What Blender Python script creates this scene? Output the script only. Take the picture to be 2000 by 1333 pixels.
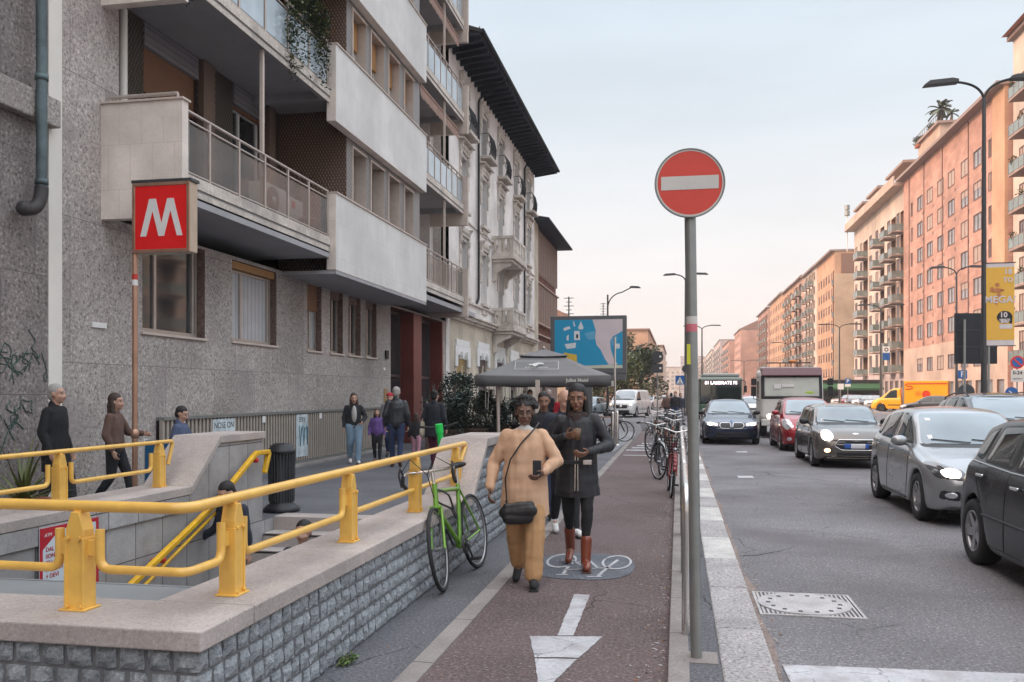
import bpy, bmesh, math, random
from mathutils import Vector, Matrix, noise
from mathutils.bvhtree import BVHTree
R = math.radians
random.seed(7)
for o in list(bpy.data.objects): bpy.data.objects.remove(o)
SC = bpy.context.scene
COL = SC.collection
# ------------------------------------------------------------------ camera
cd = bpy.data.cameras.new('camera'); CAM = bpy.data.objects.new('camera', cd); COL.objects.link(CAM)
CAM.location = (0, 0, 1.62); CAM.rotation_euler = (R(90), 0, math.atan(325/1700.))
cd.sensor_width = 36; cd.lens = 30.6; cd.shift_y = 0.05075; cd.clip_end = 3000; cd.clip_start = .05
SC.camera = CAM
# ------------------------------------------------------------------ world (dusk sky) and sun
SUN_EL, SUN_AZ = 24.0, 252.0          # azimuth clockwise from +Y: the sun stands low behind the camera, to the left
wd = bpy.data.worlds.new('World'); SC.world = wd; wd.use_nodes = True
nt = wd.node_tree; nt.nodes.clear()
wo = nt.nodes.new('ShaderNodeOutputWorld'); bg = nt.nodes.new('ShaderNodeBackground')
sky = nt.nodes.new('ShaderNodeTexSky'); sky.sky_type = 'NISHITA'; sky.sun_disc = False
sky.sun_elevation = R(SUN_EL); sky.sun_rotation = R(SUN_AZ); sky.air_density = 1.0; sky.dust_density = 2.0
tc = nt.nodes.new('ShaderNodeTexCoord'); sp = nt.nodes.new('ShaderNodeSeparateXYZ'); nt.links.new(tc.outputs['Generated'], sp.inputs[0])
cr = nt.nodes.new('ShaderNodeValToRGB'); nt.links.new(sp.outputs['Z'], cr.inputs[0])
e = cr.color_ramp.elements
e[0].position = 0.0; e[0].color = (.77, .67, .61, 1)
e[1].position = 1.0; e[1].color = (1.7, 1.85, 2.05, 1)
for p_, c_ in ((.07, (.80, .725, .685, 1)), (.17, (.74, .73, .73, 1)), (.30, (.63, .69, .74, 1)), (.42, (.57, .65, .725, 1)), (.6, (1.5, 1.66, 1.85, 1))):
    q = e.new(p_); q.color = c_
# soft clouds in the glow
nz = nt.nodes.new('ShaderNodeTexNoise'); nz.inputs['Scale'].default_value = 2.2; nz.inputs['Detail'].default_value = 6
mp = nt.nodes.new('ShaderNodeMapping'); mp.inputs['Scale'].default_value = (1, 1, 5); nt.links.new(tc.outputs['Generated'], mp.inputs[0]); nt.links.new(mp.outputs[0], nz.inputs[0])
mr = nt.nodes.new('ShaderNodeMapRange'); mr.inputs[1].default_value = .35; mr.inputs[2].default_value = .7; mr.inputs[3].default_value = .93; mr.inputs[4].default_value = 1.06
nt.links.new(nz.outputs[0], mr.inputs[0])
mul = nt.nodes.new('ShaderNodeVectorMath'); mul.operation = 'SCALE'; nt.links.new(cr.outputs[0], mul.inputs[0]); nt.links.new(mr.outputs[0], mul.inputs['Scale'])
# the brighter western sky behind the camera, round the sun
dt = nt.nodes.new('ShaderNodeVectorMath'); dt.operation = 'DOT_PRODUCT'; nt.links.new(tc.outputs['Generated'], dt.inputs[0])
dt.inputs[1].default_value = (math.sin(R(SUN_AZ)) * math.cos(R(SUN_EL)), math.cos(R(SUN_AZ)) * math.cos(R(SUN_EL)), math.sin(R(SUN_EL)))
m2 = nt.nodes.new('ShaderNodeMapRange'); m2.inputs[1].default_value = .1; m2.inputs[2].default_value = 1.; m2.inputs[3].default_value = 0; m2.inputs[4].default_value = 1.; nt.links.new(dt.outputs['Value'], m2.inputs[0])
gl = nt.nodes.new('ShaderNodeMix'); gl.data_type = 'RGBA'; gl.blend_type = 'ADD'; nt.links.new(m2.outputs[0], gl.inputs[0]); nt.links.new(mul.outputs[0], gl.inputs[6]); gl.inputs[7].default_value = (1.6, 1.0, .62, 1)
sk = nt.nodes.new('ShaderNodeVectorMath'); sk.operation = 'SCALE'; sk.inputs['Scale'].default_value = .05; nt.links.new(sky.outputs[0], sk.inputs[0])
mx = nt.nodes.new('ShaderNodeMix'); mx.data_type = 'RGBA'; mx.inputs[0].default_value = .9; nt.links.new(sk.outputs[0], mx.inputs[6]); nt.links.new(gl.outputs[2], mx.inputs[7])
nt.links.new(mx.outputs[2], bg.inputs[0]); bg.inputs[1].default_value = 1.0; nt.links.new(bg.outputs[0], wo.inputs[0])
sd = bpy.data.lights.new('sun', 'SUN'); SUN = bpy.data.objects.new('sun', sd); COL.objects.link(SUN)
sd.energy = 2.0; sd.angle = R(2.5); sd.color = (1.0, .67, .49)
SUN.rotation_euler = (R(90 - SUN_EL), 0, R(180 - SUN_AZ)); SUN.location = (0, 0, 60)
vs = SC.view_settings; SC.display_settings.display_device = 'sRGB'; vs.view_transform = 'Standard'; vs.look = 'None'; vs.exposure = 0.46; vs.gamma = 1.0
SC.cycles.max_bounces = 6; SC.cycles.diffuse_bounces = 4; SC.cycles.use_denoising = True
SC.cycles.caustics_reflective = False; SC.cycles.caustics_refractive = False; SC.cycles.sample_clamp_indirect = 6

# ------------------------------------------------------------------ helpers
WM = {}
def tag(o, label=None, cat=None, group=None, kind=None):
    if label: o['label'] = label
    if cat: o['category'] = cat
    if group: o['group'] = group
    if kind: o['kind'] = kind
    return o
def link(o, parent=None):
    COL.objects.link(o)
    if parent is not None:
        o.parent = parent; o.matrix_parent_inverse = WM[parent.name].inverted()
    WM[o.name] = Matrix()
    return o
def thing(name, label, cat, loc=(0, 0, 0), rz=0, group=None):
    o = bpy.data.objects.new(name, None); COL.objects.link(o); o.location = loc; o.rotation_euler = (0, 0, rz); o.empty_display_size = .2
    WM[o.name] = Matrix.Translation(loc) @ Matrix.Rotation(rz, 4, 'Z')
    return tag(o, label, cat, group)
def copy_tree(o, parent=None):
    c = o.copy(); COL.objects.link(c)
    if parent is not None: c.parent = parent
    WM[c.name] = Matrix()
    for ch in list(o.children): copy_tree(ch, c)
    return c
def place(o, loc, rz=0, label=None, group=None):
    o.location = loc; o.rotation_euler = (0, 0, rz)
    if label: o['label'] = label
    if group: o['group'] = group
    return o
def frame(d):
    d = d.normalized(); a = Vector((0, 0, 1)) if abs(d.z) < .9 else Vector((1, 0, 0))
    x = d.cross(a).normalized(); return x, d.cross(x).normalized()
class MB:
    def __init__(s): s.v = []; s.f = []; s.m = []; s.sm = []
    def add(s, vs, fs, mi=0, sm=False, M=None):
        b = len(s.v)
        s.v += [tuple(M @ Vector(v)) if M else tuple(v) for v in vs]
        for f in fs: s.f.append(tuple(b + i for i in f)); s.m.append(mi); s.sm.append(sm)
        return s
    def box(s, x0, x1, y0, y1, z0, z1, mi=0, M=None):
        if x0 > x1: x0, x1 = x1, x0
        if y0 > y1: y0, y1 = y1, y0
        if z0 > z1: z0, z1 = z1, z0
        return s.add([(x0,y0,z0),(x1,y0,z0),(x1,y1,z0),(x0,y1,z0),(x0,y0,z1),(x1,y0,z1),(x1,y1,z1),(x0,y1,z1)],
            [(0,3,2,1),(4,5,6,7),(0,1,5,4),(1,2,6,5),(2,3,7,6),(3,0,4,7)], mi, False, M)
    def cyl(s, p0, p1, r0, r1=None, n=12, mi=0, cap=True, sm=True, M=None):
        p0 = Vector(p0); p1 = Vector(p1); r1 = r0 if r1 is None else r1
        x, y = frame(p1 - p0); vs = []
        for p, r in ((p0, r0), (p1, r1)):
            vs += [p + x * (r * math.cos(2*math.pi*i/n)) + y * (r * math.sin(2*math.pi*i/n)) for i in range(n)]
        s.add(vs, [(i, n+i, n+(i+1)%n, (i+1)%n) for i in range(n)], mi, sm, M)
        if cap: s.add(vs, [tuple(range(n)), tuple(range(2*n-1, n-1, -1))], mi, False, M)
        return s
    def tube(s, pts, r, n=8, mi=0, closed=False, M=None, cap=True):
        pts = [Vector(p) for p in pts]; N = len(pts); rr = r if isinstance(r, (list, tuple)) else [r]*N
        T = []
        for i in range(N):
            a = pts[(i-1) % N] if (closed or i > 0) else pts[i]; b = pts[(i+1) % N] if (closed or i < N-1) else pts[i]
            T.append((b - a).normalized())
        x, y = frame(T[0]); vs = []
        for i in range(N):
            t = T[i]; x = (x - t * x.dot(t)).normalized(); y = t.cross(x)
            vs += [pts[i] + x * (rr[i]*math.cos(2*math.pi*k/n)) + y * (rr[i]*math.sin(2*math.pi*k/n)) for k in range(n)]
        fs = []
        for i in range(N if closed else N-1):
            a = i*n; b = ((i+1) % N)*n
            fs += [(a+k, a+(k+1)%n, b+(k+1)%n, b+k) for k in range(n)]
        s.add(vs, fs, mi, True, M)
        if not closed and cap: s.add(vs, [tuple(range(n-1, -1, -1)), tuple(range((N-1)*n, N*n))], mi, False, M)
        return s
    def poly(s, pts, mi=0, M=None): return s.add(pts, [tuple(range(len(pts)))], mi, False, M)
    def prism(s, pts, d, mi=0, M=None):   # pts: 3d loop, extruded by vector d
        n = len(pts); d = Vector(d); a = [Vector(p) for p in pts]
        return s.add(a + [p + d for p in a], [tuple(range(n-1, -1, -1)), tuple(range(n, 2*n))] + [(i, (i+1)%n, n+(i+1)%n, n+i) for i in range(n)], mi, False, M)
    def lathe(s, prof, c=(0,0,0), n=24, mi=0, M=None, sm=True):   # prof: (r, z)
        vs = []; c = Vector(c)
        for r, z in prof: vs += [c + Vector((r*math.cos(2*math.pi*i/n), r*math.sin(2*math.pi*i/n), z)) for i in range(n)]
        fs = []
        for k in range(len(prof)-1): fs += [(k*n+i, k*n+(i+1)%n, (k+1)*n+(i+1)%n, (k+1)*n+i) for i in range(n)]
        return s.add(vs, fs, mi, sm, M)
    def ball(s, c, r, n=12, mi=0, M=None):
        c = Vector(c); r = Vector(r) if hasattr(r, '__len__') else Vector((r, r, r)); vs = []; m = n//2+1
        for j in range(m):
            th = math.pi * j / (m-1)
            vs += [c + Vector((r.x*math.sin(th)*math.cos(2*math.pi*i/n), r.y*math.sin(th)*math.sin(2*math.pi*i/n), r.z*math.cos(th))) for i in range(n)]
        fs = [(j*n+i, (j+1)*n+i, (j+1)*n+(i+1)%n, j*n+(i+1)%n) for j in range(m-1) for i in range(n)]
        return s.add(vs, fs, mi, True, M)
    def mesh(s, name, mats):
        me = bpy.data.meshes.new(name); me.from_pydata([tuple(v) for v in s.v], [], s.f)
        for m in (mats if isinstance(mats, (list, tuple)) else [mats]): me.materials.append(m)
        me.polygons.foreach_set('material_index', s.m); me.polygons.foreach_set('use_smooth', s.sm); me.update()
        return me
    def build(s, name, mats, parent=None, bevel=0, seg=2):
        me = s.mesh(name, mats)
        o = bpy.data.objects.new(name, me); link(o, parent)
        if bevel:
            b = o.modifiers.new('bevel', 'BEVEL'); b.width = bevel; b.segments = seg; b.limit_method = 'ANGLE'; b.angle_limit = R(40); b.harden_normals = False
        return o
def bezier(p0, p1, p2, n=8):
    p0, p1, p2 = Vector(p0), Vector(p1), Vector(p2)
    return [p0*(1-t)**2 + p1*2*t*(1-t) + p2*t*t for t in [i/n for i in range(n+1)]]
def rounded(pts, r, n=5):   # round the inner corners of an open path
    pts = [Vector(p) for p in pts]; out = [pts[0]]
    for i in range(1, len(pts)-1):
        a = pts[i] + (pts[i-1]-pts[i]).normalized()*r; b = pts[i] + (pts[i+1]-pts[i]).normalized()*r
        out += bezier(a, pts[i], b, n)
    return out + [pts[-1]]
def text(s, size, M, mat, name, parent, depth=.002, align='CENTER', bold=0, sx=1.0, shear=0):
    cu = bpy.data.curves.new(name, 'FONT'); cu.body = s; cu.size = size; cu.extrude = depth; cu.align_x = align; cu.align_y = 'CENTER'; cu.offset = bold; cu.shear = shear; cu.resolution_u = 3
    t = bpy.data.objects.new(name, cu); COL.objects.link(t)
    dg = bpy.context.evaluated_depsgraph_get(); me = bpy.data.meshes.new_from_object(t.evaluated_get(dg)); bpy.data.objects.remove(t)
    me.transform(M @ Matrix.Diagonal((sx, 1, 1, 1))); me.materials.clear(); me.materials.append(mat); me.name = name
    o = bpy.data.objects.new(name, me); return link(o, parent)
def basis(o, x, y):    # text plane: origin, x dir, y dir
    x = Vector(x).normalized(); y = Vector(y).normalized(); z = x.cross(y)
    return Matrix(((x.x, y.x, z.x, o[0]), (x.y, y.y, z.y, o[1]), (x.z, y.z, z.z, o[2]), (0, 0, 0, 1)))
def apply_mods(o):
    dg = bpy.context.evaluated_depsgraph_get(); me = bpy.data.meshes.new_from_object(o.evaluated_get(dg)); o.modifiers.clear(); o.data = me; return o

# ------------------------------------------------------------------ materials
def newmat(name):
    m = bpy.data.materials.new(name); m.use_nodes = True; n = m.node_tree; b = n.nodes['Principled BSDF']; return m, n, b
def mat(name, col, rough=.6, metal=0, var=.12, scale=6, bump=0, bscale=80, coat=0, dirt=None, spec=.5, stretch=(1, 1, 1)):
    """colour with large and fine procedural variation, optional streaks of dirt and bump"""
    m, n, b = newmat(name); N = n.nodes; L = n.links
    b.inputs['Roughness'].default_value = rough; b.inputs['Metallic'].default_value = metal; b.inputs['Coat Weight'].default_value = coat; b.inputs['Specular IOR Level'].default_value = spec
    b.inputs['Coat Roughness'].default_value = .05
    t = N.new('ShaderNodeTexCoord'); mp = N.new('ShaderNodeMapping'); mp.inputs['Scale'].default_value = stretch; L.new(t.outputs['Object'], mp.inputs[0])
    z = N.new('ShaderNodeTexNoise'); z.inputs['Scale'].default_value = scale; z.inputs['Detail'].default_value = 8; z.inputs['Roughness'].default_value = .65; L.new(mp.outputs[0], z.inputs[0])
    r = N.new('ShaderNodeValToRGB'); r.color_ramp.elements[0].position = .3; r.color_ramp.elements[1].position = .72
    c0 = tuple(max(0, c*(1-var)) for c in col[:3]) + (1,); c1 = tuple(min(1, c*(1+var)) for c in col[:3]) + (1,)
    if dirt: c0 = tuple(dirt) + (1,)
    r.color_ramp.elements[0].color = c0; r.color_ramp.elements[1].color = c1; L.new(z.outputs[0], r.inputs[0]); L.new(r.outputs[0], b.inputs['Base Color'])
    rr = N.new('ShaderNodeMapRange'); rr.inputs[3].default_value = max(.02, rough-.08); rr.inputs[4].default_value = min(1, rough+.1); L.new(z.outputs[0], rr.inputs[0]); L.new(rr.outputs[0], b.inputs['Roughness'])
    if bump:
        z2 = N.new('ShaderNodeTexNoise'); z2.inputs['Scale'].default_value = bscale; z2.inputs['Detail'].default_value = 5; L.new(t.outputs['Object'], z2.inputs[0])
        bp = N.new('ShaderNodeBump'); bp.inputs['Strength'].default_value = min(1, bump); bp.inputs['Distance'].default_value = .02; L.new(z2.outputs[0], bp.inputs['Height']); L.new(bp.outputs[0], b.inputs['Normal'])
    return m
def speckle(name, base, dark, light, scale=60, big=.8, rough=.85, joints=None, bump=.4, jv=.12, pits=None, tint=None, crack=None, worldc=True):
    """aggregate / travertine / asphalt: fine grains of several tones, blotches, optional joints (brick), pits and cracks"""
    m, n, b = newmat(name); N = n.nodes; L = n.links; b.inputs['Roughness'].default_value = rough; b.inputs['Specular IOR Level'].default_value = .3
    t = N.new('ShaderNodeTexCoord'); co = t.outputs['Object']
    z1 = N.new('ShaderNodeTexNoise'); z1.inputs['Scale'].default_value = scale; z1.inputs['Detail'].default_value = 4; z1.inputs['Roughness'].default_value = .8; L.new(co, z1.inputs[0])
    r = N.new('ShaderNodeValToRGB'); E = r.color_ramp.elements
    E[0].position = .35; E[0].color = tuple(dark)+(1,); E[1].position = .66; E[1].color = tuple(light)+(1,)
    q = E.new(.465); q.color = tuple(base)+(1,); q = E.new(.55); q.color = tuple(base)+(1,); L.new(z1.outputs[0], r.inputs[0]); cur = r.outputs[0]
    z2 = N.new('ShaderNodeTexNoise'); z2.inputs['Scale'].default_value = big; z2.inputs['Detail'].default_value = 7; z2.inputs['Roughness'].default_value = .6; L.new(co, z2.inputs[0])
    rr = N.new('ShaderNodeMapRange'); rr.inputs[1].default_value = .3; rr.inputs[2].default_value = .7; rr.inputs[3].default_value = .74; rr.inputs[4].default_value = 1.22; L.new(z2.outputs[0], rr.inputs[0])
    sc_ = N.new('ShaderNodeVectorMath'); sc_.operation = 'SCALE'; L.new(cur, sc_.inputs[0]); L.new(rr.outputs[0], sc_.inputs['Scale']); cur = sc_.outputs[0]
    def mixin(fac, col, cur):
        x = N.new('ShaderNodeMix'); x.data_type = 'RGBA'; L.new(fac, x.inputs[0]); L.new(cur, x.inputs[6]); x.inputs[7].default_value = tuple(col)+(1,); return x.outputs[2]
    if tint:    # broad patches of another tone
        z4 = N.new('ShaderNodeTexNoise'); z4.inputs['Scale'].default_value = tint[1]; z4.inputs['Detail'].default_value = 5; L.new(co, z4.inputs[0])
        r4 = N.new('ShaderNodeMapRange'); r4.inputs[1].default_value = .52; r4.inputs[2].default_value = .66; r4.inputs[4].default_value = tint[2]; L.new(z4.outputs[0], r4.inputs[0]); cur = mixin(r4.outputs[0], tint[0], cur)
    if pits:
        v = N.new('ShaderNodeTexVoronoi'); v.inputs['Scale'].default_value = pits[1]; L.new(co, v.inputs[0])
        r5 = N.new('ShaderNodeMapRange'); r5.inputs[1].default_value = pits[2]; r5.inputs[2].default_value = pits[2]*.4; L.new(v.outputs['Distance'], r5.inputs[0]); cur = mixin(r5.outputs[0], pits[0], cur)
    if crack:
        for cs, wd_ in crack:
            zz = N.new('ShaderNodeTexNoise'); zz.inputs['Scale'].default_value = cs*3; zz.inputs['Detail'].default_value = 6; L.new(co, zz.inputs[0])
            ad = N.new('ShaderNodeVectorMath'); ad.operation = 'MULTIPLY_ADD'; L.new(zz.outputs[1], ad.inputs[0]); ad.inputs[1].default_value = (.7/cs*.3,)*3; L.new(co, ad.inputs[2])
            v = N.new('ShaderNodeTexVoronoi'); v.feature = 'DISTANCE_TO_EDGE'; v.inputs['Scale'].default_value = cs; L.new(ad.outputs[0], v.inputs[0])
            r6 = N.new('ShaderNodeMapRange'); r6.inputs[1].default_value = wd_; r6.inputs[2].default_value = wd_*.3; r6.inputs[4].default_value = .75; L.new(v.outputs[0], r6.inputs[0])
            # cracks only in places
            z7 = N.new('ShaderNodeTexNoise'); z7.inputs['Scale'].default_value = cs*.9; L.new(co, z7.inputs[0]); r7 = N.new('ShaderNodeMapRange'); r7.inputs[1].default_value = .5; r7.inputs[2].default_value = .58; L.new(z7.outputs[0], r7.inputs[0])
            mm = N.new('ShaderNodeMath'); mm.operation = 'MULTIPLY'; L.new(r6.outputs[0], mm.inputs[0]); L.new(r7.outputs[0], mm.inputs[1])
            cur = mixin(mm.outputs[0], [c*.35 for c in dark], cur)
    if joints:   # (axis swizzle, width, height, mortar colour, mortar size, offset)
        ax, bw, bh, mc, ms, off = joints
        s3 = N.new('ShaderNodeSeparateXYZ'); L.new(co, s3.inputs[0]); c3 = N.new('ShaderNodeCombineXYZ')
        L.new(s3.outputs[ax[0]], c3.inputs[0]); L.new(s3.outputs[ax[1]], c3.inputs[1])
        bk = N.new('ShaderNodeTexBrick'); bk.offset = off; bk.inputs['Scale'].default_value = 1; bk.inputs['Brick Width'].default_value = bw; bk.inputs['Row Height'].default_value = bh
        bk.inputs['Mortar Size'].default_value = ms; bk.inputs['Mortar Smooth'].default_value = 0; L.new(c3.outputs[0], bk.inputs[0])
        # each slab a slightly different tone
        bk.inputs['Color1'].default_value = (1-jv,)*3+(1,); bk.inputs['Color2'].default_value = (1+jv*.8,)*3+(1,); bk.inputs['Mortar'].default_value = (1, 1, 1, 1); bk.inputs['Bias'].default_value = 0
        vm = N.new('ShaderNodeVectorMath'); vm.operation = 'MULTIPLY'; L.new(cur, vm.inputs[0]); L.new(bk.outputs[0], vm.inputs[1]); cur = mixin(bk.outputs['Fac'], mc, vm.outputs[0])
    L.new(cur, b.inputs['Base Color'])
    if bump:
        bp = N.new('ShaderNodeBump'); bp.inputs['Strength'].default_value = bump; bp.inputs['Distance'].default_value = .012; L.new(z1.outputs[0], bp.inputs['Height']); L.new(bp.outputs[0], b.inputs['Normal'])
    return m
def glass(name, col=(.02, .03, .035), rough=.04, tintn=None):
    m, n, b = newmat(name); N = n.nodes; L = n.links
    t = N.new('ShaderNodeTexCoord'); z = N.new('ShaderNodeTexNoise'); z.inputs['Scale'].default_value = 1.3; L.new(t.outputs['Object'], z.inputs[0])
    r = N.new('ShaderNodeValToRGB'); r.color_ramp.elements[0].color = tuple(c*.5 for c in col)+(1,); r.color_ramp.elements[1].color = tuple(c*1.6 for c in col)+(1,); L.new(z.outputs[0], r.inputs[0]); L.new(r.outputs[0], b.inputs['Base Color'])
    b.inputs['Roughness'].default_value = rough; b.inputs['IOR'].default_value = 1.6; b.inputs['Specular IOR Level'].default_value = .9
    bp = N.new('ShaderNodeBump'); bp.inputs['Strength'].default_value = .05; L.new(z.outputs[0], bp.inputs['Height']); L.new(bp.outputs[0], b.inputs['Normal'])
    return m
def emit(name, col, st):
    m, n, b = newmat(name); b.inputs['Base Color'].default_value = tuple(col)+(1,); b.inputs['Emission Color'].default_value = tuple(col)+(1,); b.inputs['Emission Strength'].default_value = st; return m
def stripes(name, ca, cb, axis, period, duty=.5, rough=.6, bump=.6, ang=0):
    m, n, b = newmat(name); N = n.nodes; L = n.links; b.inputs['Roughness'].default_value = rough
    t = N.new('ShaderNodeTexCoord'); s3 = N.new('ShaderNodeSeparateXYZ'); L.new(t.outputs['Object'], s3.inputs[0])
    d = N.new('ShaderNodeMath'); d.operation = 'DIVIDE'; L.new(s3.outputs[axis], d.inputs[0]); d.inputs[1].default_value = period
    f = N.new('ShaderNodeMath'); f.operation = 'FRACT'; L.new(d.outputs[0], f.inputs[0])
    g = N.new('ShaderNodeValToRGB'); g.color_ramp.elements[0].position = max(0, duty-.08); g.color_ramp.elements[1].position = duty; g.color_ramp.elements[0].color = tuple(ca)+(1,); g.color_ramp.elements[1].color = tuple(cb)+(1,)
    L.new(f.outputs[0], g.inputs[0])
    z = N.new('ShaderNodeTexNoise'); z.inputs['Scale'].default_value = 3; z.inputs['Detail'].default_value = 6; L.new(t.outputs['Object'], z.inputs[0]); rr = N.new('ShaderNodeMapRange'); rr.inputs[3].default_value = .8; rr.inputs[4].default_value = 1.2; L.new(z.outputs[0], rr.inputs[0])
    v = N.new('ShaderNodeVectorMath'); v.operation = 'SCALE'; L.new(g.outputs[0], v.inputs[0]); L.new(rr.outputs[0], v.inputs['Scale']); L.new(v.outputs[0], b.inputs['Base Color'])
    bp = N.new('ShaderNodeBump'); bp.inputs['Strength'].default_value = bump; bp.inputs['Distance'].default_value = .01; L.new(f.outputs[0], bp.inputs['Height']); L.new(bp.outputs[0], b.inputs['Normal'])
    return m
M = {}
M['asphalt'] = speckle('asphalt', (.175,.168,.175), (.085,.08,.085), (.40,.385,.39), 46, .5, .85, crack=[(.35, .008), (.9, .008)], tint=((.115,.105,.11), .55, .6), pits=((.45,.42,.40), 9, .06))
M['side_asphalt'] = speckle('dark footway asphalt', (.12,.12,.13), (.045,.045,.05), (.27,.27,.28), 48, .6, .8, crack=[(.8, .008)], pits=((.3,.29,.27), 7, .05))
M['bike_asphalt'] = speckle('red brown cycle lane asphalt', (.130,.095,.092), (.05,.038,.037), (.32,.26,.25), 48, .7, .8, crack=[(.6, .006)], tint=((.12,.09,.095), .7, .5), pits=((.45,.40,.36), 8, .055))
M['kerb'] = speckle('speckled granite', (.38,.36,.355), (.08,.075,.08), (.68,.64,.63), 42, 2, .8, bump=.6)
M['kerb_white'] = speckle('worn white paint on granite', (.58,.56,.53), (.30,.28,.27), (.70,.68,.65), 42, 3, .7, tint=((.40,.38,.37), 2.2, .7), bump=.5)
M['concrete_kerb'] = speckle('concrete kerb', (.28,.25,.235), (.19,.17,.16), (.38,.35,.33), 70, 2, .9, pits=((.12,.11,.1), 14, .07))
M['white_paint'] = speckle('worn white road paint', (.47,.47,.485), (.33,.33,.345), (.56,.56,.57), 40, 1.6, .7, crack=[(3.5, .02)], tint=((.33,.30,.31), 5, .7), bump=.2)
M['blue_paint'] = speckle('faded blue road paint', (.115,.125,.145), (.06,.062,.075), (.27,.29,.31), 60, 3, .7, bump=.3)
M['gutter'] = speckle('gutter dirt and leaves', (.24,.19,.17), (.12,.10,.09), (.38,.29,.24), 50, 3, .95)
M['pave'] = speckle('grey pavement', (.25,.25,.26), (.17,.17,.18), (.34,.34,.35), 80, .8, .85)
M['trav'] = speckle('pitted grey travertine', (.38,.34,.315), (.10,.082,.075), (.68,.62,.58), 24, .5, .8, joints=((1, 2), 1.55, 2.05, (.22,.2,.2), .006, .5), tint=((.30,.25,.25), 1.1, .5), bump=.6)
M['trav_dark'] = speckle('dark pitted travertine', (.26,.225,.215), (.06,.05,.047), (.50,.45,.43), 21, .6, .85, joints=((1, 2), 1.2, 1.6, (.14,.12,.12), .006, .5), tint=((.17,.145,.145), 1.3, .6), bump=.7)
M['trav_brown'] = speckle('brown travertine reveal', (.22,.15,.125), (.09,.06,.05), (.36,.27,.23), 16, 1, .85)
M['plaster'] = mat('grey soffit plaster', (.36,.35,.36), .9, var=.1, scale=2, bump=.1)
M['klinker'] = speckle('pale vertical tile panel', (.69,.675,.65), (.62,.605,.585), (.75,.735,.71), 40, .35, .6, joints=((1, 2), .055, .75, (.50,.48,.46), .003, 0), bump=.1, jv=.03, tint=((.56,.54,.51), .9, .5))
M['klinker_end'] = speckle('warm pale tile end', (.76,.67,.60), (.68,.59,.53), (.82,.74,.68), 40, .9, .65, joints=((0, 2), .36, .66, (.55,.48,.44), .003, .5), bump=.12, jv=.02)
M['klinker_pink'] = mat('warm beige stone', (.55,.46,.40), .8, var=.12, scale=4)
M['scale_tile'] = None
M['shutter_brown'] = stripes('brown roller shutter', (.24,.115,.055), (.13,.06,.03), 2, .045, .75)
M['shutter_orange'] = stripes('ochre roller shutter', (.42,.22,.08), (.28,.14,.05), 2, .045, .75)
M['shutter_grey'] = stripes('grey shutter box', (.25,.24,.25), (.16,.155,.16), 2, .12, .85)
M['alu'] = mat('warm aluminium', (.48,.42,.38), .45, .5, .1, 5)
M['steel'] = mat('brushed steel', (.62,.60,.58), .25, 1, .08, 10, stretch=(1,1,.1))
M['galv'] = mat('galvanised grey paint', (.27,.28,.27), .42, .55, .12, 9)
def seeglass(name, tint, fac, rough=.06):
    m, n, b = newmat(name); N = n.nodes; L = n.links; b.inputs['Base Color'].default_value = tuple(tint)+(1,); b.inputs['Roughness'].default_value = rough; b.inputs['Specular IOR Level'].default_value = .8
    t = N.new('ShaderNodeTexCoord'); z = N.new('ShaderNodeTexNoise'); z.inputs['Scale'].default_value = 2.5; z.inputs['Detail'].default_value = 4; L.new(t.outputs['Object'], z.inputs[0]); r = N.new('ShaderNodeMapRange'); r.inputs[3].default_value = fac*.7; r.inputs[4].default_value = min(1, fac*1.3); L.new(z.outputs[0], r.inputs[0])
    tr = N.new('ShaderNodeBsdfTransparent'); tr.inputs[0].default_value = (.9, .92, .92, 1); mx_ = N.new('ShaderNodeMixShader'); L.new(r.outputs[0], mx_.inputs[0]); L.new(tr.outputs[0], mx_.inputs[1]); L.new(b.outputs[0], mx_.inputs[2]); L.new(mx_.outputs[0], n.nodes['Material Output'].inputs[0]); return m
M['railing_glass'] = seeglass('balcony glass', (.25,.24,.23), .42)
M['railing_glass_sky'] = glass('sky reflection balcony glass', (.36,.42,.46), .15)  # bluish sky reflection is put into the glass colour
M['glass'] = glass('window glass', (.03,.035,.04), .05)
M['glass_far'] = glass('far window glass', (.22,.23,.25), .15)  # reflection in the far panes is painted as this lighter colour
M['curtain'] = stripes('white curtain behind glass', (.46,.48,.50), (.30,.33,.36), 1, .16, .8, .35, .3)
M['white'] = mat('white paint', (.74,.73,.71), .6, var=.06, scale=3)
M['white_strip'] = mat('cream painted strip', (.80,.76,.69), .8, var=.06, scale=1.5)
M['cream'] = speckle('pale cream render', (.72,.68,.65), (.62,.58,.55), (.78,.74,.71), 12, .5, .9, bump=.1, tint=((.48,.43,.41), .6, .35))
M['cream_stone'] = speckle('cream carved stone', (.58,.52,.46), (.38,.33,.29), (.70,.64,.58), 20, 1.3, .9, tint=((.30,.27,.25), 2, .5), bump=.3)
M['beige_render'] = speckle('beige ground floor render', (.52,.46,.37), (.43,.37,.30), (.60,.54,.45), 14, .8, .9, bump=.15)
M['dark'] = mat('near black', (.015,.016,.02), .6, var=.3)
M['eave'] = mat('dark timber eave', (.022,.026,.036), .8, var=.3)
M['porphyry'] = speckle('dark red stone', (.19,.05,.04), (.12,.03,.026), (.27,.09,.075), 60, .8, .35, bump=.05)
M['door_metal'] = mat('dark brown metal door', (.12,.085,.085), .35, .3, .1)
M['slat'] = mat('beige metal slat', (.40,.35,.30), .5, .2, .1)
M['cap'] = speckle('beige concrete coping', (.42,.365,.335), (.29,.25,.23), (.53,.48,.45), 60, 1.4, .85, pits=((.22,.18,.16), 10, .05), tint=((.36,.32,.31), 1.2, .5), bump=.2)
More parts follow.
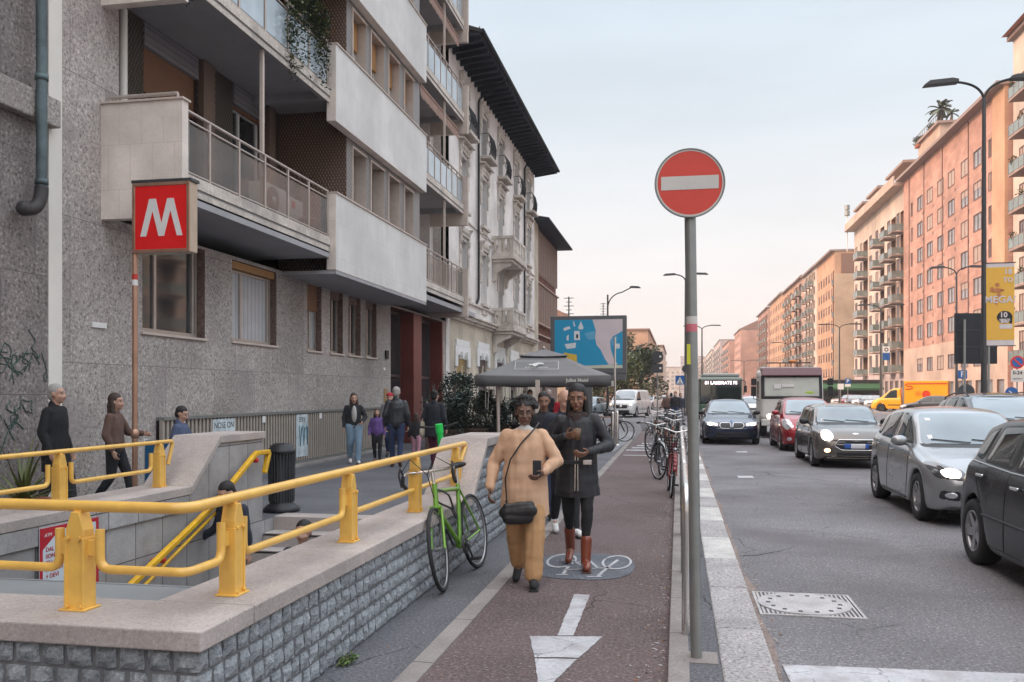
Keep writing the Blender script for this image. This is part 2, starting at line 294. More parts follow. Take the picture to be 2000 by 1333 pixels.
M['cladding'] = speckle('grey slab cladding', (.36,.345,.34), (.27,.26,.255), (.44,.43,.42), 50, 1.5, .75, joints=((1, 2), .45, 1.0, (.12,.11,.11), .006, 0), tint=((.26,.24,.23), 2.5, .6), bump=.15)
M['cobble'] = speckle('split face grey block', (.30,.315,.33), (.15,.16,.17), (.48,.50,.52), 55, 6, .9, bump=.8)
M['mortar'] = mat('dark mortar', (.17,.17,.175), .95, var=.2)
M['yellow'] = mat('yellow enamel', (.83,.50,.10), .38, 0, .08, 7, coat=.3, dirt=(.70,.40,.09), bump=.08, bscale=30)
M['yellow_hand'] = mat('bright yellow handrail', (.78,.46,.01), .35, 0, .12, 8, dirt=(.55,.28,.02))
M['red'] = mat('red paint', (.55,.03,.02), .4, var=.15)
M['stair'] = speckle('worn stair stone', (.40,.36,.34), (.28,.25,.24), (.5,.47,.45), 50, 2, .8)
M['metal_ledge'] = mat('grey sheet metal', (.30,.32,.33), .45, .3, .15, 2)
M['black_metal'] = mat('black metal', (.03,.03,.033), .45, .5, .2)
M['char_metal'] = mat('charcoal metal', (.06,.062,.066), .5, .3, .2)
M['rubber'] = mat('rubber', (.025,.025,.027), .8, var=.2, scale=20)
M['chrome'] = mat('chrome', (.75,.75,.75), .12, 1, .03)
M['rust_pipe'] = mat('verdigris copper pipe', (.12,.16,.165), .6, .5, .3, 3, dirt=(.07,.09,.10))
M['iron_pipe'] = mat('cast iron bend', (.06,.055,.055), .6, .4, .3)
M['terracotta'] = mat('terracotta', (.40,.14,.08), .85, var=.2)
M['plastic_white'] = mat('off white plastic', (.58,.56,.52), .5, var=.08)
M['leaf'] = mat('dark evergreen leaf', (.035,.06,.042), .55, var=.5, scale=3)
M['leaf2'] = mat('olive leaf', (.10,.12,.035), .6, var=.5, scale=3)
M['leaf3'] = mat('autumn tree leaf', (.10,.13,.075), .7, var=.45, scale=.6)
M['bark'] = mat('bark', (.10,.08,.065), .9, var=.3, bump=.5, bscale=20)
# ------------------------------------------------------------------ ground, footway, cycle lane, kerbs, markings
def sheet(name, pts, z, m, zb=None):
    mb = MB()
    if zb is None: mb.poly([(x, y, z) for x, y in pts])
    else: mb.prism([(x, y, zb) for x, y in pts], (0, 0, z - zb))
    return tag(mb.build(name, m), kind='structure')
HX0, HX1, HY0, HY1 = -5.2, -2.45, 3.8, 10.6     # the stairwell
def ring_rects(x0, x1, y0, y1): return [(x0, x1, y0, HY0), (x0, HX0, HY0, HY1), (HX1, x1, HY0, HY1), (x0, x1, HY1, y1)]
mb = MB()
for a in ring_rects(-1500, 1500, -300, 2500): mb.poly([(a[0], a[2], -.04), (a[1], a[2], -.04), (a[1], a[3], -.04), (a[0], a[3], -.04)])
tag(mb.build('ground', M['asphalt']), kind='structure')
mb = MB()
for x0, x1, y0, y1 in ring_rects(-30, -1.56, -30, 30): mb.poly([(x0, y0, 0), (x1, y0, 0), (x1, y1, 0), (x0, y1, 0)])
arc = [(-1.56, 30)] + [(p.x, p.y) for p in bezier((-1.6, 33, 0), (-1.7, 40.5, 0), (-5, 41, 0), 10)] + [(-30, 41), (-30, 30)]
mb.poly([(x, y, 0) for x, y in arc])
mb.prism([(x, y, -.039) for x, y in arc[1:-1]], (0, 0, .001))
tag(mb.build('footway', M['side_asphalt']), kind='structure')
pv = [(-2.9, 24), (-1.75, 24), (-1.62, 30)] + arc[1:11] + [(-5, 36), (-3.4, 30)]
sheet('pavement', pv, .006, M['pave'])
# kerb stones between footway and cycle lane
mb = MB()
y = -4.0
while y < 29.5:
    L_ = 1.0; xo = -1.50 - .0035*max(0, y-6); xo2 = -1.50 - .0035*max(0, y+L_-6)
    mb.prism([(xo-.06, y+.006, -.03), (xo+.07, y+.006, -.03), (xo2+.07, y+L_-.006, -.03), (xo2-.06, y+L_-.006, -.03)], (0, 0, .045)); y += L_
tag(mb.build('footway_kerb', M['concrete_kerb']), kind='structure')
lane = [(-1.47, -6), (-.05, -6), (-.05, 40), (-1.3, 41.5), (-1.55, 41.5), (-1.5, 33), (-1.5, 30), (-1.46, 12)]
sheet('cycle_lane', lane, .004, M['bike_asphalt'])
# concrete kerb to the right of the lane, narrow strip, granite kerb
mb = MB(); y = -5.2
while y < 40:
    mb.box(-.058, .062, y+.004, y+.996, -.04, .052 + random.uniform(-.002, .002)); y += 1.0
tag(mb.build('lane_kerb', M['concrete_kerb'], bevel=.006), kind='structure')
mb = MB(); mb.box(.0621, .2425, -6, 40, -.04, .040); tag(mb.build('verge_strip', M['side_asphalt']), kind='structure')
mb = MB(); y = -5.25; k = 0
while y < 40:
    white = (y > 8 and (round((y-8.5)/1.25) % 2 == 0)) and y < 26
    ww = random.uniform(-.004, .004); mb.box(.2426, .545+ww, y+.005, y+1.245, -.05, .05+random.uniform(-.003, .003), 1 if white else 0); y += 1.25
tag(mb.build('granite_kerb', [M['kerb'], M['kerb_white']], bevel=.014), kind='structure')
mb = MB(); pts = [(.548 + 0, -6)]
for i in range(60): pts.append((.60 + .05*noise.noise(Vector((i*.7, 3, 1))) + (.05 if i % 7 == 3 else 0), -6 + i*.8))
mb.poly([(x, y, -.035) for x, y in pts] + [(.548, 41, -.035)]); tag(mb.build('gutter', M['gutter']), kind='structure')
# road paint
sheet('stop_line', [(.66, 4.35), (9, 4.75), (9, 5.85), (2.2, 5.62), (.62, 5.52)], -.034, M['white_paint'])
mb = MB()
for y0 in range(14, 120, 9): mb.box(2.72, 2.84, y0, y0+.01+ (3 if y0 > 40 else .0), -.036, -.034); 
for (x, y) in ((1.6, 25), (3.1, 24), (2.4, 33), (1.15, 17.5)): mb.poly([(x, y, -.034), (x+.3, y, -.034), (x+.3, y+.5, -.034), (x, y+.45, -.034)])
tag(mb.build('lane_marking', M['white_paint']), kind='structure')
ar = [(-.80, 4.55), (-.97, 5.70), (-.785, 5.72), (-.815, 6.93), (-.695, 6.93), (-.675, 5.74), (-.49, 5.76), (-.66, 4.95)]
random.seed(3)
def ragged(pts, amp=.004, step=.06):
    out = []
    for i, a in enumerate(pts):
        b = pts[(i+1) % len(pts)]; n = max(1, int(math.dist(a, b)/step))
        for k in range(n): t = k/n; out.append((a[0]+(b[0]-a[0])*t + random.uniform(-amp, amp), a[1]+(b[1]-a[1])*t + random.uniform(-amp, amp)))
    return out
mb = MB(); 
def gpx(px, py):
    D = 1.62*1700/(py-768); u = (px-1000)/1700.; a = math.atan(325/1700.); return (u*D*math.cos(a)-D*math.sin(a), u*D*math.sin(a)+D*math.cos(a))
mb.poly([(x, y, .0085) for x, y in ragged([gpx(1045, 1287), gpx(1034, 1245), gpx(1177, 1246), gpx(1130, 1288), gpx(1085, 1287)])])
mb.poly([(x, y, .0085) for x, y in ragged([gpx(1088, 1244), gpx(1122, 1163), gpx(1152, 1164), gpx(1120, 1244)])])
mb.poly([(x, y, .0085) for x, y in ragged([gpx(1045, 1289), gpx(1127, 1290), gpx(1080, 1336), gpx(1052, 1352)])])
tag(mb.build('arrow_marking', M['white_paint']), kind='structure')
# blue patch with a bicycle symbol (drawn to be read from further up the lane, so it lies upside down from here)
mb = MB(); n = 40; mb.poly([(-.87 + .47*math.copysign(abs(math.cos(a))**.7, math.cos(a)), 8.12 + .62*math.copysign(abs(math.sin(a))**.8, math.sin(a)) , .0085) for a in [2*math.pi*i/n for i in range(n)]])
tag(mb.build('blue_patch_marking', M['blue_paint']), kind='structure')
mb = MB()
def pring(cx, cy, rx, ry, w=.035, n=28):
    for i in range(n):
        a, b = 2*math.pi*i/n, 2*math.pi*(i+1)/n
        mb.poly([(cx+rx*math.cos(t)*s, cy+ry*math.sin(t)*s, .0125) for t, s in ((a, 1), (b, 1), (b, 1-w/rx), (a, 1-w/rx))])
def pbar(a, b, w=.03):
    a = Vector((a[0], a[1], .0125)); b = Vector((b[0], b[1], .0125)); d = (b-a).normalized(); p = Vector((-d.y, d.x, 0))*w/2*1.2
    mb.poly([a+p, b+p, b-p, a-p])
pring(-1.10, 8.30, .142, .35, .022); pring(-.575, 8.32, .142, .35, .022)
for a, b in (((1100, 1116), (1186, 1112)), ((1118, 1097), (1100, 1124)), ((1086, 1125), (1110, 1125)), ((1118, 1099), (1152, 1113)), ((1152, 1098), (1168, 1113)), ((1186, 1112), (1168, 1128)), ((1145, 1129), (1175, 1129)), ((1186, 1112), (1207, 1096)), ((1096, 1097), (1118, 1097)), ((1126, 1101), (1152, 1099))): pbar(gpx(*a), gpx(*b), .026)
tag(mb.build('bicycle_symbol_marking', M['white_paint']), kind='structure')
# ladder marks at the far end of the lane
mb = MB()
for i in range(4): mb.poly([(-1.45+.1*i, 24.5+1.1*i, .0085), (-.75, 24.5+1.1*i, .0085), (-.75, 25+1.1*i, .0085), (-1.45+.1*i, 25+1.1*i, .0085)])
mb.poly([(-1.4, 22.6, .0085), (-.1, 22.6, .0085), (-.1, 22.8, .0085), (-1.4, 22.8, .0085)])
tag(mb.build('crossing_marking', M['white_paint']), kind='structure')
# manhole
t = thing('manhole_cover', 'round manhole cover set in a square ribbed iron grate in the road', 'manhole', (.98, 7.12, -.04))
mb = MB(); mb.box(.60, 1.36, 6.74, 6.765, -.039, -.030); mb.box(.60, 1.36, 7.475, 7.5, -.039, -.030); mb.box(.60, .62, 6.765, 7.475, -.039, -.030); mb.box(1.34, 1.36, 6.765, 7.475, -.039, -.030)
for i in range(22):
    x = .63 + i*.0325; mb.box(x, x+.016, 6.766, 7.474, -.039, -.032)
irn = speckle('worn iron', (.46,.44,.44), (.28,.27,.27), (.6,.58,.58), 80, 4, .55); mb.build('grate', irn, t)
mb = MB(); mb.lathe([(0, -.026), (.325, -.026), (.335, -.024), (.35, -.024), (.35, -.04)], (.965, 7.12, 0), 40, sm=False)
for i in range(14):
    a = 2*math.pi*i/14; mb.box(.965+.27*math.cos(a)-.016, .965+.27*math.cos(a)+.016, 7.12+.27*math.sin(a)-.02, 7.12+.27*math.sin(a)+.02, -.03, -.0245, 1)
mb.build('lid', [irn, M['dark']], t)
# road island, far kerbs and the parking side
mb = MB(); mb.box(8.0, 9.4, 20, 230, -.04, .09); tag(mb.build('median', M['pave'], bevel=.02), kind='structure')
mb = MB(); mb.box(16.0, 16.4, 56, 300, -.04, .10); mb.box(21.6, 29.4, -30, 420, -.04, .10); tag(mb.build('far_pavement', M['pave']), kind='structure')
# fallen leaves and litter
random.seed(11); mb = MB()
def leaf(x, y, z, s=.02):
    a = random.random()*6.28; c, q = math.cos(a)*s, math.sin(a)*s; h = random.uniform(.002, .008)
    mb.add([(x-c, y-q, z+.001), (x+q*.5, y-c*.5, z+h), (x+c, y+q, z+.002), (x-q*.5, y+c*.5, z+h*.6)], [(0, 1, 2, 3)], random.choice((0, 0, 1, 2)))
for i in range(800): leaf(-.07 - abs(random.gauss(0, .10)), random.uniform(3.5, 26), .005, random.uniform(.007, .02))
for i in range(420): leaf(random.uniform(-1.4, -.1), random.uniform(4, 20), .005, random.uniform(.004, .011))
for i in range(160): leaf(random.uniform(-2.05, -1.62), random.uniform(3.5, 12), .001, random.uniform(.005, .012))
for i in range(160): leaf(.56 + abs(random.gauss(0, .07)), random.uniform(4, 9), -.034, random.uniform(.007, .018))
tag(mb.build('fallen_leaves', [mat('pale dry leaf', (.38,.32,.27), .9), mat('rust dry leaf', (.30,.14,.07), .9), mat('grey litter', (.42,.40,.38), .9)]), kind='stuff')
# ------------------------------------------------------------------ left side: apartment building, stone neighbour, ornate house, brick house
def wallgrid(mb, O, U, Nn, u0, u1, z0, z1, ops, depth=.25, mf=0, mr=0):
    """a wall in the plane through O along U (unit, horizontal) with outward normal Nn; real openings with reveals"""
    O = Vector(O); U = Vector(U); Nn = Vector(Nn)
    P = lambda u, z, d=0: O + U*u + Vector((0, 0, z)) - Nn*d
    us = sorted(set([u0, u1] + [v for a in ops for v in a[:2] if u0 < v < u1])); zs = sorted(set([z0, z1] + [v for a in ops for v in a[2:4] if z0 < v < z1]))
    for j in range(len(zs)-1):
        i = 0
        while i < len(us)-1:
            zc = (zs[j]+zs[j+1])/2; k = i
            ok = lambda i: not any(a[0] < (us[i]+us[i+1])/2 < a[1] and a[2] < zc < a[3] for a in ops)
            if not ok(i): i += 1; continue
            while k+1 < len(us)-1 and ok(k+1): k += 1
            mb.poly([P(us[i], zs[j]), P(us[k+1], zs[j]), P(us[k+1], zs[j+1]), P(us[i], zs[j+1])], mf); i = k+1
    for a in ops:
        d = a[4] if len(a) > 4 else depth; m_ = a[5] if len(a) > 5 else mr
        for (ua, za), (ub, zb) in (((a[0], a[2]), (a[1], a[2])), ((a[1], a[2]), (a[1], a[3])), ((a[1], a[3]), (a[0], a[3])), ((a[0], a[3]), (a[0], a[2]))):
            mb.poly([P(ua, za), P(ub, zb), P(ub, zb, d), P(ua, za, d)], m_)
def diamond(name, c0, c1, ax, p=.075, rough=.35):
    m, n, b = newmat(name); N = n.nodes; L = n.links; b.inputs['Roughness'].default_value = rough
    t = N.new('ShaderNodeTexCoord'); s = N.new('ShaderNodeSeparateXYZ'); L.new(t.outputs['Object'], s.inputs[0]); outs = []
    for sg in (1, -1):
        a = N.new('ShaderNodeMath'); a.operation = 'MULTIPLY_ADD'; L.new(s.outputs[2], a.inputs[0]); a.inputs[1].default_value = sg*.55; L.new(s.outputs[ax], a.inputs[2])
        d = N.new('ShaderNodeMath'); d.operation = 'DIVIDE'; L.new(a.outputs[0], d.inputs[0]); d.inputs[1].default_value = p
        f = N.new('ShaderNodeMath'); f.operation = 'PINGPONG'; L.new(d.outputs[0], f.inputs[0]); f.inputs[1].default_value = .5; outs.append(f)
    mn = N.new('ShaderNodeMath'); mn.operation = 'MINIMUM'; L.new(outs[0].outputs[0], mn.inputs[0]); L.new(outs[1].outputs[0], mn.inputs[1])
    r = N.new('ShaderNodeValToRGB'); r.color_ramp.elements[0].position = .05; r.color_ramp.elements[1].position = .35; r.color_ramp.elements[0].color = tuple(c0)+(1,); r.color_ramp.elements[1].color = tuple(c1)+(1,)  # each scale's highlight is painted in, paler towards its middle
    L.new(mn.outputs[0], r.inputs[0]); L.new(r.outputs[0], b.inputs['Base Color'])
    bp = N.new('ShaderNodeBump'); bp.inputs['Distance'].default_value = .03; L.new(mn.outputs[0], bp.inputs['Height']); L.new(bp.outputs[0], b.inputs['Normal']); return m
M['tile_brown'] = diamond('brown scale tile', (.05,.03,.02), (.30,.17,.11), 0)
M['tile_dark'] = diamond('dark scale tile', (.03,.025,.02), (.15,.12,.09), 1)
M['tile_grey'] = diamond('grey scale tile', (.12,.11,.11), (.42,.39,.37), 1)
FX = -8.4; FL = 3.17; M['jamb'] = mat('brown jamb', (.20,.14,.11), .7)
def window_unit(parent, X, y0, y1, z0, z1, nx=1, pane='glass', frame='alu', mull=(), name='window', fw=.05, curtain=False):
    """window in a plane facing +x: frame part with a pane sub-part"""
    mb = MB(); X2 = X + .05
    mb.box(X, X2, y0, y0+fw, z0, z1); mb.box(X, X2, y1-fw, y1, z0, z1); mb.box(X, X2, y0+fw, y1-fw, z0, z0+fw); mb.box(X, X2, y0+fw, y1-fw, z1-fw, z1)
    for f in mull: yy = y0+(y1-y0)*f; mb.box(X+.002, X2+.003, yy-.035, yy+.035, z0+fw, z1-fw)
    w = mb.build(name, M[frame], parent); mb = MB(); mb.box(X-.02, X+.015, y0+fw*.5, y1-fw*.5, z0+fw*.5, z1-fw*.5); mb.build('pane', M[pane], w); return w
A = thing('apartment_building', 'grey stone apartment block with pale tiled balcony panels above the metro entrance', 'building', (FX, 12, 0))
gw = [(12.53, 14.40, 2.60, 4.20), (15.37, 17.25, 2.62, 4.18), (18.81, 19.63, 2.61, 4.2), (20.15, 20.98, 2.61, 4.2), (21.36, 22.24, 2.61, 4.2), (22.64, 23.5, 2.61, 4.2)]
mb = MB()
wallgrid(mb, (FX, 0, 0), (0, 1, 0), (1, 0, 0), 10.7, 31.4, -.05, 4.25, [(a, b, c, d, .22, 1) for a, b, c, d in gw] + [(24.73, 30.57, -.06, 4.2, .5, 2)], mf=0)
# the plain pier left of the balconies and the top floors
wallgrid(mb, (FX, 0, 0), (0, 1, 0), (1, 0, 0), 10.7, 11.94, 4.25, 24, [], mf=0)
mb.box(-20, FX-.001, 10.7, 10.72, 0, 24, 0); mb.box(-20, FX-.3, 31.38, 31.4, 0, 24, 0)
mb.poly([(FX, 11.94, 4.25), (FX, 11.94, 24), (-9.3, 11.94, 24), (-9.3, 11.94, 4.25)], 3)
A_wall = mb.build('wall', [M['trav'], M['trav_brown'], M['porphyry'], M['tile_dark']], A)
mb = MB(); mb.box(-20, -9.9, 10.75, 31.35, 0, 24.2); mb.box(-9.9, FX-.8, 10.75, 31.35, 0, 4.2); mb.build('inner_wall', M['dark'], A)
mb = MB(); mb.box(-20, -6.9, 10.75, 31.3, 24.2, 24.5); mb.build('roof', M['plaster'], A)
# ground floor windows
window_unit(A, FX-.20, 12.55, 14.38, 2.62, 4.19, mull=(.30, .93), fw=.06)
w = window_unit(A, FX-.18, 15.40, 17.22, 2.64, 4.02, mull=(.30, .93), pane='curtain', fw=.05)
mb = MB(); mb.box(FX-.16, FX-.04, 15.40, 17.22, 4.03, 4.17); mb.build('shutter', M['shutter_orange'], A)
for i, (a, b, c, d) in enumerate(gw[2:]):
    window_unit(A, FX-.19, a+.02, b-.02, c+.02, d-.02, mull=(.55,), pane='curtain' if i == 0 else 'glass', fw=.05)
    if i == 0: mb = MB(); mb.box(FX-.14, FX-.10, a+.03, b-.03, 3.55, d-.03); mb.build('shutter', M['shutter_brown'], A)
    else: mb = MB(); mb.box(FX-.14, FX-.09, a+.03, b-.03, d-.25, d-.03); mb.build('shutter', M['trav_brown'], A)
for a, b, c, d in gw: mb = MB(); mb.box(FX-.2, FX+.045, a-.04, b+.04, c-.045, c+.0); mb.build('sill', M['klinker_pink'], A, bevel=.006)
# portal: red pillars, two metal doors
mb = MB(); mb.box(FX-.499, FX+.012, 26.99, 27.88, 0, 4.19); mb.build('pillar', M['porphyry'], A, bevel=.01)
mb = MB(); mb.box(FX-.499, FX+.008, 30.42, 30.565, 0, 4.19); mb.build('pillar', M['porphyry'], A)
for (a, b) in ((24.75, 26.98), (27.89, 30.41)):
    mb = MB(); X = FX-.49
    for yy in (a, (a+b)/2-.04, b-.08): mb.box(X, X+.06, yy, yy+.08, 0, 4.19)
    for zz in (0.0, 2.12, 4.1): mb.box(X, X+.055, a+.08, b-.08, zz, zz+.09)
    d = mb.build('door', M['door_metal'], A); mb = MB(); mb.box(X-.01, X+.02, a+.05, b-.05, .05, 4.15); mb.build('pane', M['glass'], d)
    mb = MB(); mb.tube([(X+.1, (a+b)/2+.1, .9), (X+.1, (a+b)/2+.1, 1.5)], .015); mb.build('handle', M['alu'], d)
mb = MB(); mb.box(FX, FX+.06, 24.2, 24.42, 2.62, 2.86); mb.build('entry_phone', M['black_metal'], A, bevel=.01)
mb = MB(); mb.box(FX, FX+.03, 24.1, 24.4, 1.35, 1.75); mb.build('bell_panel', mat('brass plate', (.45,.30,.16), .4, .4), A, bevel=.005)
mb = MB(); mb.box(FX, FX+.02, 24.05, 24.2, 2.28, 2.36); mb.build('number_plaque', M['white'], A)
mb = MB(); mb.box(FX, FX+.025, 11.3, 11.62, 2.58, 2.66); mb.build('plaque', M['white'], A)
# soffit over the ground floor
mb = MB(); mb.box(-9.3, -7.16, 17.5, 24.24, 4.16, 4.24); mb.box(-9.3, -7.35, 24.25, 31.2, 4.40, 4.55); mb.box(-9.3, -7.3, 11.7, 17.5, 4.50, 4.60) ; mb.build('soffit', M['plaster'], A)
NF = 6
for k in range(NF):
    zf = 4.93 + FL*k                      # floor level
    zp = 4.25 + FL*k                      # bottom of panels
    top = zp + 1.62; cz = zp + FL - .02   # underside of the next panel
    # long tiled panel in front of the strip windows, with its end returns and coping
    mb = MB(); mb.box(-7.35, -7.15, 17.49, 24.24, zp, top, 0); p_ = mb.build('balcony_panel', [M['klinker']], A)
    mb = MB(); mb.box(-7.36, -7.152, 17.475, 17.489, zp, top, 0); mb.box(-7.352, -7.152, 17.49, 24.24, zp-.012, zp-.001, 0); mb.build('panel_end', M['klinker_end'], p_)
    mb = MB(); mb.box(-7.38, -7.12, 17.46, 24.26, top, top+.035); mb.build('coping', M['klinker_pink'], p_, bevel=.006)
    # window strip
    wz0, wz1 = top - .12, cz - .10
    wins = [(18.96, 19.86), (20.18, 21.16), (21.48, 22.4), (22.8, 23.65)]
    mb = MB()
    wallgrid(mb, (-7.36, 0, 0), (0, 1, 0), (1, 0, 0), 18.6, 24.24, zp+.3, cz+.1, [(a, b, wz0, wz1, .34, 1) for a, b in wins], mf=0)
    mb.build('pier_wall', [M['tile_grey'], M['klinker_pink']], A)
    for i, (a, b) in enumerate(wins):
        w = window_unit(A, -7.68, a+.02, b-.02, wz0+.02, wz1-.02, mull=(.45,), fw=.05, frame='white' if k else 'alu')
        if k > 0: mb = MB(); mb.box(-7.62, -7.56, a+.03, b-.03, wz1-(.42 + .28*((i*3+k) % 3)), wz1-.03); mb.build('shutter', M['shutter_orange'], w)
        mb = MB(); mb.box(-7.37, -7.33, a-.05, a-.005, wz0, wz1+.0); mb.box(-7.37, -7.33, a-.0049, b, wz1-.05, wz1); mb.build('window_trim', M['klinker_pink'], w)
    # loggia left: side wall in scale tile, back wall with shutters
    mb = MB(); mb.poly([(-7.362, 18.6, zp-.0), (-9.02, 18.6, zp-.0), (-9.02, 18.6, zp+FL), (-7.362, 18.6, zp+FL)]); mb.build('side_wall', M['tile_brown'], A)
    mb = MB(); ops = [(13.46, 15.15, zf+.02, zf+2.95, .2, 1), (16.5, 17.86, zf+.02, zf+2.95, .2, 1)]
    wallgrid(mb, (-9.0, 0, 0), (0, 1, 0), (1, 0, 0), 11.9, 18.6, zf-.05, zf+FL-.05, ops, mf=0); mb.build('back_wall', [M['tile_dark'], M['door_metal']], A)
    for (a, b, drop) in ((13.48, 15.13, .75), (16.52, 17.84, .06)):
        if k > 1: drop = random.choice((.2, .9, 1.6))
        w = window_unit(A, -9.19, a, b, zf+.02, zf+2.65, mull=(.36,), fw=.07, frame='white')
        mb = MB(); mb.box(-9.2, -8.97, a-.03, b+.03, zf+2.65, zf+3.05); mb.build('shutter_box', M['shutter_grey'], w)
        mb = MB(); mb.box(-9.10, -9.06, a, b, zf+2.65-drop, zf+2.65); mb.build('shutter', M['shutter_brown'], w)
    for ja, jb in ((15.18, 15.6), (17.9, 18.2)): mb = MB(); mb.box(-8.995, -8.88, ja, jb, zf, zf+3.04); mb.build('jamb', M['jamb'], A)
    # loggia right
    mb = MB(); wallgrid(mb, (-9.0, 0, 0), (0, 1, 0), (1, 0, 0), 24.2, 31.38, zp, zp+FL, [(25.6, 27.2, zf, zf+2.4, .15)], mf=0); mb.box(-8.99, -7.37, 24.22, 24.24, zp, zp+FL)
    mb.build('back_wall', [M['cream_stone']], A)
    mb = MB(); mb.box(-9.1, -9.05, 25.62, 27.18, zf, zf+2.05); mb.build('shutter', M['shutter_orange'], A)
    mb = MB(); mb.box(-9.1, -8.96, 25.6, 27.2, zf+2.05, zf+2.4); mb.build('shutter_box', M['shutter_grey'], A)
    # balconies: slab, railing, glass
    for (ya, yb, xi, gl, nst) in ((11.70, 17.46, -8.99, 'railing_glass' if k == 0 else 'railing_glass_sky', 6), (24.26, 29.22, -8.99, 'railing_glass' if k < 1 else 'railing_glass_sky', 7)):
        mb = MB(); mb.box(xi, -7.30, ya, yb, zf-.10, zf-.02, 0); mb.box(-7.45, -7.30, ya, yb, zf-.26, zf-.101, 0); mb.box(xi, -7.451, yb-.16, yb, zf-.26, zf-.101, 0); mb.box(-7.30, -7.27, ya, yb, zf-.17, zf+.0, 1); mb.box(-7.31, -7.29, ya, yb, zf-.30, zf-.21, 1)
        sl = mb.build('balcony', [M['plaster'], M['cream_stone']], A)
        rt = zf + .98; xr = -7.33
        mb = MB(); mb.tube([(xr, ya+.02, rt), (xr, yb-.02, rt)], .026, 8); mb.tube([(xr, ya+.02, rt-.14), (xr, yb-.02, rt-.14)], .018, 6); mb.tube([(xr, ya+.02, zf+.05), (xr, yb-.02, zf+.05)], .018, 6)
        for i in range(nst+1):
            yy = ya+.05+(yb-ya-.1)*i/nst; mb.box(xr-.02, xr+.02, yy-.025, yy+.025, zf-.2, rt)
        mb.build('railing', M['alu'], sl)
        for i in range(nst):
            y1_ = ya+.05+(yb-ya-.1)*i/nst+.05; y2_ = ya+.05+(yb-ya-.1)*(i+1)/nst-.05
            mb = MB(); mb.box(xr-.006, xr+.006, y1_, y2_, zf+.08, rt-.19); mb.build('glass_panel', M[gl], sl)
        for yy in ((14.6,) if ya < 20 else (27.06,)):
            mb = MB(); mb.box(-7.42, -7.36, yy-.035, yy+.035, zf, zf+FL-.28); mb.build('post', M['klinker_pink'], sl)
    mb = MB(); mb.box(-8.99, -7.45, 17.461, 18.59, zf-.10, zf-.02); mb.build('slab', M['plaster'], A)
    # end cheeks
    mb = MB(); mb.box(-8.42, -7.08, 11.52, 11.68, zp-.06, top+.02, 0); c_ = mb.build('balcony_end', [M['klinker_end']], A)
    mb = MB(); mb.box(-8.43, -7.05, 11.49, 11.71, top+.021, top+.055); mb.build('coping', M['klinker_pink'], c_, bevel=.005)
    mb = MB(); mb.tube([(-8.3, 11.6, top+.14), (-7.2, 11.6, top+.14)], .03); mb.tube([(-8.3, 11.6, top+.05), (-8.3, 11.6, top+.14)], .02); mb.tube([(-7.2, 11.6, top+.05), (-7.2, 11.6, top+.14)], .02); mb.build('rail', M['alu'], c_)
    mb = MB(); mb.box(-9.0, -7.16, 29.24, 29.40, zp, zp+.38 ); mb.box(-7.5, -7.15, 29.24, 29.40, zp+.38, top+.05); mb.box(-9.0, -7.5, 29.24, 29.4, zp+.38, zp+.5)
    mb.build('balcony_end', M['klinker_pink'], A)
    mb = MB(); mb.box(-9.0, -8.5, 29.2, 29.4, zp, zp+FL); mb.build('end_pier', M['cream'], A)
    # white pipe in the recess
    mb = MB(); mb.tube([(-8.55, 12.25, zf), (-8.55, 12.25, zf+2.7)], .07); mb.build('pipe', M['white_strip'], A)
    if k in (1, 2, 3):   # scalloped awnings rolled under the slab above
        mb = MB(); n = 30; za = zp+FL-.04 if k > 1 else zp+FL-.08
        mb.tube([(-7.45, 24.5, zp+FL-.15+.2), (-7.45, 29.0, zp+FL-.15+.2)], .06, 10)
        for i in range(n):
            a, b = 24.5+4.5*i/n, 24.5+4.5*(i+1)/n; h = .12 + .05*math.sin(i*1.3)**2
            mb.poly([(-7.42, a, zp+FL+.02), (-7.42, b, zp+FL+.02), (-7.40, b, zp+FL+.0-h-.1), (-7.40, (a+b)/2, zp+FL-h-.17), (-7.40, a, zp+FL-h-.1)])
        mb.build('awning', mat('faded terracotta awning', (.30,.19,.15), .9, var=.3), A)
# slatted steel screen over the basement windows
S_ = thing('slatted_screen', 'low screen of upright beige metal slats along the foot of the grey stone building', 'screen', (FX+.09, 19, 0))
mb = MB(); y = 12.9
while y < 24.6: mb.box(FX+.06, FX+.12, y, y+.062, .12, 1.17); y += .124
mb.build('slats', M['slat'], S_)
mb = MB(); mb.box(FX+.002, FX+.02, 12.9, 24.6, .1, 1.16); mb.build('backing', M['dark'], S_)
mb = MB(); mb.box(FX+.002, FX+.15, 12.9, 24.62, 1.17, 1.22); mb.box(FX+.002, FX+.13, 12.9, 24.62, .06, .11); mb.build('rail', M['galv'], S_)
mb = MB(); mb.box(FX+.001, FX+.28, 12.9, 24.65, -.01, .06); mb.build('plinth', M['concrete_kerb'], S_, bevel=.01)
for y in (13.4, 16.35, 19.2): mb = MB(); mb.box(FX+.122, FX+.135, y, y+.13, 1.02, 1.15); mb.build('tag_plate', M['white'], S_)
for (a, b, s_) in ((14.45, 15.25, 'NOSE ON'), (17.95, 18.55, 'SERV')):
    pl = MB(); pl.box(FX+.121, FX+.128, a, b, .2, 1.14); q = pl.build('painted_panel', mat('pale sprayed panel', (.50,.56,.58), .7, var=.35, scale=5), S_)
    text(s_, .16, basis((FX+.1285, (a+b)/2, 1.02), (0, 1, 0), (0, 0, 1)), M['dark'], 'graffiti', q, .001)
    mb = MB()
    for i in range(3): mb.tube([(FX+.13, a+.15+.18*i, .9), (FX+.13, a+.2+.18*i, .45), (FX+.13, a+.28+.15*i, .85)], .018, 5)
    mb.build('graffiti', mat('blue green spray', (.15,.30,.38), .7, var=.5, scale=8), q)
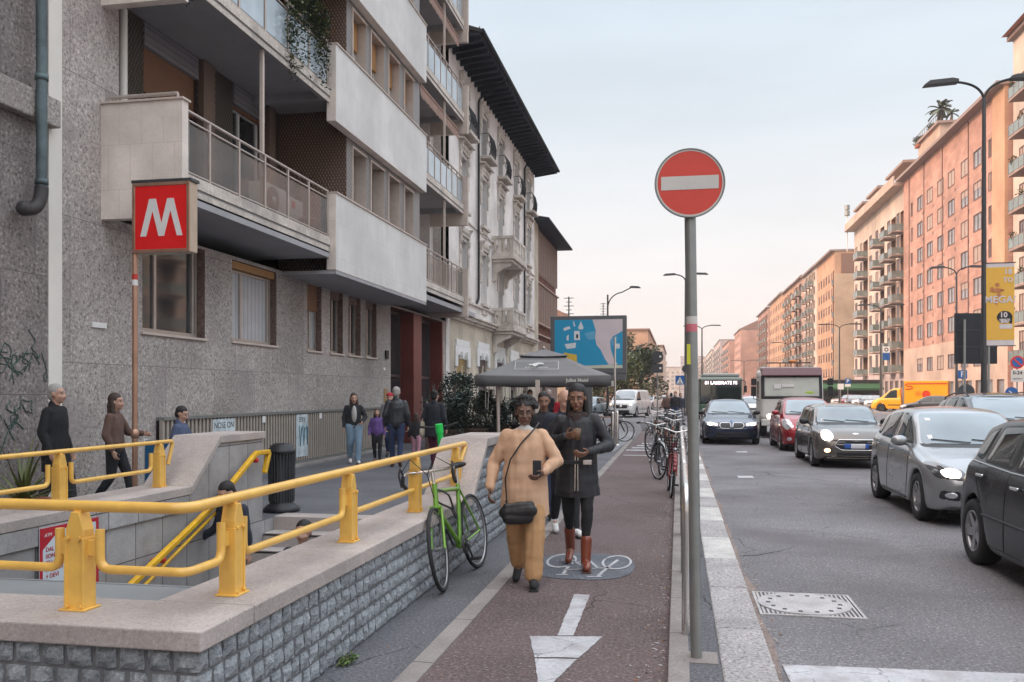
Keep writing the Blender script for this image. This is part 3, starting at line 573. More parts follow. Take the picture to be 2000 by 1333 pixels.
# air conditioner, pots, hanging plants on the balconies
t = thing('air_conditioner', 'white air conditioning unit on the lowest glass balcony', 'air conditioner', (-7.95, 16.3, 4.93))
mb = MB(); mb.box(-8.05, -7.72, 15.35, 16.30, 5.03, 5.66); mb.build('casing', M['plastic_white'], t, bevel=.02)
mb = MB(); mb.lathe([(.25, 0), (.25, .02), (.23, .03), (.0, .03)], n=28, M=Matrix.Translation((-7.72, 15.68, 5.36)) @ Matrix.Rotation(R(90), 4, 'Y')); 
mb.build('fan_grille', M['char_metal'], t); mb = MB(); mb.lathe([(.07, .0), (.07, .015), (0, .02)], n=20, M=Matrix.Translation((-7.69, 15.68, 5.36)) @ Matrix.Rotation(R(90), 4, 'Y')); mb.build('fan_hub', M['white'], t)
t = thing('balcony_cabinet', 'cream cabinet beside the air conditioning unit on the lowest balcony', 'cabinet', (-7.9, 16.85, 4.93)); mb = MB(); mb.box(-8.1, -7.75, 16.5, 17.15, 4.94, 5.62); mb.build('cupboard', M['plastic_white'], t, bevel=.02); mb = MB(); mb.box(-7.75, -7.742, 16.6, 16.75, 5.40, 5.55); mb.build('label_plate', M['red'], t)
t = thing('flower_pot', 'terracotta pot behind the railing at the right end of the lowest balcony', 'pot', (-7.6, 17.1, 4.93)); mb = MB(); mb.lathe([(.0, 0), (.13, 0), (.17, .26), (.19, .26), (.19, .31), (.16, .31), (.15, .27), (0, .27)], (-7.6, 17.05, 4.94), 20); mb.build('pot', M['terracotta'], t)
def leaves(mb, c, r, n, s, droop=0, seed=0, mi=2, flat=.6):
    rnd = random.Random(seed)
    for i in range(n):
        while True:
            p = Vector((rnd.uniform(-1, 1), rnd.uniform(-1, 1), rnd.uniform(-1, 1)))
            if p.length < 1: break
        q = Vector(c) + Vector((p.x*r[0], p.y*r[1], p.z*r[2] - droop*rnd.random()**2))
        d = Vector((rnd.uniform(-1, 1), rnd.uniform(-1, 1), rnd.uniform(-flat, flat))).normalized(); e_ = d.cross(Vector((rnd.random(), rnd.random(), 1))).normalized(); l = s*rnd.uniform(.6, 1.4)
        mb.add([q, q+d*l*.5+e_*l*.28, q+d*l, q+d*l*.5-e_*l*.28], [(0, 1, 2, 3)], rnd.choice(range(mi)))
zf2 = 4.93 + FL
t = thing('balcony_plant', 'bushy olive green plant spilling over the second balcony railing', 'plant', (-7.6, 16.6, zf2))
mb = MB(); mb.lathe([(.0, 0), (.2, 0), (.26, .4), (.22, .4), (0, .36)], (-7.75, 16.6, zf2), 16); mb.build('pot', M['terracotta'], t)
mb = MB()
for i in range(9): a = i*.7; mb.tube(bezier((-7.75, 16.6, zf2+.35), (-7.6, 16.6+.3*math.cos(a), zf2+1.2), (-7.3+.1*math.sin(a), 16.5+.9*math.cos(a*1.7), zf2+1.0+.5*math.sin(a)), 6), .012, 5)
mb.build('stem', M['bark'], t)
mb = MB(); leaves(mb, (-7.45, 16.7, zf2+1.25), (.4, .75, .42), 2100, .075, seed=1); leaves(mb, (-7.28, 15.9, zf2+1.0), (.2, .5, .3), 650, .07, 1.2, seed=2); leaves(mb, (-7.22, 15.45, zf2+.6), (.08, .22, .5), 320, .06, .9, seed=3); leaves(mb, (-7.22, 16.9, zf2+.9), (.1, .4, .3), 450, .07, .9, seed=5)
mb.build('foliage', [M['leaf2'], M['leaf']], t)
t = thing('hanging_plant', 'small creeper hanging below the second balcony near its left end', 'plant', (-7.3, 12.2, zf2))
mb = MB(); leaves(mb, (-7.27, 12.0, zf2+.15), (.07, .2, .2), 260, .055, .65, seed=9); mb.build('foliage', [M['leaf2'], M['leaf']], t); mb = MB(); mb.tube([(-7.3, 12.0, zf2+.2), (-7.25, 12.02, zf2-.1), (-7.25, 11.98, zf2-.5)], .008, 5); mb.build('stem', M['bark'], t)
# ------------- neighbour to the left
Z = thing('stone_building', 'dark pitted stone building with a green drainpipe at the left edge of the photo', 'building', (FX, 0, 0))
mb = MB(); wallgrid(mb, (FX-.02, 0, 0), (0, 1, 0), (1, 0, 0), -34, 10.44, -.05, 23, [(y, y+1.1, z, z+1.9) for y in (-30, -26, -22, -18, -14, -10, -6) for z in (2, 6.2, 9.6, 13, 16.4)], mf=0); mb.box(-20, FX-.3, -34, 10.43, 0, 23, 0); Zw = mb.build('wall', M['trav_dark'], Z)  # wall carried on unseen behind the camera to shade the street
mb = MB(); mb.box(FX-.019, FX+.14, -34, 10.5, 5.22, 5.60); mb.build('ledge', M['trav'], Z, bevel=.02)
mb = MB(); mb.box(FX-.3, FX-.005, 10.44, 10.70, 0, 24); mb.build('painted_strip', M['white_strip'], Z)
mb = MB(); px_ = FX+.20; mb.tube([(px_, 10.05, 24), (px_, 10.05, 4.28)], .068, 14); 
for z in (5.72, 9.2, 12.7, 4.35): mb.lathe([(.068, 0), (.085, 0), (.085, .07), (.068, .07)], (px_, 10.05, z), 14)
mb.build('drainpipe', M['rust_pipe'], Z)
mb = MB(); mb.tube(bezier((px_, 10.05, 4.32), (px_, 10.05, 3.98), (px_-.05, 9.78, 3.98), 8), .085, 14); mb.ball((px_-.05, 9.80, 3.99), .10, 12); mb.build('pipe_bend', M['iron_pipe'], Z)
mb = MB(); random.seed(5)
for i in range(22):   # graffiti scrawls
    y = random.uniform(9.4, 10.35); z = random.uniform(1.0, 2.2); p = [(FX-.012, y, z)]
    for k in range(5): y += random.uniform(-.16, .16); z += random.uniform(-.2, .16); p.append((FX-.012, min(10.42, y), z))
    mb.tube(rounded(p, .05, 3), .006, 5)
mb.build('graffiti', mat('dark green spray', (.06,.11,.09), .8, var=.5, scale=9), Z)
# ------------- ornate house
B = thing('ornate_house', 'cream art nouveau house with carved window surrounds and a deep dark eave', 'building', (FX, 40, 0))
cols = [33.7, 37.4, 41.0, 45.0, 48.8]; ww = [.55, .5, .55, .55, .5]
mb = MB(); ops = []
for i, y in enumerate(cols):
    for z0, z1 in ((5.5, 7.7), (8.9, 11.0), (11.9, 13.7)): ops.append((y-.55, y+.55, z0, z1))
wallgrid(mb, (FX, 0, 0), (0, 1, 0), (1, 0, 0), 31.4, 51, 4.6, 14.9, ops, .3, 0, 0)
gops = [(32.6, 34.2, .6, 3.1), (36.3, 38.0, .6, 3.2), (39.9, 41.6, .4, 3.2), (43.6, 45.3, .6, 3.2), (47.2, 48.8, .6, 3.2)]
wallgrid(mb, (FX, 0, 0), (0, 1, 0), (1, 0, 0), 31.4, 51, -.05, 4.6, gops, .3, 1, 1)
mb.box(-18, FX-.001, 50.98, 51, 0, 14.8, 0); mb.build('wall', [M['cream'], M['beige_render']], B)
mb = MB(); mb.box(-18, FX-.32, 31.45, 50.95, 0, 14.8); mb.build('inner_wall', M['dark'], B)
mb = MB(); 
for z, h, d in ((4.42, .1, .12), (4.52, .12, .25), (4.64, .07, .34), (5.25, .10, .10), (8.5, .08, .06)): mb.box(FX, FX+d, 31.42, 50.99, z, z+h)
mb.build('cornice', M['cream_stone'], B, bevel=.01)
for i, y in enumerate(cols):
    for fl, (z0, z1) in enumerate(((5.5, 7.7), (8.9, 11.0), (11.9, 13.7))):
        w = window_unit(B, FX-.26, y-.53, y+.53, z0+.02, z1-.02, mull=(.5,), frame='white', fw=.06)
        mb = MB()   # louvred shutters folded open inside the reveal, carved surround outside
        mb.box(FX-.24, FX-.02, y-.535, y-.50, z0+.03, z1-.03); mb.build('shutter', M['dark'], w)
        mb = MB(); mb.box(FX, FX+.05, y-.78, y-.56, z0+.9, z1+.12); mb.box(FX, FX+.05, y+.56, y+.78, z0+.9, z1+.12); mb.box(FX, FX+.09, y-.8, y+.8, z1+.13, z1+.5)
        for q in range(5): mb.ball((FX+.09, y-.56+.28*q, z1+.32), (.06, .11, .13), 8)
        for s_ in (-1, 1): mb.ball((FX+.06, y+s_*.68, z1-.05), (.08, .12, .2), 8); mb.ball((FX+.05, y+s_*.68, z1-.5), (.06, .09, .14), 8); mb.prism([(FX, y+s_*.68-.1, z1+.5), (FX+.22, y+s_*.68-.1, z1+.5), (FX, y+s_*.68-.1, z1+.2)], (0, .2, 0))
        mb.box(FX, FX+.26, y-.95, y+.95, z1+.51, z1+.57) if fl == 1 else None
        mb.box(FX, FX+.16, y-.7, y+.7, z0-.12, z0-.01); mb.box(FX, FX+.06, y-.5, y+.5, z0-.45, z0-.13)
        mb.build('window_surround', M['cream_stone'] if fl < 2 else M['cream_stone'], w)
    if i < 5:
        mb = MB(); z = 11.9
        for yy in [y-.62+.1*j for j in range(13)]: mb.tube(bezier((FX+.35, yy, z), (FX+.52, yy, z+.35), (FX+.34, yy, z+.95), 5), .012, 4)
        mb.tube([(FX, y-.64, z+.95), (FX+.34, y-.64, z+.95), (FX+.34, y+.64, z+.95), (FX, y+.64, z+.95)], .018, 5)
        for j in range(3): mb.tube([(FX+.40+.05*math.cos(a), y-.4+.4*j+.13*math.cos(a), z+.5+.13*math.sin(a)) for a in [R(40*q) for q in range(10)]], .015, 4)
        g_ = mb.build('iron_balconet', M['black_metal'], B); mb = MB(); mb.box(FX, FX+.48, y-.75, y+.75, z-.16, z-.02); mb.build('slab', M['cream_stone'], g_, bevel=.03)
for z in (7.75, 4.45):   # stone balconies with piers and pierced parapet
    ya, yb, X1 = 39.0, 42.3, FX+1.0
    mb = MB(); mb.box(FX, X1+.06, ya-.06, yb+.06, z, z+.16); mb.box(FX, X1-.05, ya+.05, yb-.05, z-.14, z); bl = mb.build('stone_balcony', M['cream_stone'], B, bevel=.02)
    mb = MB()
    for (xa, xb, y0, y1) in ((FX+.01, X1, ya, ya+.14), (FX+.01, X1, yb-.14, yb), (X1-.14, X1, ya+.141, yb-.141)):
        mb.box(xa, xb, y0, y1, z+.161, z+.33); mb.box(xa-.0, xb+.02, y0-.02, y1+.02, z+.93, z+1.06)
    for yy in [ya+.3+j*.24 for j in range(12)]: mb.lathe([(.05, 0), (.07, .05), (.08, .2), (.05, .4), (.07, .6)], (X1-.07, yy, z+.33), 8)
    for xx in [FX+.15+j*.2 for j in range(4)]:
        mb.lathe([(.05, 0), (.07, .05), (.08, .2), (.05, .4), (.07, .6)], (xx, ya+.07, z+.33), 8)
    for yy in (ya, yb-.2, (ya+yb)/2): mb.box(X1-.18, X1+.012, yy-.005, yy+.205, z+.165, z+.925)
    mb.box(FX+.3, FX+.45, ya-.004, ya+.15, z+.165, z+.925); mb.build('balustrade', M['cream_stone'], bl)
    for yy in (ya+.15, yb-.45):
        mb = MB(); prof = [(FX, z-.14), (X1-.15, z-.14), (X1-.2, z-.3), (X1-.5, z-.42), (FX+.22, z-.6), (FX+.15, z-.95), (FX, z-1.05)]
        mb.prism([(x, yy, zz) for x, zz in prof], (0, .3, 0)); mb.build('corbel', M['cream_stone'], bl, bevel=.02)
for i, (a, b, z0, z1) in enumerate(gops):
    w = window_unit(B, FX-.25, a+.02, b-.02, z0+.02, z1-.02, mull=(.5,), frame='door_metal')
    mb = MB(); s0 = .32   # stepped white stone head over each opening
    for (u0, u1, v0, v1) in ((a-.4, b+.4, z1, z1+.35), (a-.25, b+.25, z1+.35, z1+.6), (a-.4, a-.02, z1-.45, z1), (b+.02, b+.4, z1-.45, z1)): mb.box(FX+.001, FX+.07, u0, u1, v0, v1)
    for yy in (a+.3, b-.5): mb.box(FX+.001, FX+.18, yy, yy+.2, z1-.16, z1+.14)
    mb.build('window_surround', M['white'], w, bevel=.01)
    mb = MB(); mb.box(FX+.001, FX+.10, a-.55, a-.41, z1-1.0, z1-.75); mb.box(FX+.001, FX+.10, b+.41, b+.55, z1-1.0, z1-.75); mb.box(FX+.001, FX+.06, a-.5, a-.42, 0, z1-1.0); mb.box(FX+.001, FX+.06, b+.42, b+.5, 0, z1-1.0); mb.build('pilaster', M['cream_stone'], w)
    mb = MB(); mb.box(FX-.08, FX-.05, a+.15, b-.15, z1-1.45, z1-.1); mb.build('shop_blind', mat('brown poster blind', (.10,.07,.065), .8, var=.3) if i else mat('gold figured blind', (.32,.22,.09), .8, var=.6, scale=4), w)
    mb = MB(); mb.tube([(FX-.045, (a+b)/2-.1, z1-1.2), (FX-.045, (a+b)/2, z1-.8), (FX-.045, (a+b)/2+.15, z1-.4)], .05, 5); mb.build('blind_figure', mat('cream figure', (.45,.38,.26), .8), w)
mb = MB(); mb.box(FX+.002, FX+.03, 30.9, 31.39, 0, 4.4); mb.build('corner_pier', M['cream'], B)
# eave: soffit, rafters, gutter, tiled roof
mb = MB(); mb.prism([(FX+1.35, 31.0, 14.92), (-20, 31.0, 19.5), (-20, 31.0, 19.2), (FX+1.3, 31.0, 14.8)], (0, 20.6, 0)); 
e_ = mb.build('roof', mat('dark roof tile', (.05,.045,.045), .8, var=.3), B)
mb = MB(); mb.box(FX-.02, FX+1.3, 31.02, 51.58, 14.72, 14.80); mb.build('soffit', M['eave'], e_)
mb = MB()
for i in range(34): y = 31.3+.6*i; mb.prism([(FX, y, 14.71), (FX+1.25, y, 14.71), (FX+1.25, y, 14.62), (FX, y, 14.45)], (0, .12, 0))
mb.build('rafters', M['eave'], e_)
mb = MB(); mb.tube([(FX+1.38, 31.0, 14.86), (FX+1.38, 51.6, 14.86)], .08, 8); mb.build('gutter', M['eave'], e_)
for y in (35.9, 47.1):
    mb = MB(); mb.tube(rounded([(FX+1.38, y, 14.8), (FX+.3, y, 14.2), (FX+.1, y, 14.0), (FX+.1, y, 5.6 if y < 40 else 4.8), (FX+.02, y-.2, 5.3 if y < 40 else 4.6)], .15), .055, 8); mb.build('drainpipe', M['black_metal'], B)
mb = MB()
for i in range(34): mb.tube([(FX+1.2, 31.3+.6*i, 15.0), (FX+1.2, 31.3+.6*i, 15.14)], .02, 4)
mb.build('snow_guards', M['eave'], e_)
# ------------- brick house with pale fins
C_ = thing('brick_house', 'brown brick house with tall pale fins and a dark eave beyond the ornate house', 'building', (FX, 55, 0))
mb = MB(); mb.box(-18, FX-.25, 51.02, 62, 0, 11.9, 0); mb.box(FX-.249, FX-.02, 51.02, 52.6, 0, 11.9, 1); mb.build('wall', [speckle('red brown brick', (.17,.07,.055), (.12,.045,.035), (.22,.10,.08), 30, 1, .85, joints=((1, 2), .25, .08, (.10,.06,.05), .01, .5)), M['beige_render']], C_)
mb = MB()
for i in range(12):
    for z0, z1 in ((1.0, 4.9), (6.0, 8.3), (9.0, 11.7)): mb.box(FX-.24, FX-.02, 52.9+.74*i, 53.0+.74*i, z0, z1)
for z in (5.2, 8.4, 5.9): mb.box(FX-.24, FX+.0, 52.61, 62, z, z+.08)
mb.build('fins', mat('pale timber fin', (.42,.30,.25), .7), C_)
for i in range(11):
    for z0, z1 in ((9.1, 11.5), (6.1, 8.2), (2.0, 4.7)): mb = MB(); mb.box(FX-.248, FX-.2, 53.05+.74*i, 53.05+.74*i+.4, z0, z1); mb.build('window', M['glass'], C_)
mb = MB(); mb.prism([(FX+.9, 50.9, 11.9), (FX+.9, 50.9, 12.0), (-18, 50.9, 14), (-18, 50.9, 11.9)], (0, 11.6, 0)); mb.build('roof', M['eave'], C_)
# ------------------------------------------------------------------ right side of the street and the far end
RX = 29.4
def wall_mat(name, c, tile=False, w=.9, h=.45):
    d = tuple(x*.8 for x in c); l = tuple(min(.9, x*1.15) for x in c)
    return speckle(name, c, d, l, 12, .25, .85, joints=((1, 2), w, h, tuple(x*.72 for x in c), .012, .5) if tile else None, bump=.05)
WMESH = {}
def wmesh(w, h, style, normal):
    """shared window mesh: frame (0), glass (1), half-lowered blind (2)"""
    k = (w, h, style, normal)
    if k in WMESH: return WMESH[k]
    mb = MB(); b = lambda a0, a1, z0, z1, d0, d1, mi: mb.box(d0 if normal == 'x' else a0, d1 if normal == 'x' else a1, a0 if normal == 'x' else d0, a1 if normal == 'x' else d1, z0, z1, mi)
    f = .07
    b(-w/2, w/2, 0, f, -.06, .16, 0); b(-w/2, w/2, h-f, h, -.04, .16, 0); b(-w/2, -w/2+f, f, h-f, -.04, .16, 0); b(w/2-f, w/2, f, h-f, -.04, .16, 0); b(-f/2, f/2, f, h-f, 0, .12, 0)
    b(-w/2+f, w/2-f, f, h-f, .06, .14, 1)
    if style: b(-w/2+f, w/2-f, h-f-style*(h-2*f), h-f, .03, .058, 2)
    WMESH[k] = mb.mesh('window', [M['far_frame'], M['glass_far'], M['far_blind']]); return WMESH[k]
M['far_frame'] = mat('brown grey window frame', (.17,.11,.10), .6, var=.1)
M['far_blind'] = stripes('pale blind', (.42,.33,.28), (.34,.26,.22), 2, .1)
M['balc_glass'] = glass('grey green balcony glass', (.15,.19,.18), .2)
def apartment(name, label, y0, y1, H, base, fl, wm, cols, balc=(), X=RX, depth=14, roofmat=None, eave=.5, base_m=None, vents=False, end='near', winw=1.5, winh=1.6, small=(), bd=1.1, ground=True):
    t = thing(name, label, 'building', (X, y0, 0)); nfl = int((H-base-.3)//fl)
    mb = MB(); ops = []; cells = []
    for k in range(nfl):
        z = base + fl*k + .95
        for c in cols: cells.append((c, z, winw, winh))
        for c in small: cells.append((c, z, .8, winh))
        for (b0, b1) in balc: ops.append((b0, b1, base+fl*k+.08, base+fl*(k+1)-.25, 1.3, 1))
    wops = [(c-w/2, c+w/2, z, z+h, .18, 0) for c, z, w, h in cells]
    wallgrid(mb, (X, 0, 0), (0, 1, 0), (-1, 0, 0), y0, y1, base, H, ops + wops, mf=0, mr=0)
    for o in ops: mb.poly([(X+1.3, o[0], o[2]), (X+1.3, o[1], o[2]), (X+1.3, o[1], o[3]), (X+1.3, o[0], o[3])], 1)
    gops = [(y, min(y+1.9, y1-.3), .35, base-1.1 if base < 5 else 2.9, .25, 1) for y in [y0+.8+3.0*i for i in range(int((y1-y0-1.5)/3.0))]] if ground else []
    if base > 5: gops += [(c-winw/2, c+winw/2, 4.3, 5.9, .18, 0) for c in cols]
    wallgrid(mb, (X-.0, 0, 0), (0, 1, 0), (-1, 0, 0), y0, y1, -.05, base, gops, mf=2, mr=2)
    mb.poly([(X, y0, 0), (X+depth, y0, 0), (X+depth, y0, H), (X, y0, H)], 3); mb.poly([(X, y1, 0), (X+depth, y1, 0), (X+depth, y1, H), (X, y1, H)], 3)
    if vents:
        for k in range(nfl):
            for c in cols: mb.box(X-.01, X-.03, c-1.5, c-1.15, base+fl*k+.15, base+fl*k+.5, 4)
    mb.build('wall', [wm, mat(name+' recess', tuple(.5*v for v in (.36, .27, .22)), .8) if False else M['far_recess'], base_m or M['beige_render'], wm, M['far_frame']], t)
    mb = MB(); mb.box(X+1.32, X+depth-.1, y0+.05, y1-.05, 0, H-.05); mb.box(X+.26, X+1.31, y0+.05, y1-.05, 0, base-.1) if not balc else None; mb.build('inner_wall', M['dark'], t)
    mb = MB(); mb.box(X-eave, X+depth, y0-.15, y1+.15, H, H+.35); mb.build('roof', roofmat or M['far_eave'], t)
    # dark glass behind ground floor openings
    for o in gops[:60]:
        if o[2] < 4: mb = MB(); mb.box(X+.2, X+.25, o[0], o[1], o[2], o[3]); mb.build('shop_window', M['glass_far'], t)
    cells.sort(key=lambda c: (c[0]-0, c[1])); rnd = random.Random(int(y0)); n = 0; extra = MB()
    if base > 5: cells += [(c, 4.3, winw, 1.6) for c in cols]
    for c, z, w, h in cells:
        st = rnd.choice((0, 0, 0, .3, .5, 1.0)) if not vents else rnd.choice((0, 0, 0, 0, 0, .4, 1.0)); me = wmesh(w, h, st, 'x')
        if n < 100: o = bpy.data.objects.new('window', me); link(o, t); o.location = (X, c, z); n += 1
        else:
            for p in me.polygons: extra.add([tuple(me.vertices[i].co + Vector((X, c, z))) for i in p.vertices], [tuple(range(len(p.vertices)))], p.material_index)
    if extra.v: tag(extra.build('windows', [M['far_frame'], M['glass_far'], M['far_blind']], t), kind='stuff')
    nb = 0
    for k in range(nfl):
        z = base + fl*k
        for (b0, b1) in balc:
            if nb < 100:
                mb = MB(); mb.box(X-bd, X+1.29, b0-.1, b1+.1, z-.12, z+.06, 0); mb.box(X-bd, X-bd+.05, b0-.1, b1+.1, z+.12, z+1.0, 1); mb.box(X-bd+.051, X, b0-.1, b0-.06, z+.12, z+1.0, 1)
                mb.box(X-bd-.01, X-bd+.06, b0-.12, b1+.12, z+1.001, z+1.05, 2)
                for yy in [b0+(b1-b0)*i/3 for i in range(4)]: mb.box(X-bd-.012, X-bd-.001, yy-.03, yy+.03, z+.0, z+1.0, 2)
                ob = mb.build('balcony', [M['far_slab'], M['balc_glass'], M['far_frame']], t); nb += 1
                mb = MB(); mb.box(X+1.2, X+1.29, b0+.5, b1-.6, z+.06, z+2.3, 0); mb.build('balcony_door', rnd.choice((M['far_blind'], M['glass_far'], M['far_blind'])), ob)
    return t
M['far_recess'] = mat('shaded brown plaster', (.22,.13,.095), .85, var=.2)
M['far_slab'] = mat('brown grey concrete slab', (.30,.22,.19), .85, var=.15)
M['far_eave'] = mat('brown grey eave', (.26,.20,.18), .85, var=.2)
pink = wall_mat('salmon pink tile', (.45,.265,.21), True, 1.3, .5); beige = wall_mat('pale beige render far', (.48,.365,.295)); orange = wall_mat('orange render', (.48,.295,.19)); tan = wall_mat('tan render', (.46,.335,.235))
white_ = wall_mat('off white far render', (.54,.455,.385)); salmon = wall_mat('salmon render', (.47,.28,.22)); brownish = wall_mat('warm brown render', (.42,.29,.235)); greyp = wall_mat('grey pink render', (.46,.38,.36))
# pink block with punched windows
R1 = apartment('apartment_building', 'salmon pink tiled block with rows of single windows and small square vents', 86.2, 123.4, 29.7, 7.3, 3.2, pink, [94.3, 98.3, 102.8, 106.8, 111.1, 115.4], X=RX, base_m=beige, vents=True, winw=2.3, winh=1.75, small=[90.7, 119.2], eave=1.0)
mb = MB(); mb.box(RX-.25, RX-.001, 86.2, 89.4, 7.3, 29.7); mb.build('corner_pier', orange, R1)
for y in (97.0, 106.0, 113.5, 120.4): mb = MB(); mb.tube([(RX-.06, y, 7.4), (RX-.06, y, 29.6)], .05, 6); mb.build('drainpipe', M['far_frame'], R1)
# nearest block on the right with dark balconies
R0 = apartment('apartment_building', 'pale block with dark balconies at the right edge of the photo', 60, 86.0, 33.5, 4.2, 3.25, white_, [63.4, 70.2, 77.0, 83.9], [(65.2, 68.6), (72.0, 75.4), (78.8, 82.2)], X=RX+.4, bd=1.7, base_m=greyp, winw=1.2, winh=2.0)
mb = MB(); mb.prism([(RX-.6, 60, 33.9), (RX+14, 60, 33.9), (RX+7, 60, 37)], (0, 26, 0)); mb.build('roof', mat('red roof tile', (.36,.15,.10), .8, var=.2), R0)
for z in (8, 11.25, 14.5, 17.75, 21.0, 24.25, 27.5):
    mb = MB(); leaves(mb, (RX-1.2, 80.5+math.sin(z), z+.6), (.3, .5, .4), 60, .2, seed=int(z)); mb.build('balcony_plants', [M['leaf'], M['leaf2']], R0)
# block with white bays, glass balconies and roof terraces
R2 = apartment('apartment_building', 'tall block with green glass balconies, white bays and stepped roof terraces', 123.6, 158.0, 29.3, 4.4, 3.15, white_, [127.6, 133.0, 140.6, 145.0, 152.2, 156.2], [(124.3, 126.4), (128.9, 131.6), (135.8, 138.3), (147.2, 150.6)], X=RX+.3, bd=1.6, base_m=greyp, winw=1.7, winh=2.1, eave=1.6, roofmat=beige)
mb = MB(); mb.box(RX-1.25, RX-1.1, 123.7, 158, 29.66, 30.6); mb.build('parapet', beige, R2)
for (ya, yb, h, x) in ((127, 136, 33.0, RX+1.5), (140, 147, 32.6, RX+1.0), (150, 156, 32.4, RX+.8)):
    mb = MB(); mb.box(x+1, x+10, ya, yb, 29.66, h, 0); mb.box(x-.9, x+10.2, ya-.7, yb+.7, h+.001, h+.35, 1); mb.build('penthouse', [beige, M['far_slab']], R2)
mb = MB(); mb.box(RX+3, RX+12, 118, 128, 29.9, 35.6, 0); mb.box(RX+2.6, RX+12.2, 117.6, 128.4, 35.6, 35.9, 1); mb.build('penthouse', [beige, M['far_slab']], R2)
mb = MB(); 
for (a, b) in (((RX+2.7, 117.8), (RX+2.7, 128.2)),): mb.tube([(a[0], a[1], 36.8), (b[0], b[1], 36.8)], .04, 5); [mb.tube([(a[0], a[1]+(b[1]-a[1])*i/12, 35.9), (a[0], a[1]+(b[1]-a[1])*i/12, 36.8)], .03, 4) for i in range(13)]
mb.build('roof_railing', M['far_frame'], R2)
def palm(label, x, y, z, h=2.4, s=1.3, n=26):
    t = thing('palm_tree', label, 'palm', (x, y, z)); mb = MB(); mb.tube([(x, y, z), (x+.08, y, z+h*.6), (x, y, z+h)], [.2, .15, .13], 8); mb.build('trunk', M['bark'], t); mb = MB(); rnd = random.Random(int(x*10+y))
    for i in range(n):
        a = rnd.random()*6.28; el = rnd.uniform(-.4, 1.2); L_ = s*rnd.uniform(.8, 1.1); p0 = Vector((x, y, z+h)); d = Vector((math.cos(a)*math.cos(el), math.sin(a)*math.cos(el), math.sin(el)))
        q = bezier(p0, p0 + d*L_*.7, p0 + d*L_ + Vector((0, 0, -.35*s)), 6); sd_ = d.cross(Vector((0, 0, 1))).normalized()
        for u, v in zip(q, q[1:]):
            for sg in (-1, 1): mb.add([u, v, v+sd_*sg*.22*s*.6 + Vector((0, 0, -.1)), u+sd_*sg*.22*s*.6 + Vector((0, 0, -.1))], [(0, 1, 2, 3)])
    mb.build('crown', mat('dusty palm leaf', (.09,.11,.08), .7), t); return t
palm('larger palm on the highest roof terrace of the block with glass balconies', RX+3.6, 119.5, 35.9, 2.1, 1.8)
palm('smaller palm beside the larger one on the highest roof terrace', RX+4.3, 117.9, 35.9, 1.0, 1.0, 16)
for i, (x, y, z, r_, lb) in enumerate(((RX+2.9, 127.6, 36.2, .9, 'low shrub at the far corner of the highest roof terrace'), (RX+1.6, 125.5, 31.0, 1.1, 'trailing shrub on the middle roof terrace'), (RX+3.2, 122.0, 36.3, .7, 'small shrub under the palms on the highest roof terrace'))):
    t = thing('roof_shrub', lb, 'shrub', (x, y, z)); mb = MB(); leaves(mb, (x, y, z), (r_*.8, r_*1.4, r_*.7), 260, .28, seed=40+i); mb.build('foliage', [M['leaf'], M['leaf2']], t); mb = MB(); mb.box(x-.3, x+.3, y-.8, y+.8, z-.9, z-.5); mb.build('planter', M['terracotta'], t)
t = thing('antenna_mast', 'pale telephone mast with stacked drums at the corner of the block with glass balconies', 'antenna', (RX-.8, 158.2, 27)); mb = MB(); mb.tube([(RX-.8, 158.3, 26), (RX-.8, 158.3, 34)], .09, 6); mb.build('pole', M['white'], t)
for z in (32.2, 33.2, 29.4): mb = MB(); mb.cyl((RX-.8, 158.3, z), (RX-.8, 158.3, z+.8), .42, n=10); mb.build('drum', M['galv'] if z > 30 else M['white'], t)
R3 = apartment('apartment_building', 'orange block with a plain tan end wall and an open corner loggia on top', 175.5, 197, 28.8, 3.8, 3.1, orange, [178.5+3.1*i for i in range(6)], [(176.0, 177.2)], winw=1.3, winh=1.7, eave=.9, bd=.3)
mb = MB(); mb.box(RX-.02, RX+16, 175.35, 175.48, 0, 24.5); mb.build('end_wall', tan, R3)
mb = MB(); mb.box(RX+1.2, RX+8, 175.3, 175.47, 24.6, 28.3); mb.build('loggia_shade', M['far_recess'], R3)  # solid brown panel painting the loggia's shade, no opening is cut
for i, (ya, yb, H, wm, lab, bal, bd, cols) in enumerate((
    (197.3, 216.8, 29.0, white_, 'pale block with wide white balconies past the orange block', True, 1.2, 4), (217.2, 236, 29.5, brownish, 'brown block with dark balconies and roof plants', True, 1.2, 3), (236.4, 258, 29.6, orange, 'orange block with narrow dark balconies', True, .8, 4),
    (258.4, 296, 30.2, orange, 'orange corner block whose roof line ends the tall row', False, .8, 8), (300, 338, 30.0, pink, 'pink block just before the row drops in height', True, .8, 6))):
    c = [ya+3+ (yb-ya-5)*j/(cols-1) for j in range(cols)]; bl = [(a+1.6, b-1.6) for a, b in zip(c, c[1:])] if bal else []
    apartment('apartment_building', lab, ya, yb, H, 3.8, 3.1, wm, c, bl[:5], bd=bd, winw=1.4, winh=1.7, eave=.8, ground=i < 2)
R8 = apartment('apartment_building', 'lower salmon house with a plain gable end beyond the tall row', 345, 380, 26, 3.8, 3.1, salmon, [350+5*j for j in range(6)], X=RX-6, winw=1.4, ground=False, eave=.5)
mb = MB(); mb.prism([(RX-6.3, 344.8, 26.3), (RX+9, 344.8, 26.3), (RX+1.5, 344.8, 30)], (0, 35, 0)); mb.build('roof', mat('brown roof tile', (.25,.14,.11), .8), R8)
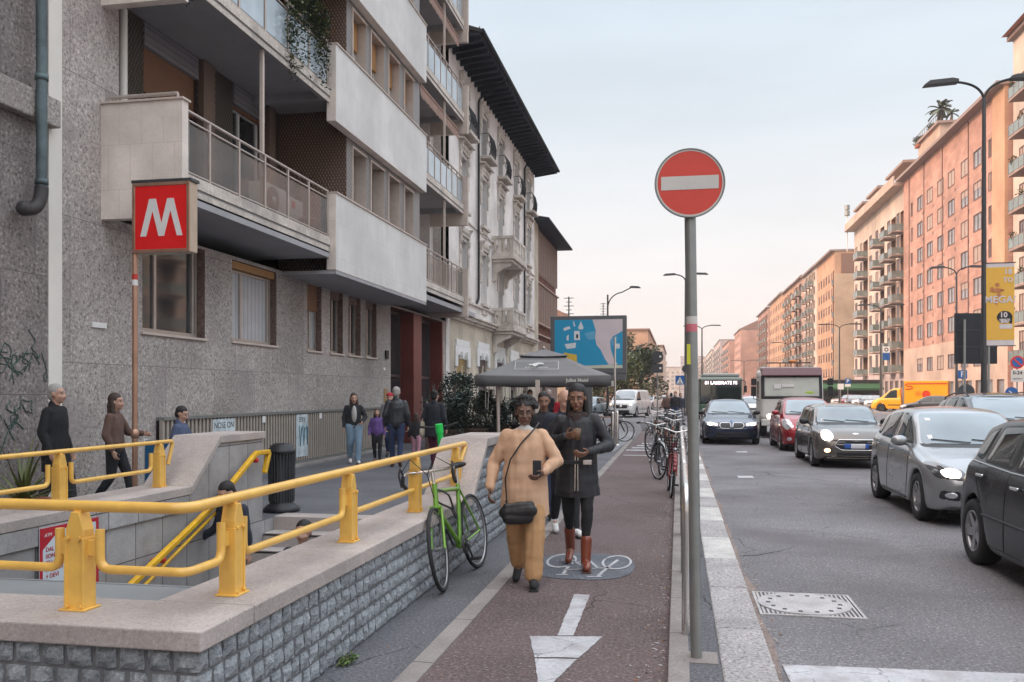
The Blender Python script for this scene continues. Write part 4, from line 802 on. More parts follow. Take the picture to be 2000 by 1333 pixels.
for i, (ya, yb, H, wm, lab, X) in enumerate(((384, 440, 24, salmon, 'distant salmon block with white balconies', RX-8), (445, 520, 28, greyp, 'distant grey pink block with white balconies', RX-9), (525, 640, 27, white_, 'distant pale block near the end of the street', RX-10), (645, 820, 27, beige, 'farthest beige block at the end of the row', RX-11))):
    c = [ya+4+(yb-ya-8)*j/7 for j in range(8)]; apartment('apartment_building', lab, ya, yb, H, 3.8, 3.1, wm, c, [(a+1.8, b-1.8) for a, b in zip(c[::2], c[1::2])], X=X, bd=1.2, winw=1.6, ground=False)
# far end of the street and the left side beyond the crossing
def end_block(name, label, x0, x1, Y, H, wm, depth=20, fl=3.1, cw=3.2, w=1.4, balc=False, z0=3.6, rot=False, gable=None):
    t = thing(name, label, 'building', ((x0+x1)/2, Y, 0)); cols = [x0+1.6+cw*i for i in range(int((x1-x0-1.6)/cw)+1) if x0+1.6+cw*i < x1-1]; ops = []; nfl = int((H-z0)/fl)
    for k in range(nfl): ops += [(c-w/2, c+w/2, z0+fl*k+.9, z0+fl*k+2.5, .15, 0) for c in cols]
    mb = MB(); wallgrid(mb, (0, Y, 0), (1, 0, 0), (0, -1, 0), x0, x1, 0, H, ops, mf=0); mb.poly([(x0, Y, 0), (x0, Y+depth, 0), (x0, Y+depth, H), (x0, Y, H)]); mb.poly([(x1, Y, 0), (x1, Y+depth, 0), (x1, Y+depth, H), (x1, Y, H)]); mb.build('wall', wm, t)
    mb = MB()
    if gable: mb.prism([(x0-.4, Y-.4, H), (x1+.4, Y-.4, H), ((x0+x1)/2, Y-.4, H+gable)], (0, depth, 0))
    else: mb.box(x0-.4, x1+.4, Y-.5, Y+depth, H, H+.3)
    mb.build('roof', mat('far roof', (.30,.17,.13), .8, var=.2), t)
    for n, o in enumerate(ops[:100]): q = bpy.data.objects.new('window', wmesh(w, 1.6, (0, .4, 0, 1)[n % 4], 'y')); link(q, t); q.location = ((o[0]+o[1])/2, Y, o[2])
    if balc:
        for k in range(min(nfl, 12)): mb = MB(); mb.box(x1-3.2, x1+1.2, Y-1.2, Y-.01, z0+fl*k, z0+fl*k+.15); mb.box(x1-3.2, x1+1.2, Y-1.2, Y-1.1, z0+fl*k+.151, z0+fl*k+1.1); mb.build('balcony', white_, t)
    return t
end_block('far_building', 'long grey pink building closing the view at the end of the street', 2, 24, 840, 36, greyp, w=2, cw=4)
end_block('far_building', 'pale flats closing the view left of the no entry pole', -14, 1.5, 700, 22, white_, w=2, cw=4)
end_block('apartment_building', 'tall orange flats with a column of white balconies left of the street', -13.2, -6.6, 195, 15.6, orange, balc=True, depth=60)
end_block('apartment_building', 'narrow tower of white balconies beside the dark round sign', -8.5, -4.5, 260, 15.5, white_, balc=True, depth=60)
end_block('apartment_building', 'low orange house with a red roof behind the trees', -13.5, -8.4, 120, 8.6, salmon, gable=1.2, w=1.2)
end_block('apartment_building', 'dark roofed house behind the advertising billboard', -17.5, -9.5, 95, 8.8, tan, gable=2.2, w=1.0)
def tree(label, x, y, z0, h, r, n, s, seed, mats=None, trunk=.25, low=.25, group='trees beyond the crossing'):
    t = thing('tree', label, 'tree', (x, y, z0), 0, group); rnd = random.Random(seed); mb = MB(); mb.tube([(x, y, z0), (x+.1, y, z0+h*.3), (x-.1, y+.1, z0+h*.7)], [trunk, trunk*.75, trunk*.3], 8)
    blobs = []
    for i in range(11):
        a = rnd.random()*6.28; rr = r*rnd.uniform(.2, .8); zz = z0 + h*(low + (1-low)*rnd.random()**.8*.92); k = 1 - .5*((zz-z0)/h)
        c = (x+math.cos(a)*rr*k, y+math.sin(a)*rr*k, zz); blobs.append(c); mb.tube([(x, y, z0+h*rnd.uniform(.2, .5)), ((x+c[0])/2, (y+c[1])/2, (z0+h*.4+zz)/2), c], [trunk*.35, trunk*.25, .03], 5)
    mb.build('trunk', M['bark'], t); mb = MB()
    for i, c in enumerate(blobs): q = r*rnd.uniform(.35, .55); leaves(mb, c, (q, q, q*.8), n//11, s, seed=seed*20+i, mi=len(mats or (1, 2)))
    mb.build('crown', mats or [M['leaf'], M['leaf3']], t); return t
tree('broad olive tree right of the billboard, partly behind the white van', -5.4, 84, 0, 4.9, 3.0, 4200, .30, 1, [M['leaf3'], M['leaf2']])
tree('tall blue green tree beside the dark round sign', -3.9, 92, 0, 7.2, 2.6, 5200, .32, 2, [M['leaf3'], M['leaf']])
tree('second olive tree tucked against the billboard edge', -7.9, 86, 0, 4.4, 2.8, 3000, .30, 3, [M['leaf2'], M['leaf3']])
tree('bare topped tree rising above the low orange house', -8.8, 140, 0, 11.5, 3.4, 2000, .4, 4, [M['leaf3'], M['leaf2']])
tree('thin crowned tree against the tall orange flats', -11, 150, 0, 11.8, 4.2, 2200, .4, 5, [M['leaf3'], M['leaf']])
# ------------------------------------------------------------------ metro stair: walls, copings, railings
CX0, CX1 = -2.46, -1.98
W_ = thing('parapet_wall', 'low wall of rough grey blocks under beige coping round the metro stairs', 'wall', (-2.2, 6, 0))
random.seed(21)
mb = MB()
def block(mb, c, sx, sy, sz, n, seed):
    """one split-face block: a front face grid pushed out irregularly; n = outward axis ('x' or '-y')"""
    k = 3; V = []; rnd = random.Random(seed)
    for i in range(k+1):
        for j in range(k+1):
            u, v = i/k, j/k; ed = min(u, 1-u, v, 1-v); d = (.006 if ed == 0 else .024) + rnd.uniform(-.005, .007)
            u2, v2 = (u-.5)*sx + rnd.uniform(-.003, .003), (v-.5)*sz + rnd.uniform(-.003, .003)
            V.append((c[0]+d, c[1]+u2, c[2]+v2) if n == 'x' else (c[0]+u2, c[1]-d, c[2]+v2))
    base = len(V)
    for i, j in ((0, 0), (k, 0), (k, k), (0, k)):
        u2, v2 = (i/k-.5)*sx, (j/k-.5)*sz; V.append((c[0]-.01, c[1]+u2, c[2]+v2) if n == 'x' else (c[0]+u2, c[1]+.01, c[2]+v2))
    F = [(i*(k+1)+j, (i+1)*(k+1)+j, (i+1)*(k+1)+j+1, i*(k+1)+j+1) for i in range(k) for j in range(k)]
    F += [tuple([j for j in range(k+1)][::-1]) + (base, base+3)][0:1]
    F[-1] = (base, base+3) + tuple(range(k, -1, -1))
    F.append((base+1, base) + tuple(i*(k+1) for i in range(k+1))); F.append((base+2, base+1) + tuple(k*(k+1)+j for j in range(k+1))); F.append((base+3, base+2) + tuple(i*(k+1)+k for i in range(k, -1, -1)))
    mb.add(V, F, 0, False)
def captop(y): return .52 if y < 8.35 else (.52 + (y-8.35)*.82 if y < 9.0 else 1.05)
WXF = -2.02
for r in range(10):
    z = .052 + r*.104; y = 3.385
    while y < 10.25:
        L_ = .098 + .018*((r*7+int(y*13)) % 3)
        if z + .05 < captop(y+L_/2) - (.0 if y < 8.3 else .04): block(mb, (WXF, y+L_/2, z), L_-.021, 0, .086, 'x', int(r*1000+y*77))
        y += L_
for r in range(5):
    z = .052 + r*.104; x = -1.998
    while x > -6.2:
        L_ = .108 + .014*((r*5+int(-x*11)) % 3); block(mb, (x-L_/2, 3.402, z), L_-.021, 0, .086, '-y', int(r*1000-x*91)); x -= L_
mb.build('block_facing', M['cobble'], W_)
mb = MB()
mb.prism([(WXF, 3.43, -.05), (WXF, 3.43, .519), (WXF, 8.35, .519), (WXF, 9.0, 1.05), (WXF, 10.26, 1.05), (WXF, 10.26, -.05)], (CX0+.02-WXF, 0, 0), 0)
mb.box(-6.2, WXF-.001, 3.404, 3.82, -.05, .519, 0)
mb.prism([(-5.74, 3.83, -3), (-5.74, 3.83, .519), (-5.74, 8.60, .519), (-5.74, 9.2, 1.04), (-5.74, 10.28, 1.04), (-5.74, 10.28, -3)], (.54, 0, 0), 1)
mb.build('core', [M['mortar'], M['cladding']], W_)
mb = MB(); mb.box(-5.2, -5.199+.0, 3.9, 10.6, -3, -.9, 0); mb.poly([(CX0, 3.83, -3), (CX0, 10.6, -3), (CX0, 10.6, .52), (CX0, 3.83, .52)], 0); mb.poly([(-5.2, 3.83, -3), (CX0, 3.83, -3), (CX0, 3.83, .52), (-5.2, 3.83, .52)], 0); mb.poly([(-5.2, 10.28, -3), (-5.2, 10.62, -3), (-5.2, 10.62, .0), (-5.2, 10.28, 0)], 0)
mb.build('stairwell_lining', M['cladding'], W_)
def slab_run(mb, pts_yz, xa, xb, th, L_=1.6):
    """coping slabs along a profile in (y, z), split by thin joints"""
    for (y0, z0), (y1, z1) in zip(pts_yz, pts_yz[1:]):
        n = max(1, round(math.dist((y0, z0), (y1, z1))/L_))
        for i in range(n):
            a, b = i/n, (i+1)/n; ya, za, yb, zb = y0+(y1-y0)*a+.002, z0+(z1-z0)*a, y0+(y1-y0)*b-.002, z0+(z1-z0)*b
            mb.prism([(xa, ya, za), (xa, yb, zb), (xa, yb, zb+th), (xa, ya, za+th)], (xb-xa, 0, 0))
mb = MB(); slab_run(mb, [(3.84, .521), (8.35, .521), (9.0, 1.052), (10.32, 1.052)], CX0-.03, CX1, .09)
for i in range(3): mb.box(-1.98-1.42*i-.002 if i else -1.98, -1.98-1.42*(i+1), 3.36, 3.836, .521, .611)
slab_run(mb, [(3.9, .521), (8.60, .521), (9.2, 1.042), (10.32, 1.042)], -5.76, -5.17, .09)
mb.build('coping', M['cap'], W_, bevel=.008)
mb = MB()
slab_run(mb, [(3.9, .36), (8.6, .36)], -5.199, -5.17, .155)
mb.build('coping_fascia', M['cladding'], W_)
mb = MB(); mb.box(-5.16, CX0-.035, 3.845, 4.26, .545, .575); mb.box(-5.16, CX0-.035, 4.261, 4.28, .50, .58); mb.build('cover_sheet', M['metal_ledge'], W_, bevel=.004)
# stairs
St = thing('metro_stairs', 'pale stone stairs leading down into the metro behind the yellow railing', 'stairs', (-3.8, 10.6, 0))
mb = MB()
for i in range(17):
    y = 10.6 - .31*i; z = -.165*(i+1); mb.box(-5.198, CX0-.002, y-.31, y, z-.3, z)
mb.build('steps', M['stair'], St, bevel=.01)
mb = MB()
for i in range(17): y = 10.6 - .31*i; z = -.165*(i); mb.box(-5.19, CX0-.01, y-.0, y+.045, z-.03, z+.004)
mb.build('nosing', M['cap'], St)
mb = MB(); mb.box(-5.2, CX0, 10.601, 10.95, -.6, .006); mb.build('top_slab', M['cap'], St)
mb = MB(); mb.box(-5.19, CX0, 3.84, 5.4, -2.85, -2.8); mb.build('landing', M['stair'], St)
# railings
def ypost(name, parent, x, y, dx, dy, z0=.611, z1=1.068):
    """folded yellow sheet post: a channel with clipped upper corners, base plate and bracket. (dx, dy) runs along the rail"""
    mb = MB(); d = Vector((dx, dy, 0)); p = Vector((-dy, dx, 0)); c = Vector((x, y, 0)); w, t_ = .050, .038
    prof = [(-w, z0), (w, z0), (w, z1-.085), (w*.42, z1), (-w*.42, z1), (-w, z1-.085)]
    mb.prism([c - p*t_ + d*a*.93 + Vector((0, 0, b)) for a, b in prof], p*t_*2)
    for sg in (-1, 1):
        pr2 = [(-t_-.007, z0), (t_+.007, z0), (t_+.007, z1-.12), (-t_-.007, z1-.12)]
        mb.prism([c + d*(sg*(w-.012)) + p*u + Vector((0, 0, v)) for u, v in pr2], d*(sg*.014))
    mb.prism([c + d*a + p*b + Vector((0, 0, z0)) for a, b in ((-.068, -.060), (.068, -.060), (.068, .060), (-.068, .060))], (0, 0, .010))
    mb.prism([c + d*a + p*b + Vector((0, 0, z1-.02)) for a, b in ((-.02, -.02), (.02, -.02), (.02, .02), (-.02, .02))], (0, 0, .03))
    o = mb.build(name, M['yellow'], parent, bevel=.003)
    mb = MB()
    for s in (-1, 1):
        for a, z in ((.035*s, z0+.02), (0.03*s, z1-.12)): mb.cyl(c + d*a + p*(t_+.006) + Vector((0, 0, z)), c + d*a + p*(t_+.016) + Vector((0, 0, z)), .011, n=6); mb.cyl(c + d*a - p*(t_+.006) + Vector((0, 0, z)), c + d*a - p*(t_+.016) + Vector((0, 0, z)), .011, n=6)
    mb.build('bolt', M['yellow'], o)
RZ, LZ, r1 = 1.092, .80, .0215
T1 = thing('railing', 'yellow tubular railing on box posts along the near and right walls of the stairs', 'railing', (-2.2, 5, .61))
RXr = -2.2
mb = MB(); mb.tube(rounded([(-6.0, 3.62, RZ), (RXr, 3.62, RZ), (RXr, 8.92, RZ), (RXr, 8.60, .86)], .10, 7), r1+.005, 14); mb.build('top_rail', M['yellow'], T1)
ypost('post', T1, -2.75, 3.62, 1, 0); ypost('post', T1, -4.4, 3.62, 1, 0); ys = [4.03, 5.6, 7.12, 8.5]
for y in ys: ypost('post', T1, RXr, y, 0, 1)
def lower(path, name='lower_rail', parent=T1, r=.06): mb = MB(); mb.tube(rounded(path, r, 6), r1, 12); mb.build(name, M['yellow'], parent)
lower([(-2.645, 3.62, .985), (-2.645, 3.62, LZ), (RXr, 3.62, LZ), (RXr, 3.92, LZ), (RXr, 3.92, .985)])
lower([(-4.25, 3.62, .985), (-4.25, 3.62, LZ), (-2.855, 3.62, LZ), (-2.855, 3.62, .985)]); lower([(-6, 3.62, LZ), (-4.55, 3.62, LZ), (-4.55, 3.62, .985)])
lower([(RXr, 4.14, .985), (RXr, 4.14, LZ), (RXr, 5.485, LZ), (RXr, 5.485, .985)])
lower([(RXr, 5.66, LZ), (RXr, 7.05, LZ)]); lower([(RXr, 7.19, LZ), (RXr, 8.43, LZ)])
mb = MB()
for (x, y, dx, dy) in ((-2.645, 3.62, -1, 0), (-2.855, 3.62, 1, 0), (RXr, 3.92, 0, 1), (RXr, 4.14, 0, -1), (RXr, 5.485, 0, 1)):
    d = Vector((dx, dy, 0)); p = Vector((-dy, dx, 0)); c = Vector((x, y, .9)) + d*.05; mb.prism([c + d*a + p*b - Vector((0, 0, .035)) for a, b in ((-.05, -.014), (.04, -.014), (.04, .014), (-.05, .014))], (0, 0, .07))
mb.build('clip', M['yellow'], T1)
T2 = thing('railing', 'yellow tubular railing on box posts along the far left wall of the stairs', 'railing', (-5.47, 7, .61))
XL = -5.47
mb = MB(); mb.tube(rounded([(XL, 3.4, RZ), (XL, 8.72, RZ), (XL, 8.62, .84)], .06, 6), r1, 12); mb.build('top_rail', M['yellow'], T2)
for y in (8.46, 6.93, 5.4, 3.95): ypost('post', T2, XL, y, 0, 1)
for a, b in ((7.08, 8.31), (5.55, 6.78), (4.1, 5.25)): lower([(XL, a, .985), (XL, a, LZ), (XL, b, LZ), (XL, b, .985)], parent=T2)
T3 = thing('handrail', 'bright yellow sloping handrail with hooked end fixed to the stairwell wall', 'handrail', (-5.1, 8.5, 0))
mb = MB(); path = [(10.08, .62), (10.2, .88), (9.86, .885), (8.9, .38), (7.36, -.20), (5.2, -1.2)]
for (ya, za), (yb, zb) in zip(path, path[1:]):
    d = Vector((0, yb-ya, zb-za)); n_ = Vector((0, -d.z, d.y)).normalized()*.028
    for x0, x1, k in ((-5.10, -5.04, 1),): mb.prism([Vector((x0, ya, za))-n_, Vector((x0, yb, zb))-n_, Vector((x0, yb, zb))+n_, Vector((x0, ya, za))+n_], (x1-x0, 0, 0))
mb.build('rail', M['yellow_hand'], T3, bevel=.012)
mb = MB(); mb.tube(rounded([(-5.07, 8.95, .30), (-5.07, 7.3, -.36), (-5.07, 5.2, -1.38)], .05), .02, 8); mb.build('lower_rail', M['yellow_hand'], T3)
for (y, z) in ((9.86, .80), (9.2, .47), (7.9, -.05), (6.6, -.62)): mb = MB(); mb.tube([(-5.19, y, z-.01), (-5.08, y, z-.01), (-5.08, y, z+.04)], .022, 8); mb.ball((-5.07, y, z), .036, 10); mb.build('bracket', M['red'], T3)
# poster on the inner wall
t = thing('notice_poster', 'white notice with red border and red corner on the stairwell wall behind the railing', 'poster', (-5.19, 6.7, .2))
mb = MB(); X = -5.165; a, b, z0, z1 = 6.30, 7.04, -.42, .50
mb.box(X, X+.006, a, b, z0, z1); mb.build('sheet', mat('bluish white paper', (.60,.66,.70), .5, var=.04), t)
RED = mat('poster red', (.45,.015,.03), .5)
mb = MB(); mb.box(X+.0061, X+.008, a, a+.035, z0, z1); mb.box(X+.0061, X+.008, b-.035, b, z0, z1); mb.box(X+.0061, X+.008, a+.035, b-.035, z1-.035, z1); mb.prism([(X+.0061, a+.035, z1-.035), (X+.0061, a+.24, z1-.035), (X+.0061, a+.035, z1-.18)], (.0019, 0, 0)); mb.build('border', RED, t)
text('ATM', .042, basis((X+.0085, a+.095, z1-.065), (0, 1, 0), (0, 0, 1)), M['white'], 'logo', t, .001, shear=.3)
for i, s_ in enumerate(('DAL 18', 'SONO IN', 'GLI ACC', 'NELLE ST', '+ DEVI')): text(s_, .052, basis((X+.0085, a+.07, z1-.185-.056*i), (0, 1, 0), (0, 0, 1)), RED, 'lettering', t, .001, 'LEFT')
text('AMO PE', .05, basis((X+.0085, a+.3, -.10), (0, 1, 0), (0, 0, 1)), M['dark'], 'lettering', t, .001, 'LEFT')
# litter bin
t = thing('litter_bin', 'tall black ribbed litter bin at the end of the stairwell wall', 'litter bin', (-5.32, 11.12, 0)); bx, by = -5.34, 11.12
mb = MB(); mb.lathe([(0, 0), (.24, 0), (.25, .03), (.22, .07), (.17, .11), (.155, .14), (.155, .80), (.0, .80)], (bx, by, 0), 28); mb.build('drum', M['black_metal'], t)
mb = MB()
for i in range(26): a = 2*math.pi*i/26; mb.tube([(bx+.163*math.cos(a), by+.163*math.sin(a), .14), (bx+.170*math.cos(a), by+.170*math.sin(a), .45), (bx+.177*math.cos(a), by+.177*math.sin(a), .80)], .011, 5)
mb.build('ribs', M['char_metal'], t)
mb = MB(); mb.lathe([(.17, .79), (.19, .80), (.19, .835), (.175, .85), (.15, .90), (.10, .93), (0, .935)], (bx, by, 0), 28); mb.build('lid', M['black_metal'], t)
# metro M sign
t = thing('metro_sign', 'red box sign with a white letter M on a copper coloured pole', 'sign', (-7.03, 10.36, 0)); px0, py0 = -7.06, 10.37
COP = mat('coppery steel', (.45,.27,.19), .35, .7, .2, 4)
mb = MB(); mb.tube([(px0, py0, 0), (px0, py0, 3.5)], .036, 14); mb.lathe([(.036, 0), (.07, .0), (.07, .03), (.036, .05)], (px0, py0, .0), 16); mb.lathe([(.038, 0), (.055, .02), (.055, .09), (.038, .12)], (px0, py0, 1.02), 14, 0); mb.build('pole', [COP, M['steel']], t)
mb = MB(); mb.lathe([(.038, 0), (.038, .07)], (px0, py0, 3.12), 14); mb.build('red_band', M['red'], t); mb = MB(); mb.lathe([(.0382, 0), (.0382, .075)], (px0, py0, 3.04), 14); mb.build('white_band', M['white'], t)
bz0, bz1, xa, xb, ya = 3.46, 4.38, -7.07, -6.24, 10.33
mb = MB(); mb.box(xa, xb, ya+.01, ya+.19, bz0, bz1); BX = mb.build('box', mat('champagne metal box', (.50,.42,.33), .4, .4, .12), t, bevel=.012)
mb = MB(); mb.box(xa-.01, xb+.02, ya-.01, ya+.2, bz1+.001, bz1+.04); mb.build('lid', M['char_metal'], BX)
mb = MB(); f = .045
for q in ((xa, xb, bz0, bz0+f), (xa, xb, bz1-f, bz1), (xa, xa+f, bz0+f, bz1-f), (xb-f, xb, bz0+f, bz1-f)): mb.box(q[0], q[1], ya-.012, ya+.009, q[2], q[3])
mb.build('frame', COP, BX, bevel=.006)
mb = MB(); mb.box(xa+f, xb-f, ya-.002, ya+.008, bz0+f, bz1-f); mb.build('red_face', mat('signal red panel', (.80,.012,.012), .35, var=.05), BX)
mcx, mh = (xa+xb)/2+.01, .49; z0 = (bz0+bz1)/2-mh/2+.0; w2 = .305
P = [(-.305, 0), (-.22, 0), (-.129, .335), (-.04, 0), (.039, 0), (.130, .335), (.224, 0), (.302, 0), (.176, .49), (.085, .49), (0, .165), (-.08, .49), (-.175, .49)]
mb = MB(); mb.prism([(mcx+x, ya-.0085, z0+z) for x, z in P], (0, .006, 0)); mb.build('letter_m', M['white'], BX)
# blue board behind the left railing
t = thing('information_board', 'dark blue board with a pale edge standing behind the left railing', 'board', (-6.45, 9.96, 0)); mb = MB(); mb.box(-6.62, -6.24, 9.93, 9.99, .30, 1.02); mb.build('board', mat('dark blue panel', (.01,.09,.20), .4), t, bevel=.005)
mb = MB(); mb.box(-6.66, -6.625, 9.92, 10.0, 0, 1.04); mb.box(-6.235, -6.2, 9.92, 10.0, 0, 1.04); mb.build('post', M['plastic_white'], t)
# leaves of a plant at the left edge
t = thing('spiky_plant', 'pointed green leaves reaching in at the left edge beside the railing', 'plant', (-6.45, 7.9, 0)); mb = MB(); mb.lathe([(0, 0), (.22, 0), (.30, .5), (.27, .5), (0, .45)], (-6.75, 8.0, 0), 18); mb.build('pot', M['terracotta'], t); mb = MB(); rnd = random.Random(4)
for i in range(46):
    a = rnd.random()*6.28; el = rnd.uniform(.2, 1.4); L_ = rnd.uniform(.5, .95); p0 = Vector((-6.75, 8.0, .48)); d = Vector((math.cos(a)*math.cos(el), math.sin(a)*math.cos(el), math.sin(el))); q = bezier(p0, p0+d*L_*.7, p0+d*L_+Vector((math.cos(a)*.1, math.sin(a)*.1, -.12)), 5); s_ = d.cross(Vector((0, 0, 1))).normalized()*.022
    for k in range(5): u = 1-k/5; v = 1-(k+1)/5; mb.add([q[k]-s_*u, q[k]+s_*u, q[k+1]+s_*v, q[k+1]-s_*v], [(0, 1, 2, 3)])
mb.build('foliage', M['leaf2'], t)
# ------------------------------------------------------------------ street furniture
def at(px, D, z=0):
    """ground point seen in picture column px at depth D"""
    u = (px-1000)/1700.; a = math.atan(325/1700.); return Vector((u*D*math.cos(a)-D*math.sin(a), u*D*math.sin(a)+D*math.cos(a), z))
# no entry sign
t = thing('no_entry_sign', 'round red no entry sign with a white bar on a grey steel pole', 'traffic sign', (.10, 5.3, .04))
tx, bx_ = .064, .105
mb = MB(); mb.tube([(bx_, 5.3, .035), (tx, 5.3, 3.02)], .0335, 20); mb.build('pole', M['galv'], t)
lx = lambda z: bx_ + (tx-bx_)*z/3.02
for z0, z1, m_, nm in ((2.03, 2.075, M['plastic_white'], 'white_band'), (1.985, 2.03, mat('faded pink band', (.62,.16,.20), .5), 'pink_band')):
    mb = MB(); mb.tube([(lx(z0), 5.3, z0), (lx(z1), 5.3, z1)], .0342, 20); mb.build(nm, m_, t)
mb = MB(); mb.box(lx(1.85)-.030, lx(1.85)-.006, 5.268, 5.272, 1.79, 1.91); mb.build('yellow_sticker', mat('yellow sticker', (.62,.62,.05), .5), t)
DC = Vector((.066, 5.255, 2.862)); rot = Matrix.Translation(DC) @ Matrix.Rotation(R(5), 4, 'Z') @ Matrix.Rotation(R(90), 4, 'X')
mb = MB(); mb.lathe([(0, -.012), (.201, -.012), (.206, -.006), (.206, .008), (.200, .010), (.197, .004)], n=56, M=rot); dk = mb.build('disc', M['galv'], t)
RD = mat('sun bleached sign red', (.62,.055,.035), .45, var=.06, scale=9)
mb = MB(); mb.lathe([(0, .0041), (.1965, .0041)], n=56, M=rot, sm=False); mb.build('red_face', RD, dk)
mb = MB(); mb.lathe([(.1885, .0055), (.1965, .0055)], n=56, M=rot, sm=False); mb.build('white_rim', M['plastic_white'], dk)
mb = MB(); mb.add([(-.168, -.042, .0062), (.168, -.036, .0062), (.168, .044, .0062), (-.168, .038, .0062)], [(0, 1, 2, 3)], 0, False, rot); mb.build('white_bar', M['plastic_white'], dk)
mb = MB(); mb.box(.03, .10, 5.262, 5.335, 2.80, 2.83); mb.box(.03, .10, 5.262, 5.335, 2.90, 2.93); mb.build('bracket', M['galv'], dk)
mb = MB(); mb.box(-.01, .23, 5.19, 5.42, .035, .047); mb.build('base_plate', M['concrete_kerb'], t)
# stainless hoop barriers
def hoop():
    t = thing('steel_hoop_barrier', 'stainless hoop', 'barrier', (0, 0, 0), 0, 'steel hoop barriers between cycle lane and road')
    mb = MB(); mb.tube(rounded([(0, 0, 0), (0, 0, .96), (0, 1.95, .96), (0, 1.95, 0)], .16, 8), .028, 14); mb.build('hoop', M['steel'], t)
    mb = MB(); mb.tube([(0, .03, .52), (0, 1.92, .52)], .018, 10); mb.build('cross_bar', M['steel'], t); return t
h0 = hoop()
hl = ['nearest stainless hoop barrier, directly behind the no entry pole', 'second stainless hoop barrier from the no entry pole', 'third stainless hoop barrier from the no entry pole, beside the red bicycle', 'fourth stainless hoop barrier from the no entry pole, beyond the red bicycle', 'fifth stainless hoop barrier, beside the cluster of parked bicycles']
for i in range(5): o = h0 if i == 0 else copy_tree(h0); place(o, (.048, 5.78+2.06*i, .04), 0, hl[i])
# street lamps
def lamp(label, loc, h, double=True, r=.075, arm=1.5, rz=0, banner=False, group='street lamps along the avenue'):
    t = thing('street_lamp', label, 'street lamp', loc, rz, group); Mx = Matrix.Translation(loc) @ Matrix.Rotation(rz, 4, 'Z')
    mb = MB(); mb.tube([(0, 0, 0), (0, 0, h*.35), (0, 0, h-.5)], [r*1.3, r, r*.7], 12, M=Mx); mb.lathe([(r*2.2, 0), (r*2.2, .12), (r*1.35, .3)], n=12, M=Mx); p = mb.build('pole', M['char_metal'], t)
    for s in ((-1, 1) if double else (1,)):
        mb = MB(); a = arm*(1 if double else 1)
        if double: mb.tube([M_ for M_ in bezier((0, 0, h-.55), (.05*s, 0, h-.1), (a*.5*s, 0, h-.02), 8)], r*.5, 8, M=Mx)
        else: mb.tube(bezier((0, 0, h-1.4), (.1, 0, h-.5), (1.0, 0, h-.35), 8) + [Vector((a*s, 0, h))], r*.5, 8, M=Mx)
        mb.build('arm', M['black_metal'], t); mb = MB(); x0, x1 = (a*.45, a*1.05) if double else (a*.9, a*1.35); sl = .10 if double else .05
        pr = [(x0*s, h-.06), (x0*s, h+.03), ((x0+.15)*s, h+.07), (x1*s-.15*s, h+.03+sl*.1), (x1*s, h-.07), (x1*s, h-.10)]
        mb.prism([(x, -.13, z) for x, z in pr], (0, .26, 0), M=Mx); mb.build('lamp_head', M['char_metal'], t, bevel=.02)
    return t
L1 = lamp('tall double armed street lamp carrying the yellow banner', (8.07, 25.37, .05), 10.0, r=.07, arm=1.45)
lamp('double armed street lamp directly left of the no entry pole', (.50, 63.2, 0), 10.1, arm=1.5, r=.09)
lamp('distant double armed street lamp just right of the no entry pole', (2.87, 110.4, 0), 10.0, arm=2.2, r=.11)
lamp('double armed street lamp in front of the salmon pink block', (17.9, 61.5, 0), 9.9, arm=1.6, r=.08)
lamp('double armed street lamp in front of the block with glass balconies', (18.6, 86.5, 0), 9.9, arm=2.0, r=.09); lamp('double armed street lamp in front of the plain tan end wall', (18.3, 106, 0), 9.6, arm=2.3, r=.09)
lamp('small double armed street lamp in the row before the far orange blocks', (17.8, 150, 0), 10, arm=2.6, r=.1); lamp('tiny farthest double armed street lamp before the pink blocks', (16.5, 230, 0), 10, arm=3.2, r=.13)
lamp('single armed curved street lamp rising behind the billboard', (-4.86, 61.1, 0), 9.0, False, .08, 1.7)
# banner on the nearest lamp
b0 = at(1925.5, 23.35); b1 = at(1981, 23.2); zt, zb = 1.62+(768-514)*23.3/1700, 1.62+(768-676)*23.3/1700
t = thing('street_banner', 'yellow hanging banner with a white headline and a black speech bubble reading 10', 'banner', tuple(b0)); YB = mat('banner yellow', (.72,.42,.06), .6, var=.04); WB = mat('banner white', (.60,.56,.56), .6)
ux = (b1-b0).normalized(); wB = (b1-b0).length; up = Vector((0, 0, 1)); nrm = ux.cross(up).normalized()
def bq(mb, x0, x1, z0, z1, off=.0, mi=0): o_ = b0 + nrm*off; mb.prism([o_+ux*x0*wB+up*z0, o_+ux*x1*wB+up*z0, o_+ux*x1*wB+up*z1, o_+ux*x0*wB+up*z1], -nrm*.004, mi)
Hh = zt-zb; mb = MB(); bq(mb, .0, 1, zb, zt); sh = mb.build('sheet', WB, t)
mb = MB(); bq(mb, 0, 1, zb+.155, zt-.12, .004); mb.build('yellow_field', YB, sh)
def btext(s_, size, fx, fz, m_, nm='lettering'): o_ = b0+ux*fx*wB+nrm*.012; text(s_, size, basis((o_.x, o_.y, zb+fz*Hh), ux, up), m_, nm, sh, .001, bold=.006)
btext('MEGA!', .26, .5, .555, WB); btext('18', .20, .78, .89, WB); btext('TO', .17, .78, .79, WB)
mb = MB(); c = b0+ux*.66*wB+nrm*.010+up*(zb+.345*Hh); mb.poly([c+ux*.19*math.cos(a)+up*.165*math.sin(a) for a in [2*math.pi*i/28 for i in range(28)]]); mb.poly([c+ux*.02-up*.10, c+ux*.18-up*.19, c+ux*.185-up*.02]); bb = mb.build('bubble', M['dark'], sh); btext('10', .19, .62, .37, WB); btext('MINUTI', .075, .66, .31, WB); btext('GRATIS', .06, .66, .285, WB)
